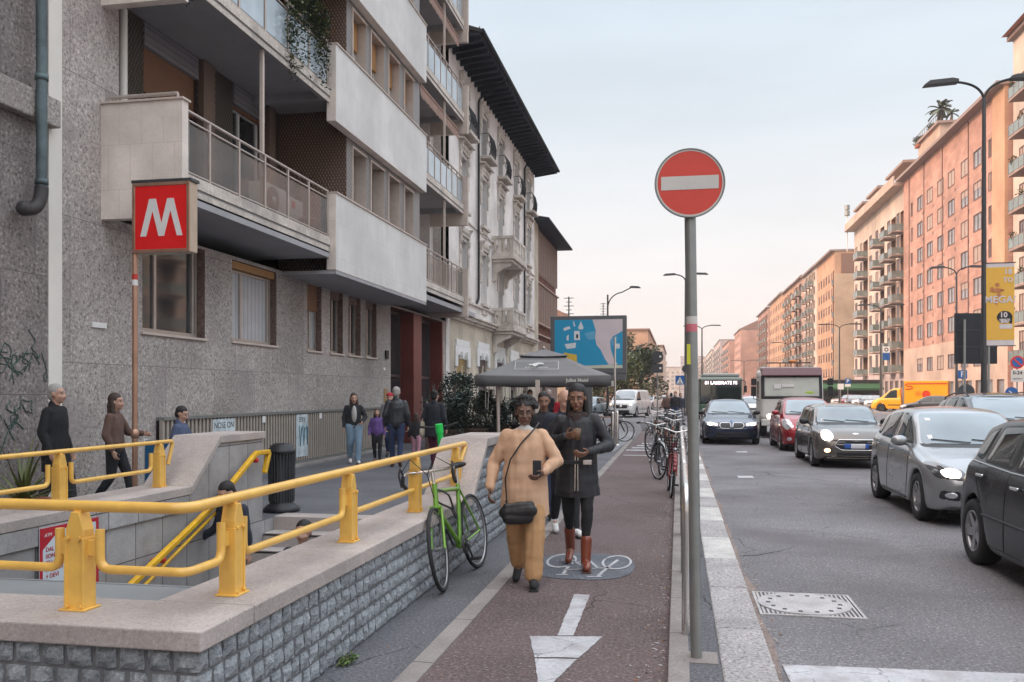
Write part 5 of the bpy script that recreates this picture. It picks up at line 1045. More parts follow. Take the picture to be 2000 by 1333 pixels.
mb = MB(); bq(mb, .48, .93, zb+.205*Hh, zb+.26*Hh, .009); mb.build('white_label', WB, sh)
mb = MB(); c = b0+ux*.4*wB+nrm*.012+up*(zb+.68*Hh)   # an abstract figure in mid stride
for dx, dz, rx, rz in ((0, .12, .055, .06), (0, -.03, .13, .06), (.12, -.02, .06, .03), (-.13, .0, .05, .07), (.04, -.15, .06, .05), (-.02, -.33, .035, .09)): mb.poly([c+ux*(dx+rx*math.cos(a))+up*(dz+rz*math.sin(a)) for a in [2*math.pi*i/14 for i in range(14)]])
mb.build('figure', mat('rust figure', (.50,.20,.08), .7, var=.4, scale=20), sh)
mb = MB(); q0 = at(1921, 23.36); 
for z in (zt, zb): mb.tube([Vector((q0.x, q0.y, z)), b1+ux*.04+up*z], .014, 6)
mb.build('banner_rod', M['char_metal'], t)
# billboard on the left
t = thing('billboard', 'large framed billboard with a blue and pale pink advertisement behind the parasol', 'billboard', (-4.6, 45, 0)); BY = 45.0
xa, xb, za, zb_ = -6.56, -2.62, 2.42, 5.62; FR = mat('dark grey billboard frame', (.11,.115,.12), .5, .3)
mb = MB(); mb.box(xa, xb, BY, BY+.5, 2.62, zb_); mb.box(xa+.1, xb-.02, BY+.03, BY+.47, 2.28, 2.615); fr = mb.build('frame', FR, t, bevel=.03)
mb = MB(); mb.box(-4.9, -4.4, BY+.05, BY+.45, 0, 2.5); mb.build('post', FR, t)
xs0, xs1, zs0, zs1 = xa+.22, xb-.2, 2.9, 5.42; sw, sh_ = xs1-xs0, zs1-zs0
mb = MB(); mb.box(xs0, xs1, BY-.004, BY-.001, zs0, zs1); pn = mb.build('poster', mat('poster cyan', (.005,.27,.48), .4, var=.05), t)
def bp(pts, nm, m_, off=.006): mb = MB(); mb.poly([(xs0+sw*x, BY-off, zs0+sh_*z) for x, z in pts]); mb.build(nm, m_, pn)
PKp = mat('pale pink print', (.58,.50,.52), .5, var=.08, scale=1); BL2 = mat('soft blue print', (.10,.34,.52), .5, var=.2, scale=2); WHp = mat('pale print', (.60,.64,.66), .5, var=.1); YLp = mat('amber print', (.62,.42,.05), .5, var=.15)
bp([(.56, 1), (1, 1), (1, .76), (.93, .70), (.86, .65), (.82, .55), (.83, .38), (.87, .2), (.93, .08), (.80, .07), (.74, .2), (.68, .38), (.62, .48), (.60, .62), (.61, .78)], 'print', PKp)
bp([(0, .0), (.42, .0), (1, .0), (1, .06), (.8, .07), (.42, .05), (.05, .04)], 'print', mat('sand print', (.52,.53,.42), .5)); bp([(.14, .33), (.33, .28), (.335, .10), (.30, .0), (.1, .0)], 'print', YLp, .008)
bp([(.83, .6), (.93, .68), (.92, .52), (.85, .45)], 'print', BL2, .008); bp([(.44, .72), (.60, .76), (.60, .6), (.50, .58)], 'print', BL2, .008)
for pts in ([(.13, .83), (.22, .87), (.24, .82), (.14, .77)], [(.15, .50), (.32, .53), (.31, .42), (.18, .40)], [(.29, .77), (.37, .77), (.38, .58), (.29, .58)], [(.18, .66), (.21, .70), (.21, .57), (.18, .58)], [(.35, .84), (.39, .97), (.43, .84), (.42, .80), (.36, .80)], [(.27, .97), (.29, .96), (.31, .87), (.29, .86)], [(.88, .50), (.96, .50), (.96, .40), (.88, .40)]): bp(pts, 'print', WHp, .010)
bp([(.32, .70), (.35, .70), (.35, .62), (.32, .62)], 'print', M['dark'], .012)
# grey parasol
c = at(1062, 26); t = thing('parasol', 'large grey square cafe parasol with a white emblem on the canopy', 'parasol', tuple(c)); CL = mat('grey canvas', (.20,.195,.195), .9, var=.08, scale=2, bump=.2); rz = math.atan(325/1700.) - .05
Mx = Matrix.Translation(c) @ Matrix.Rotation(rz, 4, 'Z'); h_ = 1.88; ze, zr, zt2 = 2.10, 2.66, 2.93
mb = MB(); n = 10
def roofpt(i, j, lo, hi, z0, z1, sag):   # four-sided canopy, gently sagging
    a = i/n; s_ = lo + (hi-lo)*a; side = j // n; k = (j % n)/n; q = [(-1, -1), (1, -1), (1, 1), (-1, 1)]; p0, p1 = q[side % 4], q[(side+1) % 4]
    x, y = (p0[0]+(p1[0]-p0[0])*k)*s_, (p0[1]+(p1[1]-p0[1])*k)*s_; e_ = 4*k*(1-k); return (x*(1-.02*e_), y*(1-.02*e_), z0+(z1-z0)*a - sag*math.sin(a*math.pi)*(.4+.6*e_) - (.03*e_*a))
for lo, hi, z0, z1, sag in ((.62, h_, zr, ze, .05), (.0, .70, zt2, zr+.05, .02)):
    V = [roofpt(i, j, lo, hi, z0, z1, sag) for i in range(n+1) for j in range(4*n)]; F = [(i*4*n+j, i*4*n+(j+1) % (4*n), (i+1)*4*n+(j+1) % (4*n), (i+1)*4*n+j) for i in range(n) for j in range(4*n)]; mb.add(V, F, 0, True, Mx)
can = mb.build('canopy', CL, t); so = can.modifiers.new('s', 'SOLIDIFY'); so.thickness = .008
mb = MB(); V = []
for k in range(2):
    for j in range(4*n): p = roofpt(n, j, .62, h_, zr, ze, .05); V.append((p[0]*1.004, p[1]*1.004, p[2] - k*(.27 + .012*math.sin(j*1.9))))
mb.add(V, [(j, (j+1) % (4*n), 4*n+(j+1) % (4*n), 4*n+j) for j in range(4*n)], 0, True, Mx); vl = mb.build('valance', mat('dark grey canvas', (.105,.10,.10), .9, var=.1), t); so = vl.modifiers.new('s', 'SOLIDIFY'); so.thickness = .006
mb = MB(); mb.tube([(0, 0, 0), (0, 0, 2.9)], .045, 12, M=Mx)
for a in range(8): q = R(45*a+45); rr_ = h_*(1.38 if a % 2 == 0 else 1); mb.tube([(0, 0, 2.62), (math.cos(q)*rr_*.98, math.sin(q)*rr_*.98, 2.06)], .016, 5, M=Mx)
mb.build('mast', M['alu'], t); mb = MB(); mb.box(-.45, .45, -.45, .45, .005, .09, M=Mx); mb.build('base', M['concrete_kerb'], t)
mb = MB(); mb.lathe([(.0, 0), (.05, .0), (.05, .06), (0, .09)], (0, 0, 2.93), 10, M=Mx); mb.build('finial', M['alu'], t)
sl = math.atan2(zr-ze, h_-.62); up_ = (Mx.to_3x3() @ Vector((0, math.cos(sl), math.sin(sl)))); rx_ = Mx.to_3x3() @ Vector((1, 0, 0)); oc = Mx @ Vector((-.18, -(1.26), 2.37)) + rx_.cross(up_)*.035
WP = M['plastic_white']; mb = MB(); fz = [(-.16, -.02), (-.20, .06), (-.12, .05), (-.02, .12), (.08, .14), (.15, .11), (.17, .04), (.10, .05), (.03, .02), (.0, -.07), (-.05, -.10), (-.09, -.06), (-.10, .0)]
mb.poly([oc + rx_*x*1.2 + up_*(z*1.2+.06) for x, z in fz]); fo = mb.build('emblem', WP, can)
mb = MB()
for x0, x1, z0, z1 in ((-.62, .62, -.27, -.255), (-.62, .62, .33, .345), (-.62, -.605, -.255, .33), (.605, .62, -.255, .33)): mb.poly([oc+rx_*x0+up_*z0, oc+rx_*x1+up_*z0, oc+rx_*x1+up_*z1, oc+rx_*x0+up_*z1])
mb.build('emblem_frame', WP, can); text('JULIUS MEINL', .11, basis(oc - up_*.14, rx_, up_), WP, 'emblem_lettering', can, .001)
vo = Mx @ Vector((.95, -h_-.012, 1.97)); text('Julius Meinl', .135, basis(vo, rx_, (0, 0, 1)), WP, 'valance_lettering', vl, .001, bold=.004)
# cafe posts and furniture behind
for i, (px, D, lb) in enumerate(((972, 24.6, 'pale folded sheet hanging on the left timber post under the parasol'),)):
    q = at(px, D); t = thing('timber_post', 'leaning pale timber post under the left edge of the parasol', 'post', tuple(q)); mb = MB(); mb.tube([(q.x+.03, q.y, 0), (q.x, q.y, 1.95)], [.05, .06], 4); mb.build('shaft', M['klinker_pink'], t); mb = MB(); mb.tube([(q.x-.35, q.y, 1.9), (q.x-.35, q.y, 1.2), (q.x-.28, q.y, 1.15), (q.x-.25, q.y, 1.9)], .014, 4); mb.build('strap', WP, t)
q = at(1050, 24.0); t = thing('timber_post', 'pale timber post under the middle of the parasol', 'post', tuple(q)); mb = MB(); mb.box(q.x-.055, q.x+.055, q.y-.05, q.y+.05, 0, 1.98); mb.build('shaft', M['klinker_pink'], t); mb = MB(); mb.box(q.x-.12, q.x+.12, q.y-.12, q.y+.12, 0, .05); mb.build('foot', M['char_metal'], t)
q = at(1111, 27.2); t = thing('notice_post', 'pale board post with small dark dots under the right half of the parasol', 'post', tuple(q)); mb = MB(); mb.box(q.x-.09, q.x+.09, q.y-.04, q.y+.04, 0, 2.0); mb.build('board', M['plastic_white'], t); mb = MB(); mb.box(q.x-.02, q.x+.02, q.y-.045, q.y-.0405, 1.6, 1.65); mb.build('knob', M['dark'], t)
# planters with evergreen shrubs beside the parasol
for i, (px, D, w, hh, sd_, lb) in enumerate(((868, 25.4, .85, 2.15, 1, 'dense evergreen shrub in front of the red stone doorway'), (918, 26.2, .80, 1.75, 2, 'evergreen shrub in a brown planter left of the parasol'), (962, 27.5, .8, 1.7, 3, 'dark evergreen shrub behind the left timber post'), (1003, 29.5, .85, 1.5, 4, 'low evergreen shrub under the parasol'), (896, 28.5, .9, 2.3, 5, 'tallest evergreen shrub behind the brown planter'))):
    q = at(px, D); t = thing('evergreen_shrub', lb, 'shrub', tuple(q), 0, 'evergreen shrubs in planters beside the parasol'); mb = MB(); mb.box(q.x-.5, q.x+.5, q.y-.3, q.y+.3, 0, .5); mb.box(q.x-.54, q.x+.54, q.y-.34, q.y+.34, .5, .56); mb.build('planter', mat('brown timber planter', (.13,.08,.065), .8, var=.3), t, bevel=.01)
    mb = MB(); rnd = random.Random(sd_)
    for k in range(8): a = rnd.random()*6.28; mb.tube([(q.x+.1*math.cos(a), q.y+.1*math.sin(a), .5), (q.x+w*.5*math.cos(a), q.y+w*.4*math.sin(a), hh*rnd.uniform(.6, .95))], .02, 5)
    mb.build('stem', M['bark'], t); mb = MB()
    for k in range(12):
        a = rnd.random()*6.28; zz = .55+(hh-.75)*rnd.random(); k_ = 1-.45*max(0, (zz-hh*.5)/(hh*.5)); leaves(mb, (q.x+w*.55*math.cos(a)*k_, q.y+w*.45*math.sin(a), zz), (w*.38, w*.35, .32), 260, .085, seed=sd_*50+k, mi=2)
    mb.build('foliage', [M['leaf'], mat('glossy dark leaf', (.05,.085,.07), .35, var=.4, scale=3)], t)
# steel bollards and thin post
for (px, D, lb, h) in ((1196.5, 27.4, 'left steel bollard at the rounded pavement corner', 1.02), (1205, 26.9, 'right steel bollard at the rounded pavement corner', 1.05)):
    q = at(px, D); t = thing('bollard', lb, 'bollard', tuple(q), 0, 'steel bollards at the pavement corner'); mb = MB(); mb.lathe([(.055, 0), (.055, h-.04), (.045, h), (0, h+.01)], tuple(q), 14); mb.build('shaft', M['steel'], t); mb = MB(); mb.lathe([(.09, 0), (.09, .02), (.055, .04)], tuple(q), 14); mb.build('foot', M['steel'], t)
q = at(1201, 26.2); t = thing('sign_post', 'thin steel post with a small white plate in front of the billboard', 'sign post', tuple(q)); mb = MB(); mb.tube([tuple(q), (q.x, q.y, 3.3)], .03, 10); mb.build('pole', M['steel'], t); mb = MB(); mb.box(q.x-.24, q.x-.03, q.y-.01, q.y+.01, 1.82, 1.98); mb.build('plate', M['plastic_white'], t)
# round sign backs, crossing sign, parking signs
def disc(mb, c, r, n=32, th=.02): mb.lathe([(0, -th), (r, -th), (r, th), (0, th)], n=n, M=Matrix.Translation(c) @ Matrix.Rotation(R(90), 4, 'X'), sm=False)
DKs = mat('back of a road sign', (.045,.05,.055), .5, .2)
q = at(1284, 45); t = thing('road_sign', 'dark back of a round sign over a dark square one beside the trees', 'traffic sign', tuple(q)); mb = MB(); mb.tube([tuple(q), (q.x, q.y, 3.85)], .035, 8); mb.build('pole', M['galv'], t); mb = MB(); disc(mb, (q.x, q.y-.05, 3.48), .31); mb.build('disc', DKs, t); mb = MB(); mb.box(q.x-.28, q.x+.28, q.y-.07, q.y-.03, 2.66, 3.12); mb.build('plate', DKs, t)
mb = MB(); mb.box(q.x+.10, q.x+.2, q.y-.076, q.y-.071, 3.45, 3.55); mb.box(q.x+.10, q.x+.2, q.y-.078, q.y-.071, 2.85, 2.95); mb.build('sticker', M['white'], t)
q = at(1341.5, 62); t = thing('road_sign', 'dark back of a round sign beside the lamp post left of the no entry pole', 'traffic sign', tuple(q)); mb = MB(); disc(mb, (q.x-.05, q.y-.25, 3.33), .30); mb.build('disc', DKs, t); mb = MB(); mb.tube([(q.x-.05, q.y-.2, 0), (q.x-.05, q.y-.2, 3.6)], .035, 8); mb.build('pole', M['galv'], t)
q = at(1328, 60); t = thing('crossing_sign', 'square blue pedestrian crossing sign with a white triangle', 'traffic sign', tuple(q)); BLs = mat('sign blue', (.01,.10,.33), .4); mb = MB(); mb.box(q.x-.31, q.x+.31, q.y-.02, q.y+.02, 2.2, 2.82); bs = mb.build('plate', BLs, t); mb = MB(); mb.poly([(q.x-.24, q.y-.024, 2.27), (q.x+.24, q.y-.024, 2.27), (q.x, q.y-.024, 2.73)]); mb.build('triangle', M['white'], bs)
mb = MB(); mb.ball((q.x, q.y-.03, 2.56), (.03, .005, .03), 8); mb.tube([(q.x, q.y-.03, 2.53), (q.x, q.y-.03, 2.41), (q.x-.07, q.y-.03, 2.31)], .018, 4); mb.tube([(q.x, q.y-.03, 2.41), (q.x+.07, q.y-.03, 2.31)], .018, 4); mb.build('walking_figure', M['dark'], bs); mb = MB(); mb.tube([(q.x, q.y+.03, 0), (q.x, q.y+.03, 2.8)], .03, 8); mb.build('pole', M['galv'], t)
def psign(label, px, D, z, s, txt='P', extra=None, h=None):
    q = at(px, D); t = thing('parking_sign', label, 'traffic sign', tuple(q)); mb = MB(); mb.box(q.x-s/2, q.x+s/2, q.y-.02, q.y+.02, z, z+s); b_ = mb.build('plate', BLs, t); text(txt, s*.95, basis((q.x, q.y-.025, z+s*.5), (1, 0, 0), (0, 0, 1)), M['white'], 'lettering', b_, .002, bold=.01*s)
    mb = MB(); mb.tube([(q.x, q.y+.04, 0), (q.x, q.y+.04, h or z+s+.1)], .035, 8); mb.build('pole', M['galv'], t)
    if extra: mb = MB(); mb.box(q.x-s/2, q.x+s/2, q.y-.02, q.y+.02, z-s*.55, z-.03); mb.build('white_plate', M['white'], t)
    return t
psign('blue parking sign on a thin post in front of the dark panel', 1880, 48, 1.62+(768-740)*48/1700, .46, 'P', h=5.9)
psign('small blue parking sign with a white plate below before the green shop front', 1656, 90, 1.62+18*90/1700, .55, 'P', True)
q = at(1656-14, 92); t = thing('road_sign', 'small white board on a post left of the farther blue parking sign', 'traffic sign', tuple(q)); mb = MB(); mb.box(q.x-.3, q.x+.3, q.y-.02, q.y+.02, 2.0, 2.6); mb.build('plate', M['white'], t); mb = MB(); mb.tube([tuple(q), (q.x, q.y+.03, 2.6)], .04, 6); mb.build('pole', M['galv'], t)
q = at(1731, 95); t = thing('hanging_sign', 'white over blue sign hanging on the block with glass balconies', 'sign', (q.x, q.y, 0)); mb = MB(); mb.box(q.x-.35, q.x+.35, q.y-.05, q.y+.05, 5.2, 6.0); mb.build('blue_panel', BLs, t); mb = MB(); mb.box(q.x-.35, q.x+.35, q.y-.05, q.y+.05, 6.01, 6.7); w_ = mb.build('white_panel', M['white'], t); mb = MB(); mb.lathe([(.12, 0), (.22, 0)], n=20, M=Matrix.Translation((q.x, q.y-.06, 6.35)) @ Matrix.Rotation(R(90), 4, 'X'), sm=False); mb.build('ring_emblem', M['dark'], w_); mb = MB(); mb.tube([(q.x-.4, q.y+.1, 0), (q.x-.4, q.y+.1, 6.7)], .06, 8); mb.build('pole', M['galv'], t)
# no parking sign with a time plate at the right edge
q = at(1987, 44); t = thing('no_parking_sign', 'round blue no parking sign with red rim above a white time plate', 'traffic sign', tuple(q)); zc = 1.62+(768-708)*44/1700; FM = Matrix.Translation((q.x, q.y-.03, zc)) @ Matrix.Rotation(R(90), 4, 'X')
mb = MB(); mb.lathe([(0, 0), (.33, 0), (.33, -.03)], n=36, M=FM, sm=False); d_ = mb.build('red_rim', M['red'], t); mb = MB(); mb.lathe([(0, .004), (.25, .004)], n=36, M=FM, sm=False); mb.build('blue_face', BLs, d_); mb = MB(); mb.add([(-.21, .15, .008), (-.15, .21, .008), (.21, -.15, .008), (.15, -.21, .008)], [(0, 1, 2, 3)], 0, False, FM); mb.build('red_bar', M['red'], d_)
mb = MB(); mb.box(q.x-.30, q.x+.30, q.y-.03, q.y, zc-1.0, zc-.38); p_ = mb.build('time_plate', M['plastic_white'], t); text('0-24', .24, basis((q.x, q.y-.033, zc-.54), (1, 0, 0), (0, 0, 1)), M['dark'], 'lettering', p_, .001, bold=.006); text('sempre', .15, basis((q.x, q.y-.033, zc-.82), (1, 0, 0), (0, 0, 1)), M['dark'], 'lettering', p_, .001)
mb = MB(); mb.tube([(q.x, q.y+.03, -.04), (q.x, q.y+.03, zc+.3)], .035, 8); mb.build('pole', M['galv'], t)
q = at(1975, 41); t = thing('keep_right_sign', 'small round blue arrow sign just above the tall dark grey car', 'traffic sign', tuple(q)); zc = 1.62+(768-768)*41/1700; mb = MB(); disc(mb, (q.x, q.y-.03, zc), .28); d_ = mb.build('disc', BLs, t); mb = MB(); mb.tube([(q.x-.12, q.y-.06, zc+.1), (q.x+.12, q.y-.06, zc-.12)], .022, 5); mb.tube([(q.x+.12, q.y-.06, zc+.03), (q.x+.12, q.y-.06, zc-.12), (q.x-.03, q.y-.06, zc-.12)], .022, 5); mb.build('arrow', M['white'], d_); mb = MB(); mb.tube([(q.x, q.y, -.04), (q.x, q.y, zc)], .035, 8); mb.build('pole', M['galv'], t)
# back of the advertising panel on the median
q = at(1907, 38); q2 = at(1866, 38); q3 = at(1948, 38); z0, z1 = 1.62+(768-711)*38/1700, 1.62+(768-612)*38/1700; u = (q3-q2).normalized(); nn = Vector((u.y, -u.x, 0)); t = thing('advertising_panel', 'back of a large black advertising panel behind the lamp post with the yellow banner', 'advertising panel', tuple(q)); PB = mat('black panel sheet', (.016,.018,.024), .5, .3)
mb = MB(); mb.prism([q2+up*z0, q3+up*z0, q3+up*z1, q2+up*z1], -nn*.12); pb = mb.build('panel', PB, t, bevel=.01); mb = MB()
for f in (.33, .66): mb.prism([q2+up*(z0+(z1-z0)*f)+nn*.001, q3+up*(z0+(z1-z0)*f)+nn*.001, q3+up*(z0+(z1-z0)*f+.03)+nn*.001, q2+up*(z0+(z1-z0)*f+.03)+nn*.001], nn*.02)
mb.build('seam', M['char_metal'], pb)
for px in (1884, 1931): w_ = at(px, 37.8); mb = MB(); mb.tube([(w_.x, w_.y, 0), (w_.x, w_.y, z1-.3)], .05, 8); mb.build('post', M['galv'], t)
q = at(1887, 44); t = thing('road_sign', 'dark back of a round sign low behind the cars under the black panel', 'traffic sign', tuple(q)); mb = MB(); disc(mb, (q.x, q.y, 1.62+(768-766)*44/1700), .40); mb.build('disc', DKs, t); mb = MB(); mb.tube([tuple(q), (q.x, q.y+.05, 1.7)], .035, 8); mb.build('pole', M['galv'], t)
q = at(1645, 118); t = thing('shop_awning', 'green shop awning under the plain tan end wall', 'awning', tuple(q)); mb = MB(); mb.prism([(q.x-4, q.y, 2.9), (q.x-4, q.y-1.5, 2.3), (q.x-4, q.y-1.5, 2.0), (q.x-4, q.y, 2.2)], (9, 0, 0)); mb.build('canopy', mat('green canvas', (.03,.10,.04), .8), t); mb = MB(); mb.box(q.x-4, q.x+5, q.y, q.y+.3, 0, 3.4); mb.build('kiosk_front', M['dark'], t)
# antennas on the roof behind the billboard
for px, D, h, lb in ((1111, 62, 7.3, 'television aerial with many rods above the billboard'), (1178, 95, 10.2, 'fainter television aerial left of the single armed lamp')):
    q = at(px, D); t = thing('television_aerial', lb, 'aerial', (q.x, q.y, 4.5 if D < 70 else 8.8)); mb = MB(); zt_ = 1.62+(768-(580 if D < 70 else 592))*D/1700; mb.tube([(q.x, q.y, 4), (q.x, q.y, zt_)], .05, 5); mb.build('mast', M['char_metal'], t); mb = MB()
    for k in range(5): z = zt_-.1-.28*k; w_ = .35-.15*(k % 2); mb.tube([(q.x-w_, q.y, z), (q.x+w_, q.y, z)], .025, 4); mb.tube([(q.x, q.y-w_, z), (q.x, q.y+w_, z)], .025, 4)
    mb.build('rods', M['char_metal'], t)
# weed at the foot of the block wall
t = thing('weed_tuft', 'small green weed tuft growing at the foot of the rough block wall', 'weed', (-1.96, 4.95, 0)); mb = MB(); leaves(mb, (-1.95, 4.95, .02), (.05, .10, .03), 260, .02, seed=77, mi=2); mb.build('foliage', [M['leaf2'], mat('fresh green leaf', (.12,.22,.04), .6)], t)
# ------------------------------------------------------------------ cars: lofted shells with projected glass, lamps and trim
def lerp_tab(tab, s):
    if s <= tab[0][0]: return tab[0][1]
    for (a, va), (b, vb) in zip(tab, tab[1:]):
        if s <= b:
            t = (s-a)/(b-a); return va + (vb-va)*t
    return tab[-1][1]
def car_shell(S):
    L, W = S['L'], S['W']; hw = W/2; wr = S['R']; Ra = wr + .055
    ss = set([0, .04, .12, .25, .4, L, L-.04, L-.12, L-.25, L-.4] + [p[0] for p in S['top']])
    for sw in S['ax']:
        for k in (-1.06, -1, -.94, -.8, -.55, -.28, 0, .28, .55, .8, .94, 1, 1.06): ss.add(sw + Ra*k)
    s = 0
    while s < L: ss.add(round(s, 3)); s += .32
    ss = sorted(x for x in ss if 0 <= x <= L); out = [ss[0]]
    for x in ss[1:]:
        if x - out[-1] > .025: out.append(x)
    out[-1] = L
    rows = []; sill = S.get('sill', .2)
    for s in out:
        w = hw * lerp_tab(S['plan'], s); H = lerp_tab(S['top'], s); B = min(lerp_tab(S['belt'], s), H-.015)
        rw = min(hw * lerp_tab(S['roofw'], s), w*.97)
        zb = sill + (.07 if s < .1 or s > L-.1 else 0)
        for sw in S['ax']:
            d = abs(s - sw)
            if d < Ra: zb = max(zb, wr + math.sqrt(max(0, Ra*Ra - d*d)))
        B = max(B, zb + .06); H = max(H, B+.015)
        P = [(w-.20, zb), (w-.03, zb)]
        for t, k in ((0, .985), (.12, .998), (.35, 1.0), (.6, .995), (.82, .98), (.94, .955), (1, .925)): P.append((w*k, zb + (B-zb)*t))
        e = H - B; c = S.get('crown', .05) * min(1, .3 + e/.3)
        x0 = w*.905
        for t in (.06, .3, .6, .88): P.append((x0 + (rw-x0)*t, B + (e-c)*t))
        P.append((rw - .015 - .02*min(1, e), B + (e-c)*.97))
        for t in (.12, .35, .68, 1): P.append((rw*(1-t)*.985, H - c*(1-t)**2))
        rows.append([(x, s - L/2, z) for x, z in P])
    n = len(rows[0]); v = []; f = []; full = 2*n - 1
    for r in rows: v += r + [(-x, y, z) for x, y, z in reversed(r[:-1])]
    for i in range(len(rows)-1):
        for j in range(full-1): a = i*full+j; f.append((a, a+1, a+full+1, a+full))
    for i, flip in ((0, True), (len(rows)-1, False)):
        for j in range(n-1):
            a, b = i*full+j, i*full+j+1; c, d = i*full+full-2-j, i*full+full-1-j
            q = (a, b, c, d) if b != c else (a, b, d)
            f.append(tuple(reversed(q)) if not flip else q)
    # rake of nose and tail
    nv = []
    for x, y, z in v:
        s = y + L/2
        if s < .7: y += (1 - s/.7) * (S.get('rake', .12) * ((z-.5)/.4) if z > .5 else S.get('chin', .05)*((.5-z)/.3)) + (1-s/.7)*S.get('bow', .10)*(abs(x)/hw)**2.5
        if s > L-.6: y -= (1-(L-s)/.6) * (.07*max(0, (z-.6)/.5) + .08*(abs(x)/hw)**2.5)
        nv.append((x, y, z))
    me = bpy.data.meshes.new('body'); me.from_pydata(nv, [], f); me.polygons.foreach_set('use_smooth', [True]*len(f)); me.update()
    bm = bmesh.new(); bm.from_mesh(me); bmesh.ops.recalc_face_normals(bm, faces=bm.faces); bm.to_mesh(me); bm.free()
    return me
def resample(pts, step):
    out = []
    for i, a in enumerate(pts):
        b = pts[(i+1) % len(pts)]; n = max(1, int(math.dist(a, b)/step))
        for k in range(n): out.append((a[0]+(b[0]-a[0])*k/n, a[1]+(b[1]-a[1])*k/n))
    return out
def round2(pts, r, n=4):
    out = []
    N = len(pts)
    for i in range(N):
        p, a, b = Vector(pts[i]), Vector(pts[i-1]), Vector(pts[(i+1) % N]); r1 = min(r, (a-p).length*.45); r2 = min(r, (b-p).length*.45)
        q0 = p + (a-p).normalized()*r1; q2 = p + (b-p).normalized()*r2
        for k in range(n+1): t = k/n; q = q0*(1-t)**2 + p*2*t*(1-t) + q2*t*t; out.append((q.x, q.y))
    return out
def ell(cx, cy, rx, ry, n=20): return [(cx+rx*math.cos(2*math.pi*i/n), cy+ry*math.sin(2*math.pi*i/n)) for i in range(n)]
class Proj:
    def __init__(s, bvh): s.b = bvh
    def hit(s, p, side, off):
        """side F (front, looking +y) / B (back) / L (-x side) / R (+x side) / T (top)"""
        o, d = {'F': (Vector((p[0], -20, p[1])), Vector((0, 1, 0))), 'B': (Vector((p[0], 20, p[1])), Vector((0, -1, 0))),
                'L': (Vector((-9, p[0], p[1])), Vector((1, 0, 0))), 'R': (Vector((9, p[0], p[1])), Vector((-1, 0, 0))), 'T': (Vector((p[0], p[1], 9)), Vector((0, 0, -1)))}[side]
        h, n, i, dist = s.b.ray_cast(o, d)
        if h is None: return None
        if n.dot(d) > 0: n = -n
        return h + n*off
    def patch(s, mb, outline, side, off=.006, mi=0, rings=5, step=.07):
        pts = resample(outline, step); cx = sum(p[0] for p in pts)/len(pts); cy = sum(p[1] for p in pts)/len(pts); N = len(pts); V = []; ok = True
        for k in range(rings, 0, -1):
            for p in pts:
                h = s.hit((cx+(p[0]-cx)*k/rings, cy+(p[1]-cy)*k/rings), side, off if k < rings else off*.2); V.append(h)
        V.append(s.hit((cx, cy), side, off)); F = []
        for k in range(rings-1):
            for i in range(N): F.append((k*N+i, k*N+(i+1) % N, (k+1)*N+(i+1) % N, (k+1)*N+i))
        F += [((rings-1)*N+i, (rings-1)*N+(i+1) % N, rings*N) for i in range(N)]
        F = [f for f in F if all(V[i] is not None for i in f)]
        V = [v if v is not None else Vector() for v in V]
        mb.add(V, F, mi, True)
    def line(s, mb, pts, side, r=.006, off=0, mi=0, closed=False, n=6, step=.06):
        q = resample(pts, step) if closed else [p for a, b in zip(pts, pts[1:]) for p in [(a[0]+(b[0]-a[0])*k/max(1, int(math.dist(a, b)/step)), a[1]+(b[1]-a[1])*k/max(1, int(math.dist(a, b)/step))) for k in range(max(1, int(math.dist(a, b)/step)))]] + [pts[-1]]
        h = [s.hit(p, side, off) for p in q]; h = [p for p in h if p is not None]
        if len(h) > 2: mb.tube(h, r, n, mi, closed)
CM = {}
def paint(name, col, rough=.28, metal=.3, coat=.7):
    if name not in CM:
        dk = max(col) < .05; CM[name] = mat(name, col, rough, 0 if dk else metal, .05, 1.5, coat=.12 if dk else coat, spec=.25 if dk else .5)
    return CM[name]
M['auto_glass'] = glass('car window glass', (.03, .04, .042), .03); M['auto_glass'].node_tree.nodes['Principled BSDF'].inputs['Specular IOR Level'].default_value = .5
M['windscreen'] = glass('windscreen glass', (.19, .24, .27), .03)  # pale bluish reflection is part of the base colour
M['trim'] = mat('black plastic trim', (.02, .02, .022), .5, var=.2)
M['lamp_glass'] = mat('clear lamp lens', (.55, .57, .60), .08, .4, .2, 20, coat=1)
M['lamp_dark'] = mat('lamp housing', (.10, .10, .11), .1, .5, .2, 20, coat=1)
M['lit_lamp'] = emit('lit head lamp', (1, .83, .64), 4.5)
M['lit_fog'] = emit('lit fog lamp', (1, .62, .36), 2.5)
M['orange_lamp'] = mat('amber lens', (.5, .16, .02), .2)
M['plate'] = mat('white number plate', (.68, .69, .72), .4, var=.04)
M['plate_blue'] = mat('blue plate band', (.02, .10, .38), .4, var=.05)
M['rim'] = mat('grey alloy', (.38, .38, .39), .3, .8, .08)
M['rim_dark'] = mat('dark wheel', (.05, .05, .05), .5, .3, .1)
M['badge'] = M['chrome']
WHEELS = {}
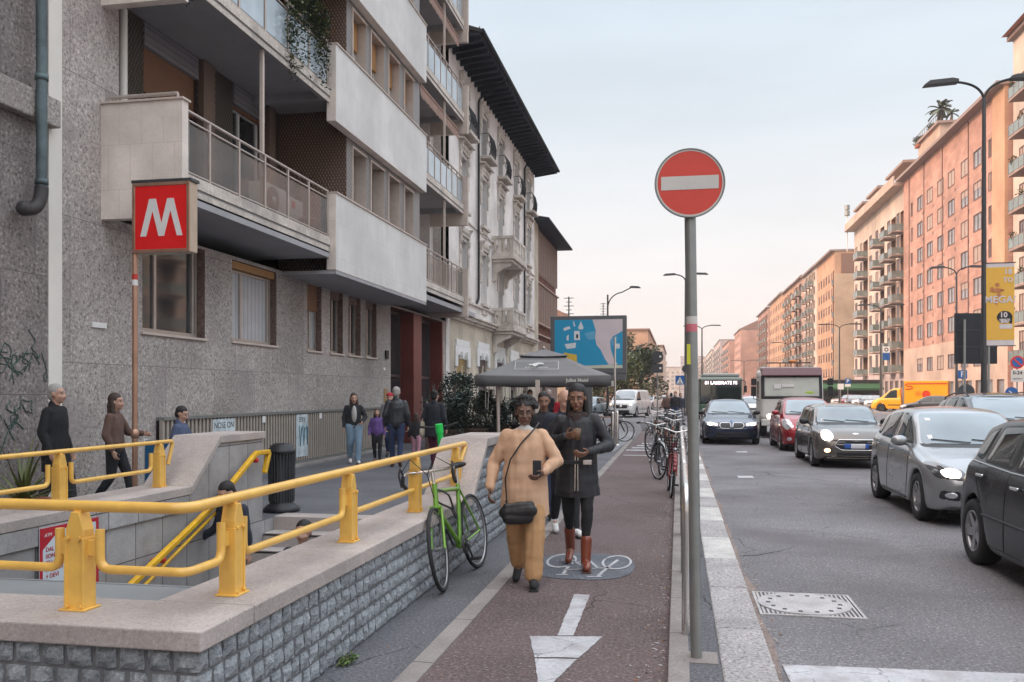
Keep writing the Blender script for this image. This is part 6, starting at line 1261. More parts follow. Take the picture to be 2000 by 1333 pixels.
def wheel(parent, x, y, r, w, spokes, style, outward):
    key = (r, w, spokes, style)
    if key not in WHEELS:
        mb = MB(); pr = [(r*.62, -w*.42), (r*.70, -w*.5), (r*.93, -w*.5), (r*.985, -w*.38), (r, -w*.15), (r, w*.15), (r*.985, w*.38), (r*.93, w*.5), (r*.70, w*.5), (r*.62, w*.42), (r*.62, -w*.42)]
        mb.lathe(pr, (0, 0, 0), 36); ty = mb.mesh('tyre', M['rubber'])
        mb = MB(); R0 = r*.64
        mb.lathe([(R0, w*.40), (R0, w*.47), (R0*.94, w*.48), (R0*.90, w*.40), (R0*.88, -w*.3)], n=36, mi=0)
        mb.lathe([(0, -w*.1), (R0*.88, -w*.1)], n=24, mi=1)
        mb.lathe([(0, w*.36), (R0*.16, w*.36), (R0*.22, w*.28), (R0*.22, w*.1)], n=20, mi=0)
        for k in range(spokes):
            a = 2*math.pi*k/spokes; Mx = Matrix.Rotation(a, 4, 'Z')
            wd = R0*(.13 if style == 'thin' else .20 if style == 'five' else .17)
            vs = [(R0*.12, -wd*1.1, w*.34), (R0*.93, -wd*.8, w*.44), (R0*.93, wd*.8, w*.44), (R0*.12, wd*1.1, w*.34), (R0*.12, -wd*1.1, w*.18), (R0*.93, -wd*.8, w*.25), (R0*.93, wd*.8, w*.25), (R0*.12, wd*1.1, w*.18)]
            mb.add(vs, [(0, 1, 2, 3), (7, 6, 5, 4), (0, 4, 5, 1), (3, 2, 6, 7), (1, 5, 6, 2)], 0, False, Mx)
        WHEELS[key] = (ty, mb.mesh('rim', [M['rim'] if style != 'dark' else M['rim_dark'], M['dark']]))
    ty, rm = WHEELS[key]
    Mx = Matrix.Translation((x, y, r)) @ Matrix.Rotation(R(90 if outward > 0 else -90), 4, 'Y') @ Matrix.Rotation(random.random()*3, 4, 'Z')
    o = bpy.data.objects.new('wheel', ty); link(o, parent); o.matrix_basis = WM[parent.name] @ Mx if False else Mx
    WM[o.name] = Matrix(); o2 = bpy.data.objects.new('rim', rm); COL.objects.link(o2); o2.parent = o; WM[o2.name] = Matrix()
    return o
def mirror2(pts): return [(-x, z) for x, z in reversed(pts)]
def build_car(S, name, label, cat, group=None, detail=2):
    t = thing(name, label, cat, (0, 0, 0), 0, group); L, W = S['L'], S['W']; hw = W/2
    me = car_shell(S); me.materials.append(paint(*S['paint'])); b = bpy.data.objects.new('body', me); link(b, t)
    ms = b.modifiers.new('sub', 'SUBSURF'); ms.levels = ms.render_levels = 1; apply_mods(b); me = b.data
    bm = bmesh.new(); bm.from_mesh(me); bvh = BVHTree.FromBMesh(bm); bm.free(); P = Proj(bvh)
    y0 = -L/2
    side = lambda pts: [(y0+s, z) for s, z in pts]
    def part(nm, fn, mats, parent=t):
        mb = MB(); fn(mb); return mb.build(nm, mats, parent)
    # glass
    part('windscreen', lambda mb: (P.patch(mb, round2([(x*1.05, z + (.03 if z > S['ws'][0][1]+.2 else -.035)) for x, z in S['ws']], .08), 'F', .004, 1), P.patch(mb, round2(S['ws'], .07), 'F', .009, 0, 7, .06)), [M['windscreen'], M['trim']])
    for sd in 'LR':
        for i, w_ in enumerate(S['sidewin']):
            part('side_window', lambda mb: (P.patch(mb, round2([(p[0] + (.02 if p[0] > sum(q[0] for q in w_)/len(w_) else -.02), p[1] + (.02 if p[1] > sum(q[1] for q in w_)/len(w_) else -.02)) for p in side(w_)] if False else side(w_), .05), sd, .003, 1), P.patch(mb, round2(side([((p[0]-sum(q[0] for q in w_)/len(w_))*.93+sum(q[0] for q in w_)/len(w_), (p[1]-sum(q[1] for q in w_)/len(w_))*.90+sum(q[1] for q in w_)/len(w_)) for p in w_]), .04), sd, .008, 0, 5, .06)), [M['auto_glass'], M['trim']])
    if S.get('rearwin'): part('rear_window', lambda mb: P.patch(mb, round2(S['rearwin'], .06), 'B', .006, 0), M['auto_glass'])
    # seams and handles
    for sd in 'LR':
        for dl in S.get('doors', []):
            part('door_seam', lambda mb: P.line(mb, side(dl), sd, .006, -.001), M['dark'])
        for (s, z) in S.get('handles', []):
            h = P.hit((y0+s, z), sd, .02)
            if h is not None:
                def hf(mb): mb.box(h.x-.013, h.x+.013, h.y-.085, h.y+.085, h.z-.014, h.z+.014)
                o = part('door_handle', hf, S.get('handle_mat', paint(*S['paint'])))
                bv = o.modifiers.new('b', 'BEVEL'); bv.width = .009; bv.segments = 2
        if S.get('strip'): part('side_strip', lambda mb: P.line(mb, side(S['strip']), sd, .014, .002), S.get('strip_mat', M['trim']))
        if S.get('chromeline'): part('window_line', lambda mb: P.line(mb, side(S['chromeline']), sd, .009, .003), M['chrome'])
        s, z = S['mirror']; h = P.hit((y0+s, z-.02), sd, 0); sx = -1 if sd == 'L' else 1
        if h is not None:
            def mf(mb):
                mb.ball((h.x+sx*.13, h.y-.02, z+.03), (.115, .07, .075), 14); mb.tube([(h.x-sx*.01, h.y+.01, z-.03), (h.x+sx*.08, h.y, z)], .022, 8)
            part('wing_mirror', mf, S.get('mirror_mat', paint(*S['paint'])))
    # underbody and wheel wells
    def ub(mb): mb.box(-hw+.24, hw-.24, y0+.25, -y0-.25, .17, .62); 
    part('underbody', ub, M['dark'])
    for sw in S['ax']:
        for sx in (-1, 1): wheel(t, sx*(hw-.115), y0+sw, S['R'], .21, S['spokes'], S['rimstyle'], sx)
    # front face
    for nm, outl, mk, off, sym in S['front']:
        for sx in ((0, 1) if sym else (0,)):
            part(nm, lambda mb: P.patch(mb, mirror2(outl) if sx else outl, 'F', off, 0, 4, .045), M[mk] if isinstance(mk, str) else mk)
    for nm, outl, mk, r, closed, sym in S.get('frontlines', []):
        for sx in ((0, 1) if sym else (0,)):
            part(nm, lambda mb: P.line(mb, mirror2(outl) if sx else outl, 'F', r, .004, 0, closed, step=.04), M[mk])
    if S.get('wipers', 1) and detail > 1:
        z = S['ws'][0][1]
        part('wiper', lambda mb: (P.line(mb, [(-.05, z+.01), (-.62*hw, z+.05)], 'F', .008, .02), P.line(mb, [(.55*hw, z+.01), (-.02, z+.05)], 'F', .008, .02)), M['trim'])
    if S.get('stickers'):
        for (x, z, w_, h_) in S['stickers']: part('windscreen_sticker', lambda mb: P.patch(mb, [(x, z), (x+w_, z), (x+w_, z+h_), (x, z+h_)], 'F', .013, 0, 2), M['white'])
    if S.get('rails'):
        for sx in (-1, 1): part('roof_rail', lambda mb: mb.tube([P.hit((sx*S['rails'][2], y0+S['rails'][0]+(S['rails'][1]-S['rails'][0])*k/8), 'T', .05 if 0 < k < 8 else 0) for k in range(9)], .014, 6), M['black_metal'])
    return t
hatch_plan = [(0, .70), (.08, .83), (.25, .93), (.55, .985), (1.0, 1), (3.0, 1), (3.5, .98), (3.85, .93), (3.97, .84)]
def headlight(outl, lit, ring=True): return outl
polo = dict(L=3.97, W=1.68, R=.31, ax=(.80, 3.27), spokes=7, rimstyle='thin', paint=('silver car paint', (.33,.34,.35), .28, .6), plan=hatch_plan,
    top=[(0, .60), (.04, .68), (.12, .74), (.4, .84), (.9, .92), (1.18, .97), (1.5, 1.20), (1.85, 1.40), (2.1, 1.455), (2.6, 1.47), (3.2, 1.44), (3.55, 1.38), (3.75, 1.15), (3.9, .95), (3.97, .80)],
    belt=[(0, .56), (.12, .67), (.5, .76), (1.2, .90), (2.5, .95), (3.5, 1.0), (3.97, .76)], roofw=[(0, .75), (1.2, .82), (1.6, .74), (2.1, .70), (3.3, .68), (3.97, .70)],
    ws=[(-.66, .97), (.66, .97), (.53, 1.375), (-.53, 1.375)], sidewin=[[(1.36, .965), (1.98, 1.36), (2.32, 1.375), (2.36, .975)], [(2.43, .98), (2.40, 1.375), (3.05, 1.345), (3.14, 1.00)], [(3.22, 1.01), (3.13, 1.335), (3.33, 1.28), (3.46, 1.04)]],
    rearwin=[(-.5, 1.0), (.5, 1.0), (.45, 1.3), (-.45, 1.3)], doors=[[(1.30, .30), (1.24, .6), (1.30, .92)], [(2.40, .26), (2.40, .95)], [(3.00, .62), (3.10, .8), (3.18, .98)], [(1.34, .26), (2.9, .26)]],
    handles=[(2.16, .84), (3.0, .88)], strip=[(1.3, .245), (2.7, .245)], mirror=(1.52, .97), mirror_mat=None,
    front=[('headlight', round2([(.42, .58), (.74, .60), (.80, .78), (.70, .79), (.44, .70)], .05), 'lamp_dark', .006, True), ('lamp', ell(.58, .665, .105, .06), 'lit_lamp', .016, True),
        ('grille', round2([(-.36, .60), (.36, .60), (.38, .69), (-.38, .69)], .02), 'trim', .005, False), ('lower_grille', round2([(-.40, .32), (.40, .32), (.44, .46), (-.44, .46)], .03), 'trim', .005, False),
        ('fog_lamp', round2([(.50, .33), (.72, .35), (.70, .46), (.50, .45)], .04), 'trim', .006, True), ('fog_glass', ell(.60, .40, .07, .04), 'lamp_glass', .014, True),
        ('number_plate', [(-.26, .48), (.26, .48), (.26, .59), (-.26, .59)], 'plate', .012, False), ('badge', ell(0, .645, .05, .05), 'chrome', .012, False)],
    stickers=[(-.56, 1.02, .08, .07), (-.50, 1.26, .09, .05)], chromeline=None)
polo['mirror_mat'] = paint(*polo['paint'])
mini = dict(L=3.98, W=1.73, R=.31, ax=(.76, 3.32), spokes=10, rimstyle='thin', paint=('grey brown car paint', (.16,.145,.135), .22, .6),
    plan=[(0, .74), (.08, .86), (.25, .95), (.5, .99), (1.0, 1), (3.2, 1), (3.7, .95), (3.98, .85)],
    top=[(0, .60), (.04, .72), (.12, .80), (.35, .88), (.8, .94), (1.15, .97), (1.35, 1.10), (1.62, 1.32), (1.8, 1.39), (2.3, 1.42), (3.2, 1.40), (3.6, 1.36), (3.78, 1.15), (3.9, .9), (3.98, .8)],
    belt=[(0, .56), (.1, .70), (.3, .80), (1.2, .91), (2.5, .94), (3.6, .97), (3.98, .76)], roofw=[(0, .78), (1.1, .85), (1.6, .76), (2.1, .73), (3.4, .72), (3.98, .74)],
    ws=[(-.66, .975), (.66, .975), (.56, 1.325), (-.56, 1.325)], sidewin=[[(1.40, .95), (1.68, 1.30), (2.20, 1.33), (2.22, .955)], [(2.29, .96), (2.27, 1.335), (2.95, 1.325), (3.0, .97)], [(3.07, .975), (3.02, 1.32), (3.5, 1.29), (3.55, 1.0)]],
    rearwin=[(-.5, 1.0), (.5, 1.0), (.45, 1.28), (-.45, 1.28)], doors=[[(1.22, .30), (1.16, .6), (1.25, .90)], [(2.25, .26), (2.25, .93)], [(2.98, .7), (3.03, .95)]], handles=[(2.05, .86), (2.85, .87)],
    strip=[(1.2, .24), (2.85, .24)], mirror=(1.5, .97), mirror_mat=M['trim'],
    front=[('headlight', ell(.60, .715, .135, .135), 'chrome', .006, True), ('lamp', ell(.60, .715, .11, .11), 'lit_lamp', .02, True),
        ('grille', round2([(-.44, .50), (-.30, .42), (.30, .42), (.44, .50), (.36, .62), (-.36, .62)], .04), 'trim', .006, False),
        ('lower_grille', round2([(-.40, .27), (.40, .27), (.42, .36), (-.42, .36)], .02), 'trim', .006, False), ('fog_lamp', ell(.60, .40, .10, .075), 'trim', .006, True), ('fog_glass', ell(.60, .40, .07, .05), 'lit_fog', .016, True),
        ('number_plate', [(-.26, .44), (.26, .44), (.26, .55), (-.26, .55)], 'plate', .02, False), ('plate_band', [(-.26, .44), (-.10, .44), (-.10, .55), (-.26, .55)], 'plate_blue', .024, False), ('plate_band', [(.17, .44), (.26, .44), (.26, .55), (.17, .55)], 'plate_blue', .024, False), ('badge', ell(0, .76, .07, .018), 'chrome', .012, False)],
    frontlines=[('grille_ring', round2([(-.46, .50), (-.31, .41), (.31, .41), (.46, .50), (.37, .635), (-.37, .635)], .04), 'chrome', .013, True, False), ('grille_bar', [(-.36, .585), (.36, .585)], 'rim', .008, False, False), ('grille_bar', [(-.40, .53), (.40, .53)], 'rim', .008, False, False), ('chin_bar', [(-.6, .235), (.6, .235)], 'alu', .014, False, False)], stickers=[(-.56, 1.0, .08, .06)])
bmw = dict(L=4.7, W=1.83, R=.32, ax=(.85, 3.70), spokes=5, rimstyle='five', paint=('dark blue car paint', (.018,.030,.065), .2, .4), plan=[(0, .68), (.08, .82), (.25, .92), (.6, .985), (1.1, 1), (3.8, 1), (4.4, .94), (4.7, .82)],
    top=[(0, .55), (.04, .66), (.12, .72), (.5, .82), (1.2, .93), (1.5, .98), (1.9, 1.20), (2.3, 1.40), (2.6, 1.45), (3.2, 1.44), (3.7, 1.32), (4.1, 1.10), (4.5, 1.05), (4.66, .95), (4.7, .8)],
    belt=[(0, .5), (.12, .65), (.5, .74), (1.4, .88), (3, .95), (4.4, .98), (4.7, .75)], roofw=[(0, .72), (1.4, .82), (1.9, .74), (2.5, .66), (3.4, .64), (4.1, .74), (4.7, .76)],
    ws=[(-.70, .975), (.70, .975), (.53, 1.365), (-.53, 1.365)], sidewin=[[(1.72, .93), (2.35, 1.33), (2.62, 1.36), (2.66, .945)], [(2.74, .95), (2.70, 1.365), (3.35, 1.34), (3.75, 1.02), (3.72, .98)]],
    doors=[[(1.65, .30), (1.58, .6), (1.66, .90)], [(2.7, .26), (2.7, .93)]], handles=[(2.48, .84), (3.4, .87)], mirror=(1.85, .97), mirror_mat=M['trim'],
    front=[('headlight', round2([(.42, .60), (.80, .64), (.82, .73), (.50, .71)], .04), 'lamp_glass', .006, True), ('lamp', ell(.66, .665, .10, .045), 'lit_lamp', .016, True), ('lamp', ell(.49, .655, .05, .03), 'lit_fog', .016, True),
        ('grille', round2([(.03, .54), (.30, .54), (.37, .60), (.34, .69), (.05, .69)], .06), 'trim', .006, True), ('lower_grille', round2([(-.55, .28), (.55, .28), (.50, .40), (-.50, .40)], .03), 'trim', .006, False), ('fog_lamp', ell(.70, .40, .06, .04), 'trim', .01, True), ('badge', ell(0, .755, .03, .03), 'plate_blue', .012, False)],
    frontlines=[('grille_ring', round2([(.02, .53), (.31, .53), (.385, .60), (.35, .70), (.045, .70)], .06), 'chrome', .013, True, True)], rails=(2.4, 3.9, .52))
red = dict(L=4.0, W=1.70, R=.30, ax=(.78, 3.3), spokes=7, rimstyle='thin', paint=('red car paint', (.30,.012,.02), .25, .3), plan=hatch_plan,
    top=[(0, .58), (.04, .70), (.12, .80), (.4, .93), (.85, 1.04), (1.2, 1.22), (1.7, 1.46), (2.0, 1.52), (2.6, 1.54), (3.3, 1.50), (3.65, 1.4), (3.85, 1.1), (4.0, .85)],
    belt=[(0, .54), (.12, .70), (.5, .84), (1.2, .97), (2.5, 1.0), (3.6, 1.03), (4.0, .78)], roofw=[(0, .74), (.9, .84), (1.6, .75), (2.1, .71), (3.3, .69), (4.0, .70)],
    ws=[(-.66, 1.06), (.66, 1.06), (.52, 1.45), (-.52, 1.45)], sidewin=[[(1.3, 1.02), (1.9, 1.43), (2.32, 1.45), (2.36, 1.03)], [(2.43, 1.03), (2.40, 1.45), (3.1, 1.42), (3.3, 1.06)]],
    doors=[[(1.2, .30), (1.14, .6), (1.2, .98)], [(2.40, .26), (2.40, 1.0)]], handles=[(2.16, .92), (3.05, .94)], mirror=(1.42, 1.05), strip=[(1.2, .24), (2.85, .24)],
    front=[('headlight', round2([(.50, .70), (.72, .60), (.82, .78), (.74, .93), (.60, .90)], .05), 'lamp_glass', .006, True), ('lamp', ell(.68, .76, .05, .05), 'lamp_glass', .02, True),
        ('grille', round2([(-.36, .58), (.36, .58), (.40, .66), (-.40, .66)], .02), 'trim', .006, False), ('lower_grille', round2([(-.45, .27), (.45, .27), (.48, .38), (-.48, .38)], .03), 'trim', .006, False), ('number_plate', [(-.26, .44), (.26, .44), (.26, .55), (-.26, .55)], 'plate', .012, False), ('fog_lamp', ell(.64, .36, .06, .05), 'lamp_glass', .012, True)], stickers=[(-.55, 1.1, .06, .05)])
black = dict(polo); black.update(L=3.95, W=1.70, R=.315, spokes=5, rimstyle='five', paint=('black car paint', (.022,.024,.028), .25, .3), handle_mat=M['chrome'], strip=[(1.2, .52), (3.0, .52)], chromeline=[(1.3, .945), (2.4, .955), (3.5, 1.0)], mirror_mat=paint('black car paint', (.022,.024,.028), .25, .3), stickers=None, frontlines=[])
suv = dict(bmw); suv.update(L=4.5, W=1.84, R=.35, ax=(.88, 3.5), spokes=7, paint=('dark grey car paint', (.05,.055,.065), .25, .4), top=[(0, .65), (.04, .80), (.12, .90), (.4, 1.0), (1.1, 1.08), (1.35, 1.14), (1.8, 1.42), (2.2, 1.62), (2.5, 1.67), (3.2, 1.66), (3.9, 1.56), (4.2, 1.3), (4.4, 1.0), (4.5, .85)],
    belt=[(0, .6), (.12, .82), (.5, .93), (1.4, 1.04), (3, 1.1), (4.2, 1.12), (4.5, .8)], roofw=[(0, .74), (1.3, .84), (1.8, .76), (2.4, .70), (3.6, .67), (4.5, .70)], ws=[(-.70, 1.14), (.70, 1.14), (.56, 1.57), (-.56, 1.57)],
    sidewin=[[(1.5, 1.10), (2.15, 1.53), (2.5, 1.57), (2.54, 1.11)], [(2.62, 1.12), (2.6, 1.575), (3.3, 1.55), (3.4, 1.15)], [(3.48, 1.16), (3.38, 1.54), (3.72, 1.46), (3.9, 1.2)]], doors=[[(1.5, .35), (1.45, .7), (1.5, 1.05)], [(2.58, .3), (2.58, 1.08)]], handles=[(2.4, 1.0), (3.3, 1.02)], mirror=(1.7, 1.14),
    front=[('headlight', round2([(.5, .72), (.80, .76), (.82, .88), (.52, .84)], .04), 'lamp_glass', .006, True), ('grille', round2([(-.42, .6), (.42, .6), (.42, .84), (-.42, .84)], .05), 'trim', .006, False)], frontlines=[], rails=(2.3, 4.0, .56), sill=.25)
van = dict(L=5.1, W=1.93, R=.34, ax=(.9, 4.1), spokes=8, rimstyle='five', paint=('white van paint', (.62,.61,.60), .35, .0), plan=[(0, .72), (.08, .85), (.25, .94), (.6, .99), (1.1, 1), (4.9, 1), (5.1, .95)],
    top=[(0, .70), (.04, .88), (.12, .98), (.4, 1.08), (.85, 1.2), (1.3, 1.55), (1.75, 1.84), (2.0, 1.9), (4.9, 1.9), (5.02, 1.8), (5.1, 1.5)], belt=[(0, .65), (.12, .9), (.5, 1.0), (1, 1.12), (5.0, 1.15), (5.1, 1.0)], roofw=[(0, .75), (.9, .85), (1.5, .80), (2.1, .78), (5.1, .78)],
    ws=[(-.74, 1.22), (.74, 1.22), (.62, 1.78), (-.62, 1.78)], sidewin=[[(1.15, 1.14), (1.8, 1.72), (2.3, 1.75), (2.32, 1.15)]], doors=[[(2.36, .35), (2.36, 1.8)], [(1.2, .35), (1.15, 1.1)], [(3.5, .3), (3.5, 1.8)]], handles=[(2.2, 1.05)], strip=[(1.4, .55), (3.6, .55)], mirror=(1.35, 1.22), mirror_mat=M['trim'],
    front=[('headlight', round2([(.5, .72), (.80, .76), (.84, .98), (.6, .92)], .04), 'lamp_glass', .006, True), ('lamp', ell(.70, .86, .06, .05), 'lit_fog', .02, True), ('grille', round2([(-.48, .62), (.48, .62), (.52, .86), (-.52, .86)], .05), 'trim', .006, False), ('bumper', round2([(-.8, .27), (.8, .27), (.78, .5), (-.78, .5)], .05), 'trim', .01, False), ('badge', ell(0, .75, .10, .10), 'chrome', .014, False)], crown=.04, sill=.25)
ROADZ = -.04
def drive(t, x_left, y_front_axle, S, rz=0, label=None, group=None):
    """puts the car so that its left (-x) flank and front axle stand at the given world place"""
    t.location = (x_left + S['W']/2, y_front_axle - S['ax'][0] + S['L']/2, ROADZ); t.rotation_euler = (0, 0, rz); return t
c = build_car(polo, 'hatchback_car', 'silver hatchback with lit headlamps queueing behind the black hatchback', 'car'); drive(c, 3.05, 12.2, polo)
c = build_car(mini, 'hatchback_car', 'small grey brown hatchback with round lit headlamps and chrome ringed grille', 'car'); drive(c, 2.95, 20.75, mini)
c = build_car(bmw, 'estate_car', 'dark blue car with twin kidney shaped grilles and glaring headlamps in front of the bus', 'car'); drive(c, .76, 29.4, bmw)
c = build_car(red, 'hatchback_car', 'red hatchback between the lorry and the small grey brown car', 'car'); drive(c, 2.86, 26.2, red)
c = build_car(black, 'hatchback_car', 'black hatchback cut off by the right edge of the photo', 'car'); drive(c, 2.80, 6.72, black, R(0))
c = build_car(suv, 'sport_utility_vehicle', 'tall dark grey car whose roof shows behind the silver hatchback', 'car'); drive(c, 5.35, 17.4, suv)
c = build_car(van, 'delivery_van', 'white panel van turning at the crossing beside the advertising billboard', 'van'); c.location = (-3.35, 61.5, ROADZ); c.rotation_euler = (0, 0, R(-12))
sm = dict(mini); sm.update(paint=('pale blue car paint', (.25,.33,.37), .3, .3), frontlines=[])
c = build_car(sm, 'hatchback_car', 'pale blue car half hidden behind the thin post left of the white panel van', 'car'); c.location = (-6.1, 60.5, ROADZ); c.rotation_euler = (0, 0, R(-14))
# ------------------------------------------------------------------ lorry, bus, courier van, parked cars
def winbox(mb, x0, x1, y0, y1, z0, z1, mi=0): mb.box(x0, x1, y0, y1, z0, z1, mi)
t = thing('lorry', 'pale lorry cab with a maroon sun visor and black mirrors behind the red hatchback', 'lorry', (4.05, 33.2, ROADZ)); lx0, lx1, ly, lz = 2.93, 5.17, 33.0, ROADZ
LW = mat('dusty off white cab', (.60,.58,.55), .4, 0, .08, 2, coat=.2)
mb = MB(); pr = [(ly+.10, .55), (ly, .75), (ly+.03, 1.42), (ly+.17, 2.28), (ly+.35, 2.46), (ly+1.7, 2.50), (ly+1.7, .5), (ly+.9, .45)]
mb.prism([(lx0, y, z) for y, z in pr], (lx1-lx0, 0, 0)); cab = mb.build('cab', LW, t, bevel=.15, seg=4)
mb = MB(); mb.prism([(lx0+.16, ly-.015, 1.49), (lx0+.16, ly+.108, 2.20), (lx0+.16, ly+.17, 2.20), (lx0+.16, ly+.06, 1.49)], (lx1-lx0-.32, 0, 0)); wsn = mb.build('windscreen', glass('pale reflection lorry windscreen', (.36,.38,.34), .06), t, bevel=.05, seg=3)  # pale reflection across the screen is painted into its glass
mb = MB(); mb.prism([(lx0+.05, ly-.005, 1.40), (lx0+.05, ly+.13, 2.27), (lx0+.05, ly+.22, 2.27), (lx0+.05, ly+.09, 1.40)], (lx1-lx0-.10, 0, 0)); mb.build('windscreen_seal', M['dark'], t, bevel=.07, seg=3)
mb = MB(); mb.prism([(lx0+.06, ly-.02, 2.23), (lx0+.06, ly-.02, 2.28), (lx0+.06, ly+.14, 2.54), (lx0+.06, ly+.6, 2.58), (lx0+.06, ly+.6, 2.4), (lx0+.06, ly+.18, 2.29)], (lx1-lx0-.12, 0, 0)); mb.build('sun_visor', mat('maroon visor', (.10,.035,.045), .3, .1, .15, coat=.3), t, bevel=.05, seg=3)
for s, x in ((-1, lx0), (1, lx1)):
    mb = MB(); mb.tube([(x, ly+.2, 2.2), (x+s*.22, ly+.05, 2.2), (x+s*.22, ly+.05, 1.4), (x, ly+.2, 1.35)], .014, 5); mb.box(x+s*.12, x+s*.31, ly, ly+.08, 1.90, 2.15); mb.box(x+s*.13, x+s*.31, ly, ly+.08, 1.50, 1.86); mb.build('mirror', M['black_metal'], t, bevel=.02)
    mb = MB(); xx = (x-s*.34); mb.ball((xx, ly+.03, .78), (.13, .05, .09), 14); mb.build('headlight', M['lit_lamp'] if s < 0 else M['lamp_glass'], t)
    for yy in (ly+.75, ly+4.2): wheel(t, x-s*.16, yy, .42, .26, 8, 'dark', s)
    mb = MB(); mb.box(x-s*.001, x+s*.01, ly+.35, ly+1.2, 1.45, 2.05); mb.build('side_window', M['auto_glass'], t)
mb = MB(); mb.box(lx0+.05, lx1-.05, ly-.03, ly+.05, .42, .66); mb.build('bumper', LW, t, bevel=.03); mb = MB()
for z in (.95, 1.05, 1.15): mb.box(lx0+.6, lx1-.6, ly-.005, ly+.05, z, z+.05)
mb.build('grille_slats', M['trim'], t)
mb = MB(); mb.box(lx0+.1, lx1-.1, ly+1.75, ly+6, .55, .8); mb.box(lx0+.1, lx1-.1, ly+1.72, ly+1.8, .8, 2.1); mb.build('flat_bed', M['char_metal'], t)
mb = MB(); mb.box(lx0+.5, lx0+.75, ly+.0, ly+.03, 1.78, 1.95); mb.box(lx0+.78, lx0+1.2, ly+.0, ly+.045, 1.84, 1.94); mb.build('windscreen_sheet', M['white'], wsn); mb = MB(); mb.ball((lx1-.5, ly+.02, 1.62), (.22, .02, .07), 12); mb.build('hi_vis_vest', mat('yellow green vest', (.35,.50,.08), .8), wsn)
mb = MB(); mb.box(lx0+.3, lx1-.35, ly+.75, ly+.85, 2.72, 2.76); mb.tube([(lx0+.8, ly+.8, 2.4), (lx0+.8, ly+.8, 2.74)], .02, 5); mb.tube([(lx1-.8, ly+.8, 2.4), (lx1-.8, ly+.8, 2.74)], .02, 5); mb.build('beacon_bar', M['char_metal'], t); mb = MB(); mb.ball((lx0+1.25, ly+.8, 2.79), (.15, .09, .07), 12); mb.build('beacon', M['orange_lamp'], t)
mb = MB(); mb.tube([(lx0+.2, ly+.0, 1.46), (lx0+1.0, ly+.02, 1.50)], .012, 5); mb.build('wiper', M['trim'], t); mb = MB(); mb.tube([(lx0+1.15, ly+.0, 1.46), (lx0+2.0, ly+.02, 1.50)], .012, 5); mb.build('wiper', M['trim'], t)
# bus
c = at(1407.5, 52); t = thing('city_bus', 'green city bus with a lit destination display behind the dark blue car', 'bus', (c.x, c.y, ROADZ)); bw = 1.275; x0, x1, y0 = c.x-bw, c.x+bw, c.y; BG = mat('grey green bus paint', (.16,.21,.18), .35, 0, .1, coat=.3)
mb = MB(); mb.box(x0, x1, y0+.02, y0+11.5, .25, 2.56); mb.build('body', BG, t, bevel=.12, seg=4); mb = MB(); mb.box(x0+.2, x1-.15, y0+.5, y0+5, 2.57, 2.80); mb.box(x0+.3, x1-.3, y0+5.5, y0+9, 2.57, 2.74); mb.build('roof_unit', M['galv'], t, bevel=.08, seg=3)
mb = MB(); mb.box(x0+.06, x1-.06, y0-.01, y0+.1, .95, 2.46); bws = mb.build('windscreen', glass('bus windscreen', (.012,.02,.018), .05), t, bevel=.07, seg=3)
mb = MB(); mb.box(x0+.04, x1-.04, y0-.015, y0+.08, .3, .94); mb.build('front_panel', mat('dark green bus paint', (.03,.09,.05), .3), t, bevel=.05); mb = MB(); mb.box(x0+.3, x1-.3, y0-.03, y0-.016, .72, .80); mb.build('grille', M['trim'], t)
LED = emit('lit display', (1, .86, .90), 1.6); text('81 LAMBRATE FS', .27, basis((c.x+.02, y0-.02, 2.22), (1, 0, 0), (0, 0, 1)), LED, 'destination_display', bws, .002, bold=.006, sx=.95)
for s in (-1, 1): mb = MB(); mb.ball((c.x+s*.95, y0-.01, .62), (.14, .04, .08), 12); mb.build('headlight', M['lamp_glass'], t); mb = MB(); mb.tube([(c.x+s*1.2, y0+.1, 2.4), (c.x+s*1.42, y0-.1, 2.3), (c.x+s*1.42, y0-.1, 2.0)], .025, 6); mb.box(c.x+s*1.42-.09, c.x+s*1.42+.09, y0-.14, y0-.06, 1.65, 2.05); mb.build('mirror', M['black_metal'], t)
for s in (-1, 1):
    for k in range(6): mb = MB(); xx = c.x+s*bw; mb.box(xx-.01, xx+s*.012, y0+.6+1.75*k, y0+2.2+1.75*k, 1.1, 2.25); mb.build('side_window', M['auto_glass'], t)
    for yy in (2.6, 8.6): wheel(t, c.x+s*(bw-.16), y0+yy, .46, .28, 8, 'dark', s)
mb = MB(); mb.tube([(x0+.2, y0-.03, 1.0), (c.x-.1, y0-.03, 1.35)], .014, 5); mb.build('wiper', M['trim'], t)
# yellow courier van (box body)
t = thing('courier_van', 'orange yellow box van with red curved line and red disc on its side', 'van', (0, 0, 0)); YV = paint('courier yellow', (.80,.36,.008), .35, 0)
cabS = dict(van); cabS.update(L=2.75, W=1.95, R=.35, ax=(.95,), plan=[(0, .72), (.08, .85), (.25, .94), (.6, .99), (1.1, 1), (2.75, 1)], top=[(0, .72), (.04, .95), (.12, 1.02), (.4, 1.12), (.85, 1.25), (1.3, 1.62), (1.75, 2.0), (2.0, 2.1), (2.75, 2.12)], belt=[(0, .65), (.12, .9), (.5, 1.02), (1, 1.15), (2.75, 1.2)], roofw=[(0, .75), (.9, .85), (1.5, .82), (2.1, .80), (2.75, .80)])
me = car_shell(cabS); me.materials.append(YV); b = bpy.data.objects.new('cab', me); link(b, t); ms = b.modifiers.new('s', 'SUBSURF'); ms.levels = ms.render_levels = 1; apply_mods(b); bm = bmesh.new(); bm.from_mesh(b.data); P = Proj(BVHTree.FromBMesh(bm)); bm.free()
for v in b.data.vertices: v.co.y -= 1.7
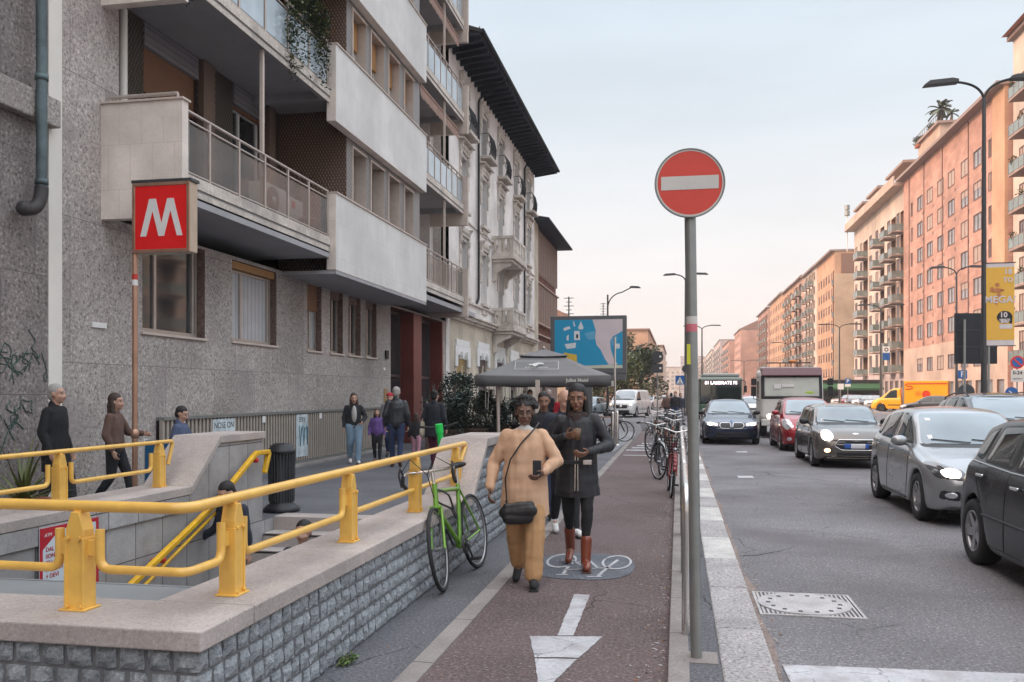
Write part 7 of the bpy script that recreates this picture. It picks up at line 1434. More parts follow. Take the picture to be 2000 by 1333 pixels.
def vpart(nm, fn, m_, par=t, dy=-1.7): mb = MB(); fn(mb); mb.v = [(x, y+dy, z) for x, y, z in mb.v]; return mb.build(nm, m_, par)
for sd_ in 'LR': vpart('side_window', lambda mb: P.patch(mb, round2([(-1.375+s, z) for s, z in [(1.15, 1.2), (1.75, 1.9), (2.25, 1.95), (2.28, 1.22)]], .06), sd_, .008), M['auto_glass']); vpart('side_strip', lambda mb: P.line(mb, [(.15, .6), (1.2, .6)], sd_, .04, .002), M['trim'])
vpart('windscreen', lambda mb: P.patch(mb, round2([(-.74, 1.28), (.74, 1.28), (.66, 1.95), (-.66, 1.95)], .07), 'F', .009, 0, 6), M['windscreen']); vpart('bumper', lambda mb: P.patch(mb, round2([(-.85, .28), (.85, .28), (.84, .95), (-.84, .95)], .08), 'F', .012), M['trim'])
mb = MB(); mb.box(-1.02, 1.02, -.3, 3.25, .62, 2.72); bx_ = mb.build('box_body', YV, t, bevel=.03); mb = MB(); mb.box(-.9, .9, -.6, 3.2, .35, .62); mb.box(-1.0, 1.0, -.25, .4, .30, .60); mb.build('chassis', M['trim'], t)
for sx in (-1, 1):
    wheel(t, sx*.87, -2.12, .35, .22, 8, 'dark', sx); wheel(t, sx*.87, 2.1, .35, .22, 8, 'dark', sx); X = sx*1.024
    rdm = mat('courier red', (.60,.04,.01), .4) if sx < 0 else rdm
    def sm_(mb): mb.tube([(X, 3.2, 2.48), (X, .05, 2.48), (X, -.12, 2.38), (X, .05, 2.27), (X, .35, 2.25), (X, .48, 2.13), (X, .35, 2.02), (X, -.1, 2.0)], .055, 5)
    mb = MB(); sm_(mb); mb.build('red_line', rdm, bx_); mb = MB(); mb.lathe([(0, 0), (.33, 0), (.33, .01)], n=24, M=Matrix.Translation((X, 1.55, 1.55)) @ Matrix.Rotation(R(90*sx), 4, 'Y'), sm=False); mb.build('red_disc', rdm, bx_)
    mb = MB(); 
    for z in (1.72, 1.58, 1.44): mb.box(X-.006, X+.006, .7, 1.15, z, z+.05)
    mb.build('red_stripes', rdm, bx_); mb = MB(); mb.box(X-.004, X+.004, -.3, -.2, .7, 2.68); mb.build('edge_trim', M['galv'], bx_)
mb = MB(); mb.box(-.95, .95, 3.252, 3.262, .75, 2.66); d_ = mb.build('rear_doors', mat('dull ochre door', (.48,.22,.02), .5, var=.2), bx_); mb = MB(); mb.lathe([(0, 0), (.3, 0)], n=20, M=Matrix.Translation((.25, 3.27, 1.9)) @ Matrix.Rotation(R(-90), 4, 'X'), sm=False); mb.build('red_disc', rdm, d_); mb = MB(); mb.box(-.01, .01, 3.263, 3.268, .75, 2.66); mb.build('door_gap', M['dark'], d_)
place(t, (20.05, 82.5, ROADZ), R(249))
def variant(base, nm, col, **kw): d = dict(base); d.update(paint=(nm, col, .3, .2), frontlines=[], stickers=None, **kw); return d
lowf = [('headlight', round2([(.45, .60), (.76, .62), (.80, .76), (.60, .74)], .04), 'lamp_glass', .006, True), ('grille', round2([(-.36, .50), (.36, .50), (.38, .62), (-.38, .62)], .02), 'trim', .005, False)]
PC = {k: variant(polo if i % 2 else mini, 'parked '+k, c_, front=lowf, wipers=0, handles=[], doors=[], strip=None, mirror_mat=None) for i, (k, c_) in enumerate((('white', (.62,.61,.60)), ('charcoal', (.05,.05,.055)), ('silver', (.42,.43,.44)), ('deep red', (.25,.03,.03))))}
for k in PC: PC[k]['mirror_mat'] = paint('parked '+k, PC[k]['paint'][1], .3, .2)
base = {}
spots = [(1738, 84, 'white', 60, 'white parked car just left of the yellow box van', 0), (1712, 92, 'silver', 62, 'silver parked car second left of the yellow box van', 0), (1698, 97, 'charcoal', 60, 'charcoal parked car third left of the yellow box van', 0), (1685, 101, 'silver', 64, 'silver parked car fourth left of the yellow box van', 0), (1671, 106, 'charcoal', 60, 'charcoal parked car fifth left of the yellow box van', 0), (1657, 112, 'deep red', 62, 'deep red parked car below the farther blue parking sign', 0), (1643, 118, 'white', 60, 'white parked car right of the lorry mirror', 0), (1628, 126, 'charcoal', 60, 'charcoal parked car nearest the lorry in the parked row', 0), (1617, 134, 'silver', 62, 'silver parked car farthest along the parked row', 0)]
for px, D, k, a, lb, _ in spots:
    if k not in base: o = base[k] = build_car(PC[k], 'parked_car', lb, 'car', None, 1)
    else: o = copy_tree(base[k])
    place(o, tuple(at(px, D, ROADZ)), R(a+180+90), lb, 'cars parked in a row beyond the median')
def dist(k, px, D, rz, lb, grp='distant cars in traffic'): o = copy_tree(base[k]); place(o, tuple(at(px, D, ROADZ)), R(rz), lb, grp)
dist('charcoal', 1812, 66, 250, 'dark car in front of the yellow box van, roof just above the silver hatchback', 'cars near the median')
dist('white', 1466, 62, 0, 'white car showing between the bus and the lorry'); dist('deep red', 1459, 95, 180, 'red car right behind the bus flank'); dist('charcoal', 1476, 80, 0, 'dark car beyond the white car between bus and lorry')
dist('white', 1268, 88, -20, 'white car beyond the white panel van near the round sign'); dist('silver', 1294, 98, 180, 'silver car beyond the cluster of bicycles'); dist('charcoal', 1310, 120, 180, 'dark distant car under the blue crossing sign'); dist('silver', 1256, 100, 160, 'silver car half behind the roof of the white panel van')
# ------------------------------------------------------------------ bicycles
def bwheel(parent, y, R_, lean=0, steer=0, name='wheel'):
    key = ('bw', R_)
    if key not in WHEELS:
        mb = MB(); mb.tube([(0, R_*.965*math.cos(a), R_*.965*math.sin(a)) for a in [2*math.pi*i/40 for i in range(40)]], .017, 8, closed=True); ty = mb.mesh('tyre', M['rubber'])
        mb = MB(); mb.tube([(0, R_*.91*math.cos(a), R_*.91*math.sin(a)) for a in [2*math.pi*i/40 for i in range(40)]], .011, 6, closed=True); mb.cyl((-.035, 0, 0), (.035, 0, 0), .02, n=10)
        for i in range(18): a = 2*math.pi*i/18; s = 1 if i % 2 else -1; mb.tube([(s*.025, .018*math.cos(a), .018*math.sin(a)), (0, R_*.9*math.cos(a+.25*s), R_*.9*math.sin(a+.25*s))], .0016, 3)
        WHEELS[key] = (ty, mb.mesh('rim', M['rim']))
    o = bpy.data.objects.new(name, WHEELS[key][0]); link(o, parent); o.location = (0, y, R_); o.rotation_euler = (0, 0, steer); o2 = bpy.data.objects.new('rim', WHEELS[key][1]); COL.objects.link(o2); o2.parent = o; WM[o2.name] = Matrix(); return o
def bicycle(label, fm, drop=False, basket=False, city=False, guard=None, group=None, steer=0):
    t = thing('bicycle', label, 'bicycle', (0, 0, 0), 0, group); Rr = .34; yf, yr = -.50, .52; bb = (0, .10, .28); st = (0, .26, .74 if drop else .66); hd = (0, -.30, .80); hb = (0, -.33, .66)
    mb = MB(); r = .019
    if city: mb.tube(bezier(hb, (0, -.1, .42), bb, 6), .024, 10); mb.tube(bezier(hd, (0, 0, .52), (0, .18, .46), 6), .016, 8)
    else: mb.tube([hb, bb], .021, 10); mb.tube([hd, (0, .255, .76)], r, 10)
    mb.tube([bb, (0, .27, .80)], r, 10); mb.tube([(0, -.29, .86), (0, -.345, .60)], .023, 10)
    for s in (-1, 1): mb.tube([(s*.02, .11, .28), (s*.055, yr, Rr)], .011, 8); mb.tube([(s*.012, .262, .76), (s*.055, yr, Rr)], .009, 8)
    mb.ball(bb, (.045, .035, .035), 10); fr = mb.build('frame', fm, t)
    SM = Matrix.Translation((0, -.32, 0)) @ Matrix.Rotation(steer, 4, 'Z') @ Matrix.Translation((0, .32, 0))
    mb = MB()
    for s in (-1, 1): mb.tube([SM @ Vector(p) for p in ((s*.045, -.35, .66), (s*.05, -.40, .55), (s*.055, yf, Rr))], .013, 8)
    mb.tube([SM @ Vector(p) for p in ((-.05, -.352, .665), (.05, -.352, .665))], .018, 8); mb.build('fork', fm, t)
    w = bwheel(t, yf, Rr, steer=steer); v_ = SM @ Vector((0, yf, Rr)); w.location = v_; bwheel(t, yr, Rr)
    mb = MB(); top = Vector((0, -.27, 1.0 if city else .93)); mb.tube([SM @ Vector((0, -.29, .86)), SM @ top], .013, 8)
    if drop: pts = [(-.21, -.42, .86), (-.215, -.50, .90), (-.21, -.47, .965), (-.20, -.36, .98), (-.16, -.29, .975), (0, -.29, .97), (.16, -.29, .975), (.20, -.36, .98), (.21, -.47, .965), (.215, -.50, .90), (.21, -.42, .86)]
    else: pts = [(-.29, -.05, 1.02), (-.27, -.15, 1.04), (-.18, -.27, 1.05), (0, -.27, 1.0), (.18, -.27, 1.05), (.27, -.15, 1.04), (.29, -.05, 1.02)]
    pts = [SM @ Vector(p) for p in pts]; mb.tube(rounded(pts, .03, 3), .012, 8); mb.tube([SM @ Vector((0, -.29, .88)), SM @ Vector((0, -.28, .985))], .016, 8); H_ = mb.build('handlebar', M['steel'], t)
    mb = MB(); 
    if drop: 
        for s in (0, -1): q = pts[:3] if s == 0 else pts[-3:]; mb.tube(q, .016, 8)
        for s in (-1, 1): mb.tube([SM @ Vector(p) for p in ((s*.21, -.46, .975), (s*.22, -.50, 1.03), (s*.225, -.55, .98), (s*.22, -.53, .88))], .009, 6); mb.tube([SM @ Vector(p) for p in ((s*.21, -.50, 1.0), (s*.1, -.62, 1.10), (0, -.5, .95), (0, -.37, .75))], .004, 5)
    else:
        for q in (pts[:2], pts[-2:]): mb.tube(q, .018, 8)
        for s in (-1, 1): mb.tube([SM @ Vector(p) for p in ((s*.2, -.27, 1.03), (s*.15, -.42, .95), (s*.02, -.37, .7))], .004, 5)
    mb.build('grip', M['rubber'], H_)
    mb = MB(); z = .97; pr = [(0, -.01, .0), (.045, .02, 0), (.075, .18, .012), (.06, .25, .02), (-.06, .25, .02), (-.075, .18, .012), (-.045, .02, 0)]
    mb.ball((0, .36, z), (.075, .085, .028), 14); mb.ball((0, .27, z-.004), (.035, .13, .022), 12); sd_ = mb.build('saddle', M['rubber'], t); mb = MB(); mb.tube([(0, .27, .78), (0, .30, .95)], .013, 8); mb.build('seat_post', M['steel'], t)
    mb = MB(); mb.lathe([(.03, 0), (.085, 0), (.085, .006), (.03, .006)], n=28, M=Matrix.Translation((.045, .10, .28)) @ Matrix.Rotation(R(90), 4, 'Y')); mb.tube([(.07, .10, .28), (.075, .18, .14)], .011, 6); mb.tube([(-.06, .10, .28), (-.07, .02, .42)], .011, 6)
    mb.tube([(.05, .10, .365), (.05, yr, Rr+.035), (.05, yr+.035, Rr), (.05, yr, Rr-.035), (.05, .10, .195)], .005, 5); mb.build('chainset', M['char_metal'], t)
    for p in ((.10, .185, .135), (-.10, .015, .425)): mb = MB(); mb.box(p[0]-.045, p[0]+.045, p[1]-.035, p[1]+.035, p[2]-.012, p[2]+.012); mb.build('pedal', M['rubber'], t)
    if guard:
        for yy, a0, a1, S2 in ((yf, R(-10), R(165), SM), (yr, R(5), R(200), Matrix())):
            mb = MB(); n_ = 16
            for i in range(n_): a, b_ = a0+(a1-a0)*i/n_, a0+(a1-a0)*(i+1)/n_; mb.add([S2 @ Vector((x, yy+(.375)*math.cos(q)*(1), Rr+.375*math.sin(q))) for q in (a, b_) for x in (-.028, .028)], [(0, 1, 3, 2)], 0, True)
            g_ = mb.build('mudguard', guard, t); so = g_.modifiers.new('s', 'SOLIDIFY'); so.thickness = .004
    if city:
        mb = MB(); 
        for s in (-.05, .05): mb.tube([(s, .35, .74), (s, .70, .74), (s*.9, yr, Rr)], .006, 5)
        for yy in (.42, .52, .62, .70): mb.tube([(-.05, yy, .742), (.05, yy, .742)], .005, 5)
        mb.build('rack', M['char_metal'], t); mb = MB(); mb.ball(SM @ Vector((0, -.45, .74)), (.035, .045, .035), 10); mb.build('lamp', M['lamp_glass'], t)
    if basket:
        mb = MB()
        for k in range(6): z = .70+.045*k; w_ = .13+.012*k; d = .09+.01*k; mb.tube([SM @ Vector(p) for p in ((-w_, -.52-d, z), (w_, -.52-d, z), (w_, -.52+d, z), (-w_, -.52+d, z))], .004, 4, closed=True)
        for k in range(10): a = -1+2*k/9; mb.tube([SM @ Vector((a*.13, -.61, .70)), SM @ Vector((a*.19, -.66, .925))], .003, 4); mb.tube([SM @ Vector((a*.13, -.43, .70)), SM @ Vector((a*.19, -.38, .925))], .003, 4)
        mb.tube([SM @ Vector(p) for p in ((-.13, -.61, .70), (.13, -.43, .70))], .004, 4); mb.build('basket', M['black_metal'], t)
    return t
GRN = paint('lime green enamel', (.16,.36,.03), .3, .2)
g = bicycle('green racing bicycle leaning against the rough block wall', GRN, drop=True, steer=R(10)); g.location = (-1.86, 7.36, .004); g.rotation_euler = (0, R(-9), R(-5))
mb = MB()
for i in range(9): a = Vector((.03, -.05+.012*i, .62-.012*i)); mb.tube([a + Vector((.012*math.cos(q), .010*math.sin(q)*(i % 2), .014*math.sin(q))) for q in [R(60*k) for k in range(6)]], .0035, 4, closed=True)
mb.tube(rounded([(.03, .0, .60), (.08, -.2, .75), (.02, -.3, .82), (-.06, -.15, .70), (.03, .0, .60)], .05), .009, 6); ch = mb.build('lock_chain', M['char_metal']); ch.parent = g; ch.matrix_parent_inverse = Matrix()
rb = bicycle('red city bicycle with a dark wire basket leaning on the hoop barrier', paint('dark red enamel', (.22,.015,.02), .35, .2), city=True, basket=True, guard=paint('dark red enamel', (.22,.015,.02), .35, .2)); rb.location = (-.14, 14.15, .004); rb.rotation_euler = (0, R(5), R(3))
GB = 'bicycles parked along the lane barrier'
kinds = [bicycle('black city bicycle with silver mudguards parked just behind the red one, front wheel turned out', paint('black enamel', (.02,.02,.022), .35), city=True, guard=M['rim'], group=GB, steer=R(35)), bicycle('brown bicycle leaning in the cluster by the barrier', paint('rust enamel', (.22,.07,.035), .4), group=GB), bicycle('grey bicycle with a basket in the cluster by the barrier', paint('grey enamel', (.22,.23,.24), .35, .4), city=True, basket=True, group=GB)]
bs = [(-.42, 17.0, -8, 4, 0, None), (-.28, 20.2, 14, 6, 1, 'brown bicycle third along the barrier from the red one'), (-.45, 22.0, -22, -5, 2, 'grey bicycle with a basket fourth along the barrier'), (-.2, 23.4, 20, 7, 0, 'black bicycle behind the grey one with the basket'), (-.5, 25.2, -30, 0, 1, 'brown bicycle standing skewed in the middle of the cluster'), (-.25, 26.5, 12, 5, 2, 'grey bicycle with a basket farther back in the cluster'), (-.55, 28.3, -38, 3, 0, 'black bicycle jutting into the lane at the far end of the cluster'), (-.25, 29.6, 18, 4, 1, 'brown bicycle near the far end of the cluster'), (-.45, 31.5, -15, 5, 2, 'last grey bicycle at the far end of the cluster')]
for x, y, a, ln, k, lb in bs:
    o = kinds[k] if lb is None or k >= 1 and not kinds[k].get('used') else copy_tree(kinds[k]); 
    if o is kinds[k]: kinds[k]['used'] = 1
    if lb: o['label'] = lb
    o.location = (x, y, .004); o.rotation_euler = (0, R(ln), R(a))
for o in bpy.data.objects:
    if 'used' in o: del o['used']
for (px, D, a, k, lb) in ((1192, 29.2, 70, 0, 'black bicycle standing behind the steel bollards'), (1181, 30.2, 110, 1, 'brown bicycle left of the one behind the steel bollards')):
    o = copy_tree(kinds[k]); q = at(px, D); place(o, (q.x, q.y, 0), R(a), lb, 'bicycles by the pavement corner')
# lime kick scooter beyond the stairwell
t = thing('kick_scooter', 'lime green and white kick scooter standing beyond the parapet wall', 'scooter', (0, 0, 0)); LG = mat('fluorescent green', (.02,.62,.10), .4)
mb = MB(); mb.tube([(0, -.48, .14), (0, -.36, .95)], .028, 10); mb.build('stem', M['white'], t); mb = MB(); mb.tube([(0, -.40, .70), (0, -.345, 1.10)], .045, 10); mb.tube([(0, -.345, 1.08), (0, -.335, 1.2)], .055, 10); mb.build('green_sleeve', LG, t); mb = MB(); mb.tube([(-.26, -.31, 1.19), (-.12, -.35, 1.16), (.12, -.35, 1.16), (.26, -.31, 1.19)], .017, 8); mb.build('handlebar', M['rubber'], t)
mb = MB(); mb.box(-.09, .09, -.36, .36, .13, .19); mb.build('deck', LG, t, bevel=.02); mb = MB(); mb.box(-.08, .08, -.35, .34, .191, .198); mb.build('grip_mat', M['rubber'], t)
for yy in (-.50, .47): mb = MB(); mb.lathe([(.05, -.03), (.11, -.035), (.125, 0), (.11, .035), (.05, .03)], n=20, M=Matrix.Translation((0, yy, .125)) @ Matrix.Rotation(R(90), 4, 'Y')); mb.build('wheel', M['rubber'], t)
place(t, (-3.02, 11.25, 0), R(200)); t.rotation_euler = (0, R(6), R(195))
# ------------------------------------------------------------------ people
def cap_prim(bm, p0, p1, r0, r1, n=12, flat=None):
    """closed rounded cone between two joints; flat=(axis vector, factor) squashes it"""
    p0, p1 = Vector(p0), Vector(p1); d = p1-p0; L_ = d.length
    if L_ < 1e-5: d = Vector((0, 0, 1))
    x, y = frame(d); z = d.normalized(); rings = []
    for a in (90, 60, 30, 0): a = R(a); rings.append((p0 - z*r0*math.sin(a), r0*math.cos(a)))
    for a in (0, 30, 60, 90): a = R(a); rings.append((p1 + z*r1*math.sin(a), r1*math.cos(a)))
    V = []
    for c, r in rings:
        if r < 1e-4: V.append([bm.verts.new(c)])
        else: V.append([bm.verts.new(c + x*r*math.cos(2*math.pi*i/n) + y*r*math.sin(2*math.pi*i/n)) for i in range(n)])
    for a, b in zip(V, V[1:]):
        for i in range(n):
            j = (i+1) % n
            if len(a) == 1: bm.faces.new((a[0], b[j], b[i]))
            elif len(b) == 1: bm.faces.new((a[i], a[j], b[0]))
            else: bm.faces.new((a[i], a[j], b[j], b[i]))
    if flat:
        ax, f = Vector(flat[0]).normalized(), flat[1]; c = (p0+p1)/2
        for r in V:
            for v in r: q = v.co - c; v.co = c + q - ax*(q.dot(ax)*(1-f))
def ell_prim(bm, c, r, rot=None):
    q = bmesh.ops.create_icosphere(bm, subdivisions=3, radius=1); Mx = Matrix.Translation(c) @ (rot.to_4x4() if rot else Matrix()) @ Matrix.Diagonal((*r, 1)); bmesh.ops.transform(bm, matrix=Mx, verts=q['verts'])
def remesh(name, prims, vox, m_, parent, smooth=4, folds=0, fscale=9, seed=0, cut=None):
    bm = bmesh.new()
    for p in prims:
        if p[0] == 'e': ell_prim(bm, *p[1:])
        else: cap_prim(bm, *p[1:])
    me = bpy.data.meshes.new(name); bm.to_mesh(me); bm.free(); o = bpy.data.objects.new(name, me); COL.objects.link(o)
    r = o.modifiers.new('r', 'REMESH'); r.mode = 'VOXEL'; r.voxel_size = vox; r.use_smooth_shade = True; s = o.modifiers.new('s', 'SMOOTH'); s.iterations = smooth; s.factor = .5
    dg = bpy.context.evaluated_depsgraph_get(); me2 = bpy.data.meshes.new_from_object(o.evaluated_get(dg)); bpy.data.objects.remove(o)
    if cut or folds:
        bm = bmesh.new(); bm.from_mesh(me2)
        if folds:
            bm.normal_update()
            for v in bm.verts:
                q = v.co; n_ = noise.noise(Vector((q.x*fscale+seed, q.y*fscale, q.z*fscale*.45))) + .5*noise.noise(Vector((q.x*fscale*.6, q.y*fscale*.6+seed, q.z*fscale*1.9)))
                n2 = noise.noise(Vector((q.x*21+seed, q.y*21, q.z*4.2))); v.co = q + v.normal*(n_*.7 + n2*.6)*folds
        bm.to_mesh(me2); bm.free()
    me2.materials.clear(); me2.materials.append(m_); me2.polygons.foreach_set('use_smooth', [True]*len(me2.polygons)); me2.name = name
    ob = bpy.data.objects.new(name, me2); return link(ob, parent)
def V3(*a): return Vector(a)
def cloth(name, c, rough=.85, sheen=.0): return mat(name, c, rough, var=.16, scale=4, bump=.25, bscale=260)
SKIN = {'dark': mat('dark brown skin', (.155,.082,.055), .45, var=.12, scale=8), 'light': mat('light skin', (.50,.29,.21), .5, var=.1, scale=8), 'brown': mat('brown skin', (.24,.125,.08), .5, var=.1, scale=8)}
EYE = mat('eye white', (.26,.24,.23), .2, var=.02); IRIS = mat('dark iris', (.02,.012,.01), .15); LIP = mat('lips', (.22,.07,.06), .4)
def hand_prims(w, d, palm, k, curl=.55, side=1):
    """palm, four unequal bent fingers and a thumb from the side; d = forearm direction, palm = palm normal"""
    d = d.normalized(); pn = (palm - d*palm.dot(d)).normalized(); s = d.cross(pn)*side; P = []
    for u in (-.026, -.009, .009, .026): P.append(('c', w + s*u*k*.8, w + d*.085*k + s*u*k, .014*k, .0125*k, 8))
    for u, L_ in ((-.028, .036), (-.010, .043), (.009, .041), (.027, .032)):
        a = w + d*.088*k + s*u*k; e1 = (d*math.cos(curl) + pn*math.sin(curl)); b = a + e1*L_*k; e2 = (d*math.cos(curl*2.1) + pn*math.sin(curl*2.1)); c = b + e2*L_*.7*k; e3 = (d*math.cos(curl*2.9) + pn*math.sin(curl*2.9)); f = c + e3*L_*.55*k
        P += [('c', a, b, .0098*k, .0090*k, 8), ('c', b, c, .0090*k, .0082*k, 8), ('c', c, f, .0082*k, .0070*k, 8)]
    t0 = w + d*.02*k - s*.028*k; t1 = t0 + (d*.6 - s*.7 + pn*.35).normalized()*.042*k; t2 = t1 + (d*.9 - s*.15 + pn*.4).normalized()*.034*k
    P += [('c', t0, t1, .014*k, .0105*k, 8), ('c', t1, t2, .0105*k, .0085*k, 8)]; return P
DEF = dict(pel=(0, 0, .93), chest=(0, .01, 1.24), neck=(0, .015, 1.42), head=(0, -.015, 1.565), shL=(.170, .01, 1.365), shR=(-.170, .01, 1.365), elL=(.235, .04, 1.10), elR=(-.235, .04, 1.10), wrL=(.24, -.06, .86), wrR=(-.24, -.06, .86),
    hipL=(.09, 0, .90), hipR=(-.09, 0, .90), knL=(.10, -.02, .49), knR=(-.10, -.02, .49), anL=(.10, .02, .085), anR=(-.10, .02, .085), toL=(.11, -.15, .03), toR=(-.11, -.15, .03), palmL=(-1, -.3, 0), palmR=(1, -.3, 0), yaw=0, nod=0)
def walk(J, ph, stride=.26):
    """ph>0: left foot forward (towards -y), right one pushing off behind"""
    f, b = ('L', 'R') if ph > 0 else ('R', 'L'); s = lambda k: 1 if k == 'L' else -1
    J.update({'an'+f: (s(f)*.085, -stride*.9, .085), 'to'+f: (s(f)*.10, -stride*.9-.165, .045), 'kn'+f: (s(f)*.095, -stride*.62, .50), 'an'+b: (s(b)*.075, stride*1.05, .15), 'to'+b: (s(b)*.085, stride*1.05-.14, .035), 'kn'+b: (s(b)*.085, stride*.10, .50)})
def person(label, loc, rz, H=1.70, pose=None, stride=None, skin='light', top=None, coat=None, legs=None, shoes=None, hair=None, hstyle='short', vox=.012, fem=False, wide=1.0, legw=1.0, hat=None, group=None, boots=False, scarf=None, coat_len=.0, collar=True, undershirt=None, sleeves=None, extra=None, curl=.55, legfull=0):
    J = dict(DEF); 
    if stride: walk(J, stride, abs(stride))
    if pose: J.update(pose)
    k = H/1.70; j = {n: (Vector(v)*k if isinstance(v, tuple) and not n.startswith('palm') else v) for n, v in J.items()}
    t = thing('person', label, 'person', tuple(loc), rz, group); Mw = WM[t.name]; WM[t.name] = Matrix()   # build in local space
    near = vox < .011; sk = SKIN[skin]; sw = .94 if fem else 1.0
    for s in 'LR': j['sh'+s] = Vector((j['sh'+s].x*sw, j['sh'+s].y, j['sh'+s].z))
    P = []; hd = j['head']; RH = Matrix.Rotation(J['yaw'], 3, 'Z') @ Matrix.Rotation(J['nod'], 3, 'X'); h = lambda x, y, z: hd + RH @ (Vector((x, y, z))*k)
    P.append(('e', h(0, .012, .035), (.077*k, .095*k, .092*k), RH)); P.append(('e', h(0, -.018, -.035), (.060*k, .072*k, .078*k), RH)); P.append(('c', h(0, -.055, -.085), h(0, -.065, -.088), .024*k, .020*k, 10))
    P.append(('c', h(0, -.088, .018), h(0, -.108, -.024), .009*k, .0135*k, 8)); P.append(('c', h(-.012, -.096, -.028), h(.012, -.096, -.028), .008*k, .008*k, 8)); P.append(('c', h(-.042, -.074, .036), h(.042, -.074, .036), .012*k, .012*k, 8))
    for s in (-1, 1): P.append(('c', h(s*.040, -.066, -.025), h(s*.045, -.058, -.03), .020*k, .018*k, 8)); P.append(('e', h(s*.078, .008, .0), (.010*k, .020*k, .030*k), RH))
    P.append(('c', h(-.018, -.088, -.052), h(.018, -.088, -.052), .010*k, .010*k, 8))
    P.append(('c', j['neck'] - V3(0, 0, .06*k), hd + V3(0, .005, -.03)*k, .056*k if not fem else .047*k, .050*k if not fem else .044*k)); ch, pe = j['chest'], j['pel']
    P += [('e', ch + V3(0, 0, .03)*k, (.138*k*sw, .086*k, .13*k)), ('e', pe + V3(0, 0, .14)*k, (.125*k, .085*k, .15*k)), ('e', pe, (.145*k, .095*k, .11*k)), ('c', j['shL']-V3(0, 0, .015)*k, j['shR']-V3(0, 0, .015)*k, .040*k, .040*k)]
    for s in 'LR':
        P += [('c', j['sh'+s], j['el'+s], .042*k*sw, .034*k), ('c', j['el'+s], j['wr'+s], .034*k, .024*k), ('c', j['hip'+s], j['kn'+s], .072*k, .045*k), ('c', j['kn'+s], j['an'+s], .043*k, .030*k), ('c', j['an'+s]-V3(0, 0, .02)*k, j['to'+s], .034*k, .026*k)]
        P += hand_prims(j['wr'+s], (j['wr'+s]-j['el'+s]), Vector(J['palm'+s]), k*(.92 if fem else 1), J.get('curl', curl), 1 if s == 'L' else -1)
    remesh('body', P, min(vox, .006 if near else vox), sk, t, smooth=3 if near else 2)
    if vox < .016:
        for s in (-1, 1):
            mb = MB(); mb.ball(h(s*.030, -.0765, .010), (.0125*k, .0125*k, .0068*k), 10); mb.build('eye', EYE, t); mb = MB(); mb.ball(h(s*.030, -.0855, .010), .0058*k, 8); mb.build('iris', IRIS, t)
            mb = MB(); mb.tube([h(s*.017, -.092, .032), h(s*.034, -.090, .037), h(s*.050, -.076, .033)], .0035*k, 5); mb.build('eyebrow', hair or IRIS, t)
        mb = MB(); mb.tube([h(-.023, -.086, -.052), h(0, -.099, -.050), h(.023, -.086, -.052)], .006*k, 6); mb.build('lips', LIP, t)
    # hair
    if hair:
        Q = []
        if hstyle == 'short': Q = [('e', h(0, .022, .052), (.083*k, .096*k, .088*k), RH), ('e', h(0, .055, .0), (.070*k, .060*k, .085*k), RH)]
        elif hstyle == 'afro':
            rn = random.Random(5); Q = [('e', h(0, .03, .05), (.093*k, .10*k, .095*k), RH), ('e', h(0, .055, -.01), (.09*k, .07*k, .10*k), RH)]
            for i in range(54): a = rn.uniform(0, 6.28); el = rn.uniform(.05, 1.4); Q.append(('e', h(.095*math.cos(a)*math.cos(el), .035+.10*math.sin(a)*math.cos(el) if math.sin(a) > -.6 else .0, .055+.095*math.sin(el)), (.028*k, .028*k, .028*k)))
        elif hstyle == 'long': Q = [('e', h(0, .024, .054), (.088*k, .098*k, .090*k), RH), ('e', h(0, .062, -.02), (.083*k, .055*k, .12*k), RH), ('c', h(-.072, .03, .02), h(-.085, .01, -.17), .026*k, .030*k), ('c', h(.072, .03, .02), h(.085, .01, -.17), .026*k, .030*k), ('c', h(-.05, .07, -.05), h(-.05, .075, -.22), .045*k, .03*k), ('c', h(.05, .07, -.05), h(.05, .075, -.22), .045*k, .03*k)]
        elif hstyle == 'bun': Q = [('e', h(0, .024, .052), (.084*k, .096*k, .088*k), RH), ('e', h(0, .055, .0), (.070*k, .060*k, .08*k), RH), ('e', h(0, .09, .10), (.05*k, .05*k, .045*k), RH)]
        if hstyle == 'fringe': Q = [('e', h(0, .03, .03), (.074*k, .083*k, .06*k), RH)]
        ho = remesh('hair', Q, max(vox*.7, .006), hair, t, smooth=2, folds=.014 if hstyle == 'afro' else .004, fscale=55 if hstyle == 'afro' else 22)
        # clear the face
        me = ho.data; bm = bmesh.new(); bm.from_mesh(me); RI = RH.inverted(); dl = []
        for v in bm.verts:
            q = RI @ (v.co - hd)/k
            if q.y < -.035 and q.z < .075: v.co = v.co + (RH @ Vector((0, .05*min(1, (.075-q.z)/.04), 0)))*k*.7
        bm.to_mesh(me); bm.free()
    if hat: remesh('hat', [('e', h(0, .012, .085), (.092*k, .105*k, .065*k), RH), ('c', h(0, -.06, .07), h(0, -.13, .06), .03*k, .018*k, 10, ((0, 0, 1), .35))], max(vox*.8, .008), hat, t, 2)
    # trousers
    if legs:
        Q = [('e', pe + V3(0, 0, .0)*k, (.160*k*min(wide, 1.05), .108*k*min(wide, 1.05), .11*k))]
        for s in 'LR':
            an = j['an'+s] + (V3(0, 0, .03) if not boots else (j['kn'+s]-j['an'+s]).normalized()*.175)*k; f = legfull; Q += [('c', j['hip'+s], j['kn'+s], (.100+f*.02)*k*legw, (.068+f*.035)*k*legw), ('c', j['kn'+s], an, (.068+f*.035)*k*legw, (.050+f*.045)*k*legw*(.8 if boots else 1))]
        remesh('trousers', Q, vox, legs, t, 3, .012 if near else .009, 11, seed=H*10)
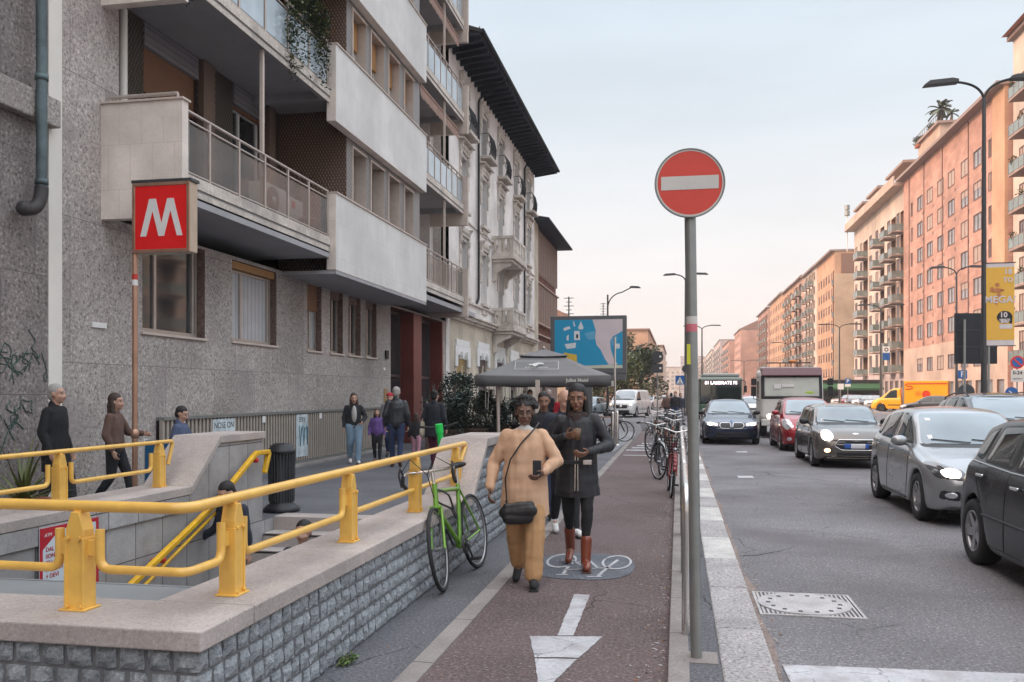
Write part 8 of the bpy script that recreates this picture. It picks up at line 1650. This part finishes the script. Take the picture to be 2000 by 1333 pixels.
    # shoes or boots
    if shoes:
        for s in 'LR':
            a, b = j['an'+s], j['to'+s]; d_ = (b-a); Q = [('c', V3(a.x, a.y+.025*k, max(.045, a.z-.035)*1), b + V3(0, 0, .01), .042*k, .036*k), ('c', b+V3(0, .05*k, .012), b + V3(0, -.02*k, .004), .040*k, .034*k), ('c', a, a-V3(0, 0, .03)*k, .046*k, .045*k)]
            if boots: Q += [('c', a-V3(0, 0, .02)*k, j['an'+s]+(j['kn'+s]-j['an'+s]).normalized()*.185*k, .046*k, .054*k)]
            o = remesh('shoe' if not boots else 'boot', Q, max(vox*.7, .006), shoes, t, 2)
            bm = bmesh.new(); bm.from_mesh(o.data)
            for v in bm.verts: v.co.z = max(v.co.z, min(a.z, b.z)-.030*k if min(a.z, b.z) > .06 else .004)
            bm.to_mesh(o.data); bm.free()
            mb = MB(); mb.box(b.x-.04*k, b.x+.04*k, b.y-.045*k, a.y+.065*k, .0, .02)
            if a.z < .10: mb.build('sole', M['rubber'] if not boots else mat('brown sole', (.08,.03,.02), .6), o, bevel=.008)
    if undershirt: remesh('undershirt', [('e', ch + V3(0, -.01, .06)*k, (.155*k, .103*k, .15*k)), ('c', j['neck']-V3(0, .02, .045)*k, j['neck']-V3(0, .03, .015)*k, .080*k, .066*k)], vox, undershirt, t, 2)
    tp = coat or top
    if tp:
        zl = coat_len; g = .016 if coat else .010; g = g*wide if wide > 1 else g
        FL_ = ((0, 1, 0), .66 if not zl else .76); zt_ = ch + V3(0, 0, .02)*k; rt, rm, rb = (.172+g*.6)*k*sw*wide, (.158+g)*k*wide, (.168+g)*k*wide
        mid = (ch+pe)/2 + V3(0, 0, .0)*k; Q = [('c', zt_, mid, rt, rm, 20, FL_), ('c', mid, pe + V3(0, 0, .04)*k, rm, rb, 20, FL_)]
        for s in 'LR': Q += [('c', j['neck'] - V3(0, -.0, .075)*k, j['sh'+s] - V3(0, 0, .010)*k, .068*k, .060*k)]
        if zl: Q += [('c', pe + V3(0, 0, .02)*k, pe + V3(0, 0, -zl-.08)*k, rb, rb*(1.14 if fem else 1.06), 20, FL_)]
        for s in 'LR':
            wv = j['wr'+s] + (j['el'+s]-j['wr'+s]).normalized()*(.03 if not sleeves else sleeves)*k; aw = min(wide, 1.12); Q += [('c', j['sh'+s] - V3(0, 0, .01)*k, j['el'+s], (.053+g*.6)*k*aw, (.045+g*.7)*k*aw), ('c', j['el'+s], wv, (.045+g*.7)*k*aw, (.033+g*.6)*k*aw)]
        if collar and coat: Q += [('c', j['neck']-V3(0, .0, .03)*k, j['neck']+V3(0, .012, .015)*k, .075*k, .068*k)]
        elif not undershirt: Q += [('c', j['neck']-V3(0, 0, .06)*k, j['neck']-V3(0, 0, .02)*k, .072*k, .060*k)]
        o = remesh('coat' if coat else 'jumper', Q, vox, tp, t, 4, .016*(1 if near else .7), 8.5, seed=H*7)
        if zl:
            zc = pe.z - (zl+.02)*k; bm = bmesh.new(); bm.from_mesh(o.data)
            bmesh.ops.bisect_plane(bm, geom=bm.verts[:]+bm.edges[:]+bm.faces[:], plane_co=(0, 0, zc), plane_no=(0, .12, -1), clear_outer=True)
            ed = [e2 for e2 in bm.edges if e2.is_boundary]; bmesh.ops.holes_fill(bm, edges=ed, sides=0)
            bm.to_mesh(o.data); bm.free()
    if scarf: remesh('scarf', [('c', j['neck']+V3(-.05, -.03, -.02)*k, j['neck']+V3(.05, -.03, -.02)*k, .05*k, .05*k), ('c', j['neck']+V3(-.05, .04, 0)*k, j['neck']+V3(.05, .04, 0)*k, .05*k, .05*k), ('c', j['neck']+V3(0, -.07, -.03)*k, ch+V3(.02, -.13, -.02)*k, .045*k, .04*k, 10, ((0, 1, 0), .5))], vox, scarf, t, 3, .012, 14)
    if extra: extra(t, j, k)
    return t
BLK = cloth('black cloth', (.018,.018,.022)); NAVY = cloth('dark navy cloth', (.022,.026,.042)); CAML = cloth('camel knit', (.62,.39,.25)); CAMT = cloth('camel trousers', (.50,.29,.14)); DEN = cloth('pale denim', (.20,.29,.38)); DDEN = cloth('dark denim', (.03,.045,.10)); LEA = mat('black leather jacket', (.028,.03,.036), .42, var=.2, bump=.1); WHT = cloth('off white cloth', (.55,.53,.50)); PUR = cloth('purple cloth', (.13,.07,.24)); BRG = cloth('burgundy cloth', (.10,.012,.04)); BRN = cloth('brown cloth', (.12,.07,.055)); GRY = cloth('grey cloth', (.20,.20,.22)); REDc = cloth('red cloth', (.50,.02,.04)); BLUc = cloth('blue cloth', (.03,.13,.30)); TANb = mat('chestnut leather', (.20,.045,.02), .3, var=.15, coat=.3)
HB_ = mat('black hair', (.012,.010,.010), .6, var=.3, bump=.4, bscale=120); HG = mat('grey hair', (.36,.34,.32), .7, var=.2, bump=.3); HBr = mat('brown hair', (.05,.028,.018), .6, var=.3, bump=.3)
def bag_cross(t, j, k):
    b = mat('black leather bag', (.015,.015,.017), .4, var=.2); c = V3(-.04, -.235, .68)*k
    o = remesh('shoulder_bag', [('c', c+V3(-.12, .01, .0)*k, c+V3(.11, -.01, .02)*k, .062*k, .062*k, 12, ((0, 1, 0), .6)), ('c', c+V3(-.09, .0, -.05)*k, c+V3(.08, 0, -.04)*k, .06*k, .06*k, 12, ((0, 1, 0), .6)), ('c', c+V3(-.11, .0, .05)*k, c+V3(.11, 0, .07)*k, .035*k, .035*k, 12, ((0, 1, 0), .7))], .007, b, t, 3, .005, 14)
    mb = MB(); mb.tube([Vector(p)*k for p in ((-.15, -.185, .76), (-.165, -.175, .98), (-.12, -.165, 1.15), (-.02, -.155, 1.30), (.09, -.10, 1.42), (.13, .0, 1.475), (.10, .12, 1.40), (.0, .16, 1.2), (-.12, .16, 1.0), (-.20, .03, .82), (-.15, -.18, .74))], .008*k, 6); mb.build('strap', b, o)
    mb = MB(); c = j['wrL'] + V3(-.045, -.055, .045)*k; mb.box(c.x-.035, c.x+.035, c.y-.006, c.y+.006, c.z-.07, c.z+.07); mb.build('phone', M['dark'], t, bevel=.006)
    mb = MB(); w = j['wrL']; d = (j['wrL']-j['elL']).normalized(); x, y = frame(d)
    for q in (-.02, -.035): mb.tube([w+d*q+x*.033*math.cos(a)+y*.033*math.sin(a) for a in [R(30*i) for i in range(12)]], .004, 5, closed=True)
    mb.build('bracelet', M['chrome'], t)
person('woman in camel jumper and wide camel trousers with a black cross-body bag', (-1.28, 7.28, .004), R(6), 1.57, dict(elL=(.30, -.03, 1.13), wrL=(.17, -.20, 1.03), palmL=(-.7, .3, .6), elR=(-.29, .05, 1.10), wrR=(-.31, -.10, .87), palmR=(.9, .2, 0), nod=.10, yaw=.08), stride=.17, skin='dark', top=CAML, legs=CAMT, shoes=cloth('black suede', (.02,.02,.022)), hair=HB_, hstyle='afro', vox=.009, fem=True, wide=1.14, legw=1.0, undershirt=WHT, extra=bag_cross, legfull=.75, coat_len=.27)
def hat_cup(t, j, k):
    mb = MB(); c = (j['wrL']+j['wrR'])/2 + V3(0, -.05, .05)*k; mb.lathe([(0, 0), (.028, 0), (.036, .10), (.034, .10), (0, .03)], tuple(c), 14); mb.build('cup', mat('dull brown cup', (.16,.09,.05), .5), t)
    mb = MB()
    for s in (-.012, .012): mb.tube([(s, -.165*k, 1.05*k), (s, -.18*k, .85*k), (s*1.2, -.185*k, .72*k)], .006, 5)
    mb.build('zip', M['steel'], t)
    mb = MB(); mb.box(-.17*k, .17*k, -.178*k, -.155*k, .965*k, .995*k); mb.build('belt', M['dark'], t); mb = MB(); mb.box(.06*k, .14*k, -.192*k, -.176*k, .96*k, 1.005*k); mb.build('buckle', M['steel'], t, bevel=.004)
person('woman in long black puffer coat, black leggings and chestnut ankle boots', (-.93, 8.12, .004), R(4), 1.70, dict(elL=(.30, .02, 1.13), wrL=(.10, -.23, 1.07), palmL=(-.5, .5, .7), elR=(-.30, .02, 1.14), wrR=(-.08, -.24, 1.22), palmR=(.6, .5, .5), nod=.15, yaw=-.1), stride=.20, skin='brown', coat=cloth('black quilted coat', (.017,.017,.021), .5), legs=cloth('black leggings', (.012,.012,.014)), shoes=TANb, hair=HB_, hstyle='long', vox=.009, fem=True, wide=1.03, legw=.84, coat_len=.24, boots=True, extra=hat_cup, scarf=cloth('dark brown scarf', (.04,.025,.022)))
person('man in dark jacket half hidden between the camel and black clad women', (-1.28, 9.9, .004), R(20), 1.66, dict(nod=.35, yaw=.4, elL=(.27, -.02, 1.12), wrL=(.10, -.22, 1.10)), stride=.2, skin='light', coat=NAVY, legs=BLK, shoes=M['white'], hair=HBr, hstyle='fringe', vox=.012)
person('woman in open black jacket, patterned light top, pale jeans and white shoes', (-7.3, 18.9, 0), R(25), 1.62, dict(elL=(.28, 0, 1.13), wrL=(.18, -.20, 1.0)), stride=.16, skin='light', coat=BLK, legs=DEN, shoes=M['white'], hair=HBr, hstyle='long', vox=.014, fem=True, legw=1.12, legfull=.3, extra=lambda t, j, k: remesh('light_top', [('e', j['chest']+V3(0, -.075, -.06)*k, (.07*k, .085*k, .22*k))], .012, cloth('patterned light cloth', (.42,.40,.38)), t, 2))
person('child in purple jacket and dark trousers holding hands with the grey haired man', (-6.85, 19.2, 0), R(15), 1.26, stride=.1, coat=PUR, legs=BLK, shoes=M['rubber'], hair=HBr, hstyle='long', vox=.014, fem=True)
person('older person in red cap and grey jacket behind the child in purple', (-7.15, 21.0, 0), R(10), 1.62, stride=.12, coat=GRY, legs=DDEN, shoes=M['rubber'], hair=HG, hat=REDc, vox=.014)
person('grey haired man in dark leather jacket and jeans seen from behind', (-6.05, 18.2, 0), R(195), 1.76, stride=.14, coat=LEA, legs=DDEN, shoes=BRN, hair=HG, vox=.012, wide=1.05)
person('small child in pink trousers almost hidden by the grey haired man', (-6.0, 19.5, 0), R(190), 1.15, stride=.1, coat=BLK, legs=cloth('pink cloth', (.50,.26,.32)), shoes=M['white'], hair=HBr, hstyle='long', vox=.016, fem=True)
def tote(t, j, k): remesh('tote_bag', [('c', V3(.26, .02, .95)*k, V3(.25, .04, .80)*k, .11*k, .13*k, 12, ((1, 0, 0), .5))], .012, cloth('cream canvas', (.42,.35,.27)), t, 3, .01, 8); mb = MB(); mb.tube([Vector(p)*k for p in ((.25, -.08, 1.0), (.22, -.03, 1.3), (.17, .0, 1.45), (.22, .06, 1.3), (.25, .1, 1.0))], .012, 5); mb.build('bag_strap', cloth('cream strap', (.42,.35,.27)), t)
person('woman in black coat and burgundy trousers with cream shoulder bag, walking away', (-5.1, 17.9, 0), R(175), 1.68, stride=.16, coat=cloth('black wool coat', (.016,.018,.026)), legs=BRG, shoes=M['rubber'], hair=HB_, hstyle='bun', vox=.012, fem=True, coat_len=.22, wide=1.1, extra=tote)
person('tall figure in long black coat against the cream painted strip', (-7.75, 9.75, 0), R(100), 1.74, stride=.2, coat=cloth('long black coat', (.010,.010,.012)), legs=BLK, shoes=M['rubber'], hair=HG, vox=.013, coat_len=.3, wide=1.0)
person('figure in brown jacket left of the metro sign pole', (-7.62, 10.75, 0), R(105), 1.62, dict(elL=(.24, -.1, 1.12), wrL=(.2, -.34, 1.1)), stride=.24, coat=BRN, legs=BLK, shoes=M['rubber'], hair=HBr, hstyle='long', vox=.013, fem=True)
person('dark haired figure in grey and blue jacket right of the metro sign pole', (-6.75, 10.95, 0), R(100), 1.44, dict(nod=.3, elL=(.25, -.1, 1.12), wrL=(.2, -.36, 1.08)), stride=.22, coat=cloth('blue grey cloth', (.07,.09,.16)), legs=DDEN, shoes=M['rubber'], hair=HB_, vox=.013)
person('person in dark jacket and light trousers going down the metro stairs by the handrail', (-4.80, 8.95, -.985), R(-25), 1.68, dict(nod=.45, chest=(0, -.06, 1.22), neck=(0, -.11, 1.39), head=(0, -.17, 1.52), shL=(.18, -.09, 1.36), shR=(-.18, -.09, 1.36), elL=(.24, -.1, 1.1), elR=(-.26, -.12, 1.10), wrR=(-.38, -.24, 1.0)), stride=.16, coat=NAVY, legs=GRY, shoes=M['rubber'], hair=HB_, vox=.012)
person('person already deep on the metro stairs, only dark head and shoulders showing', (-3.72, 8.25, -1.32), R(5), 1.66, stride=.1, coat=BLK, legs=BLK, shoes=M['rubber'], hair=HB_, vox=.014)
person('person in black half hidden behind the camel clad woman', (-1.72, 11.2, .0), R(10), 1.64, dict(nod=.2), stride=.18, skin='brown', coat=BLK, legs=DDEN, shoes=M['rubber'], hair=HB_, vox=.013)
# people around the cafe and by the far bicycles
for px, D, a, H_, kw, lb in ((1035, 25.2, 0, 1.72, dict(coat=GRY, legs=BLK, hair=HBr), 'man with ruddy face standing under the parasol'), (1095, 29, 40, 1.60, dict(coat=REDc, legs=DDEN, hair=HB_), 'person in bright red jacket under the parasol'), (1072, 30, -30, 1.74, dict(coat=BLK, legs=BLK, hair=HG), 'person in black with pale hair behind the one in red'), (1130, 28.5, 100, 1.70, dict(coat=NAVY, legs=DDEN, hair=HB_), 'person in navy under the right half of the parasol'),
        (1303, 46, 20, 1.70, dict(coat=BRN, legs=BLK, hair=HBr), 'person in brown at the far crossing, left of the group'), (1319, 44, -10, 1.74, dict(coat=BLK, legs=DDEN, hair=HB_), 'person in black at the far crossing beside the no entry pole'), (1329, 45.5, 30, 1.66, dict(coat=NAVY, legs=GRY, hair=HBr), 'person in navy with light trousers at the far crossing'), (1311, 49, 180, 1.68, dict(coat=cloth('rust cloth', (.25,.08,.05)), legs=BLK, hair=HB_), 'person in rust jacket at the far crossing')):
    q = at(px, D); person(lb, (q.x, q.y, 0 if D < 41 else ROADZ), R(a), H_, stride=.14, shoes=M['rubber'], vox=.02, **kw)
# ------------------------------------------------------------------ thin evening haze, one closed box round everything
mb = MB(); mb.box(-75, 75, -45, 1000, -4.0, 41); HZ = mb.build('haze', None); m = bpy.data.materials.new('haze air'); m.use_nodes = True; n = m.node_tree; n.nodes.clear()
o_ = n.nodes.new('ShaderNodeOutputMaterial'); v_ = n.nodes.new('ShaderNodeVolumePrincipled'); v_.inputs['Color'].default_value = (.97, .95, .96, 1); v_.inputs['Density'].default_value = .00042; n.links.new(v_.outputs[0], o_.inputs['Volume'])
HZ.data.materials.clear(); HZ.data.materials.append(m); tag(HZ, kind='stuff')
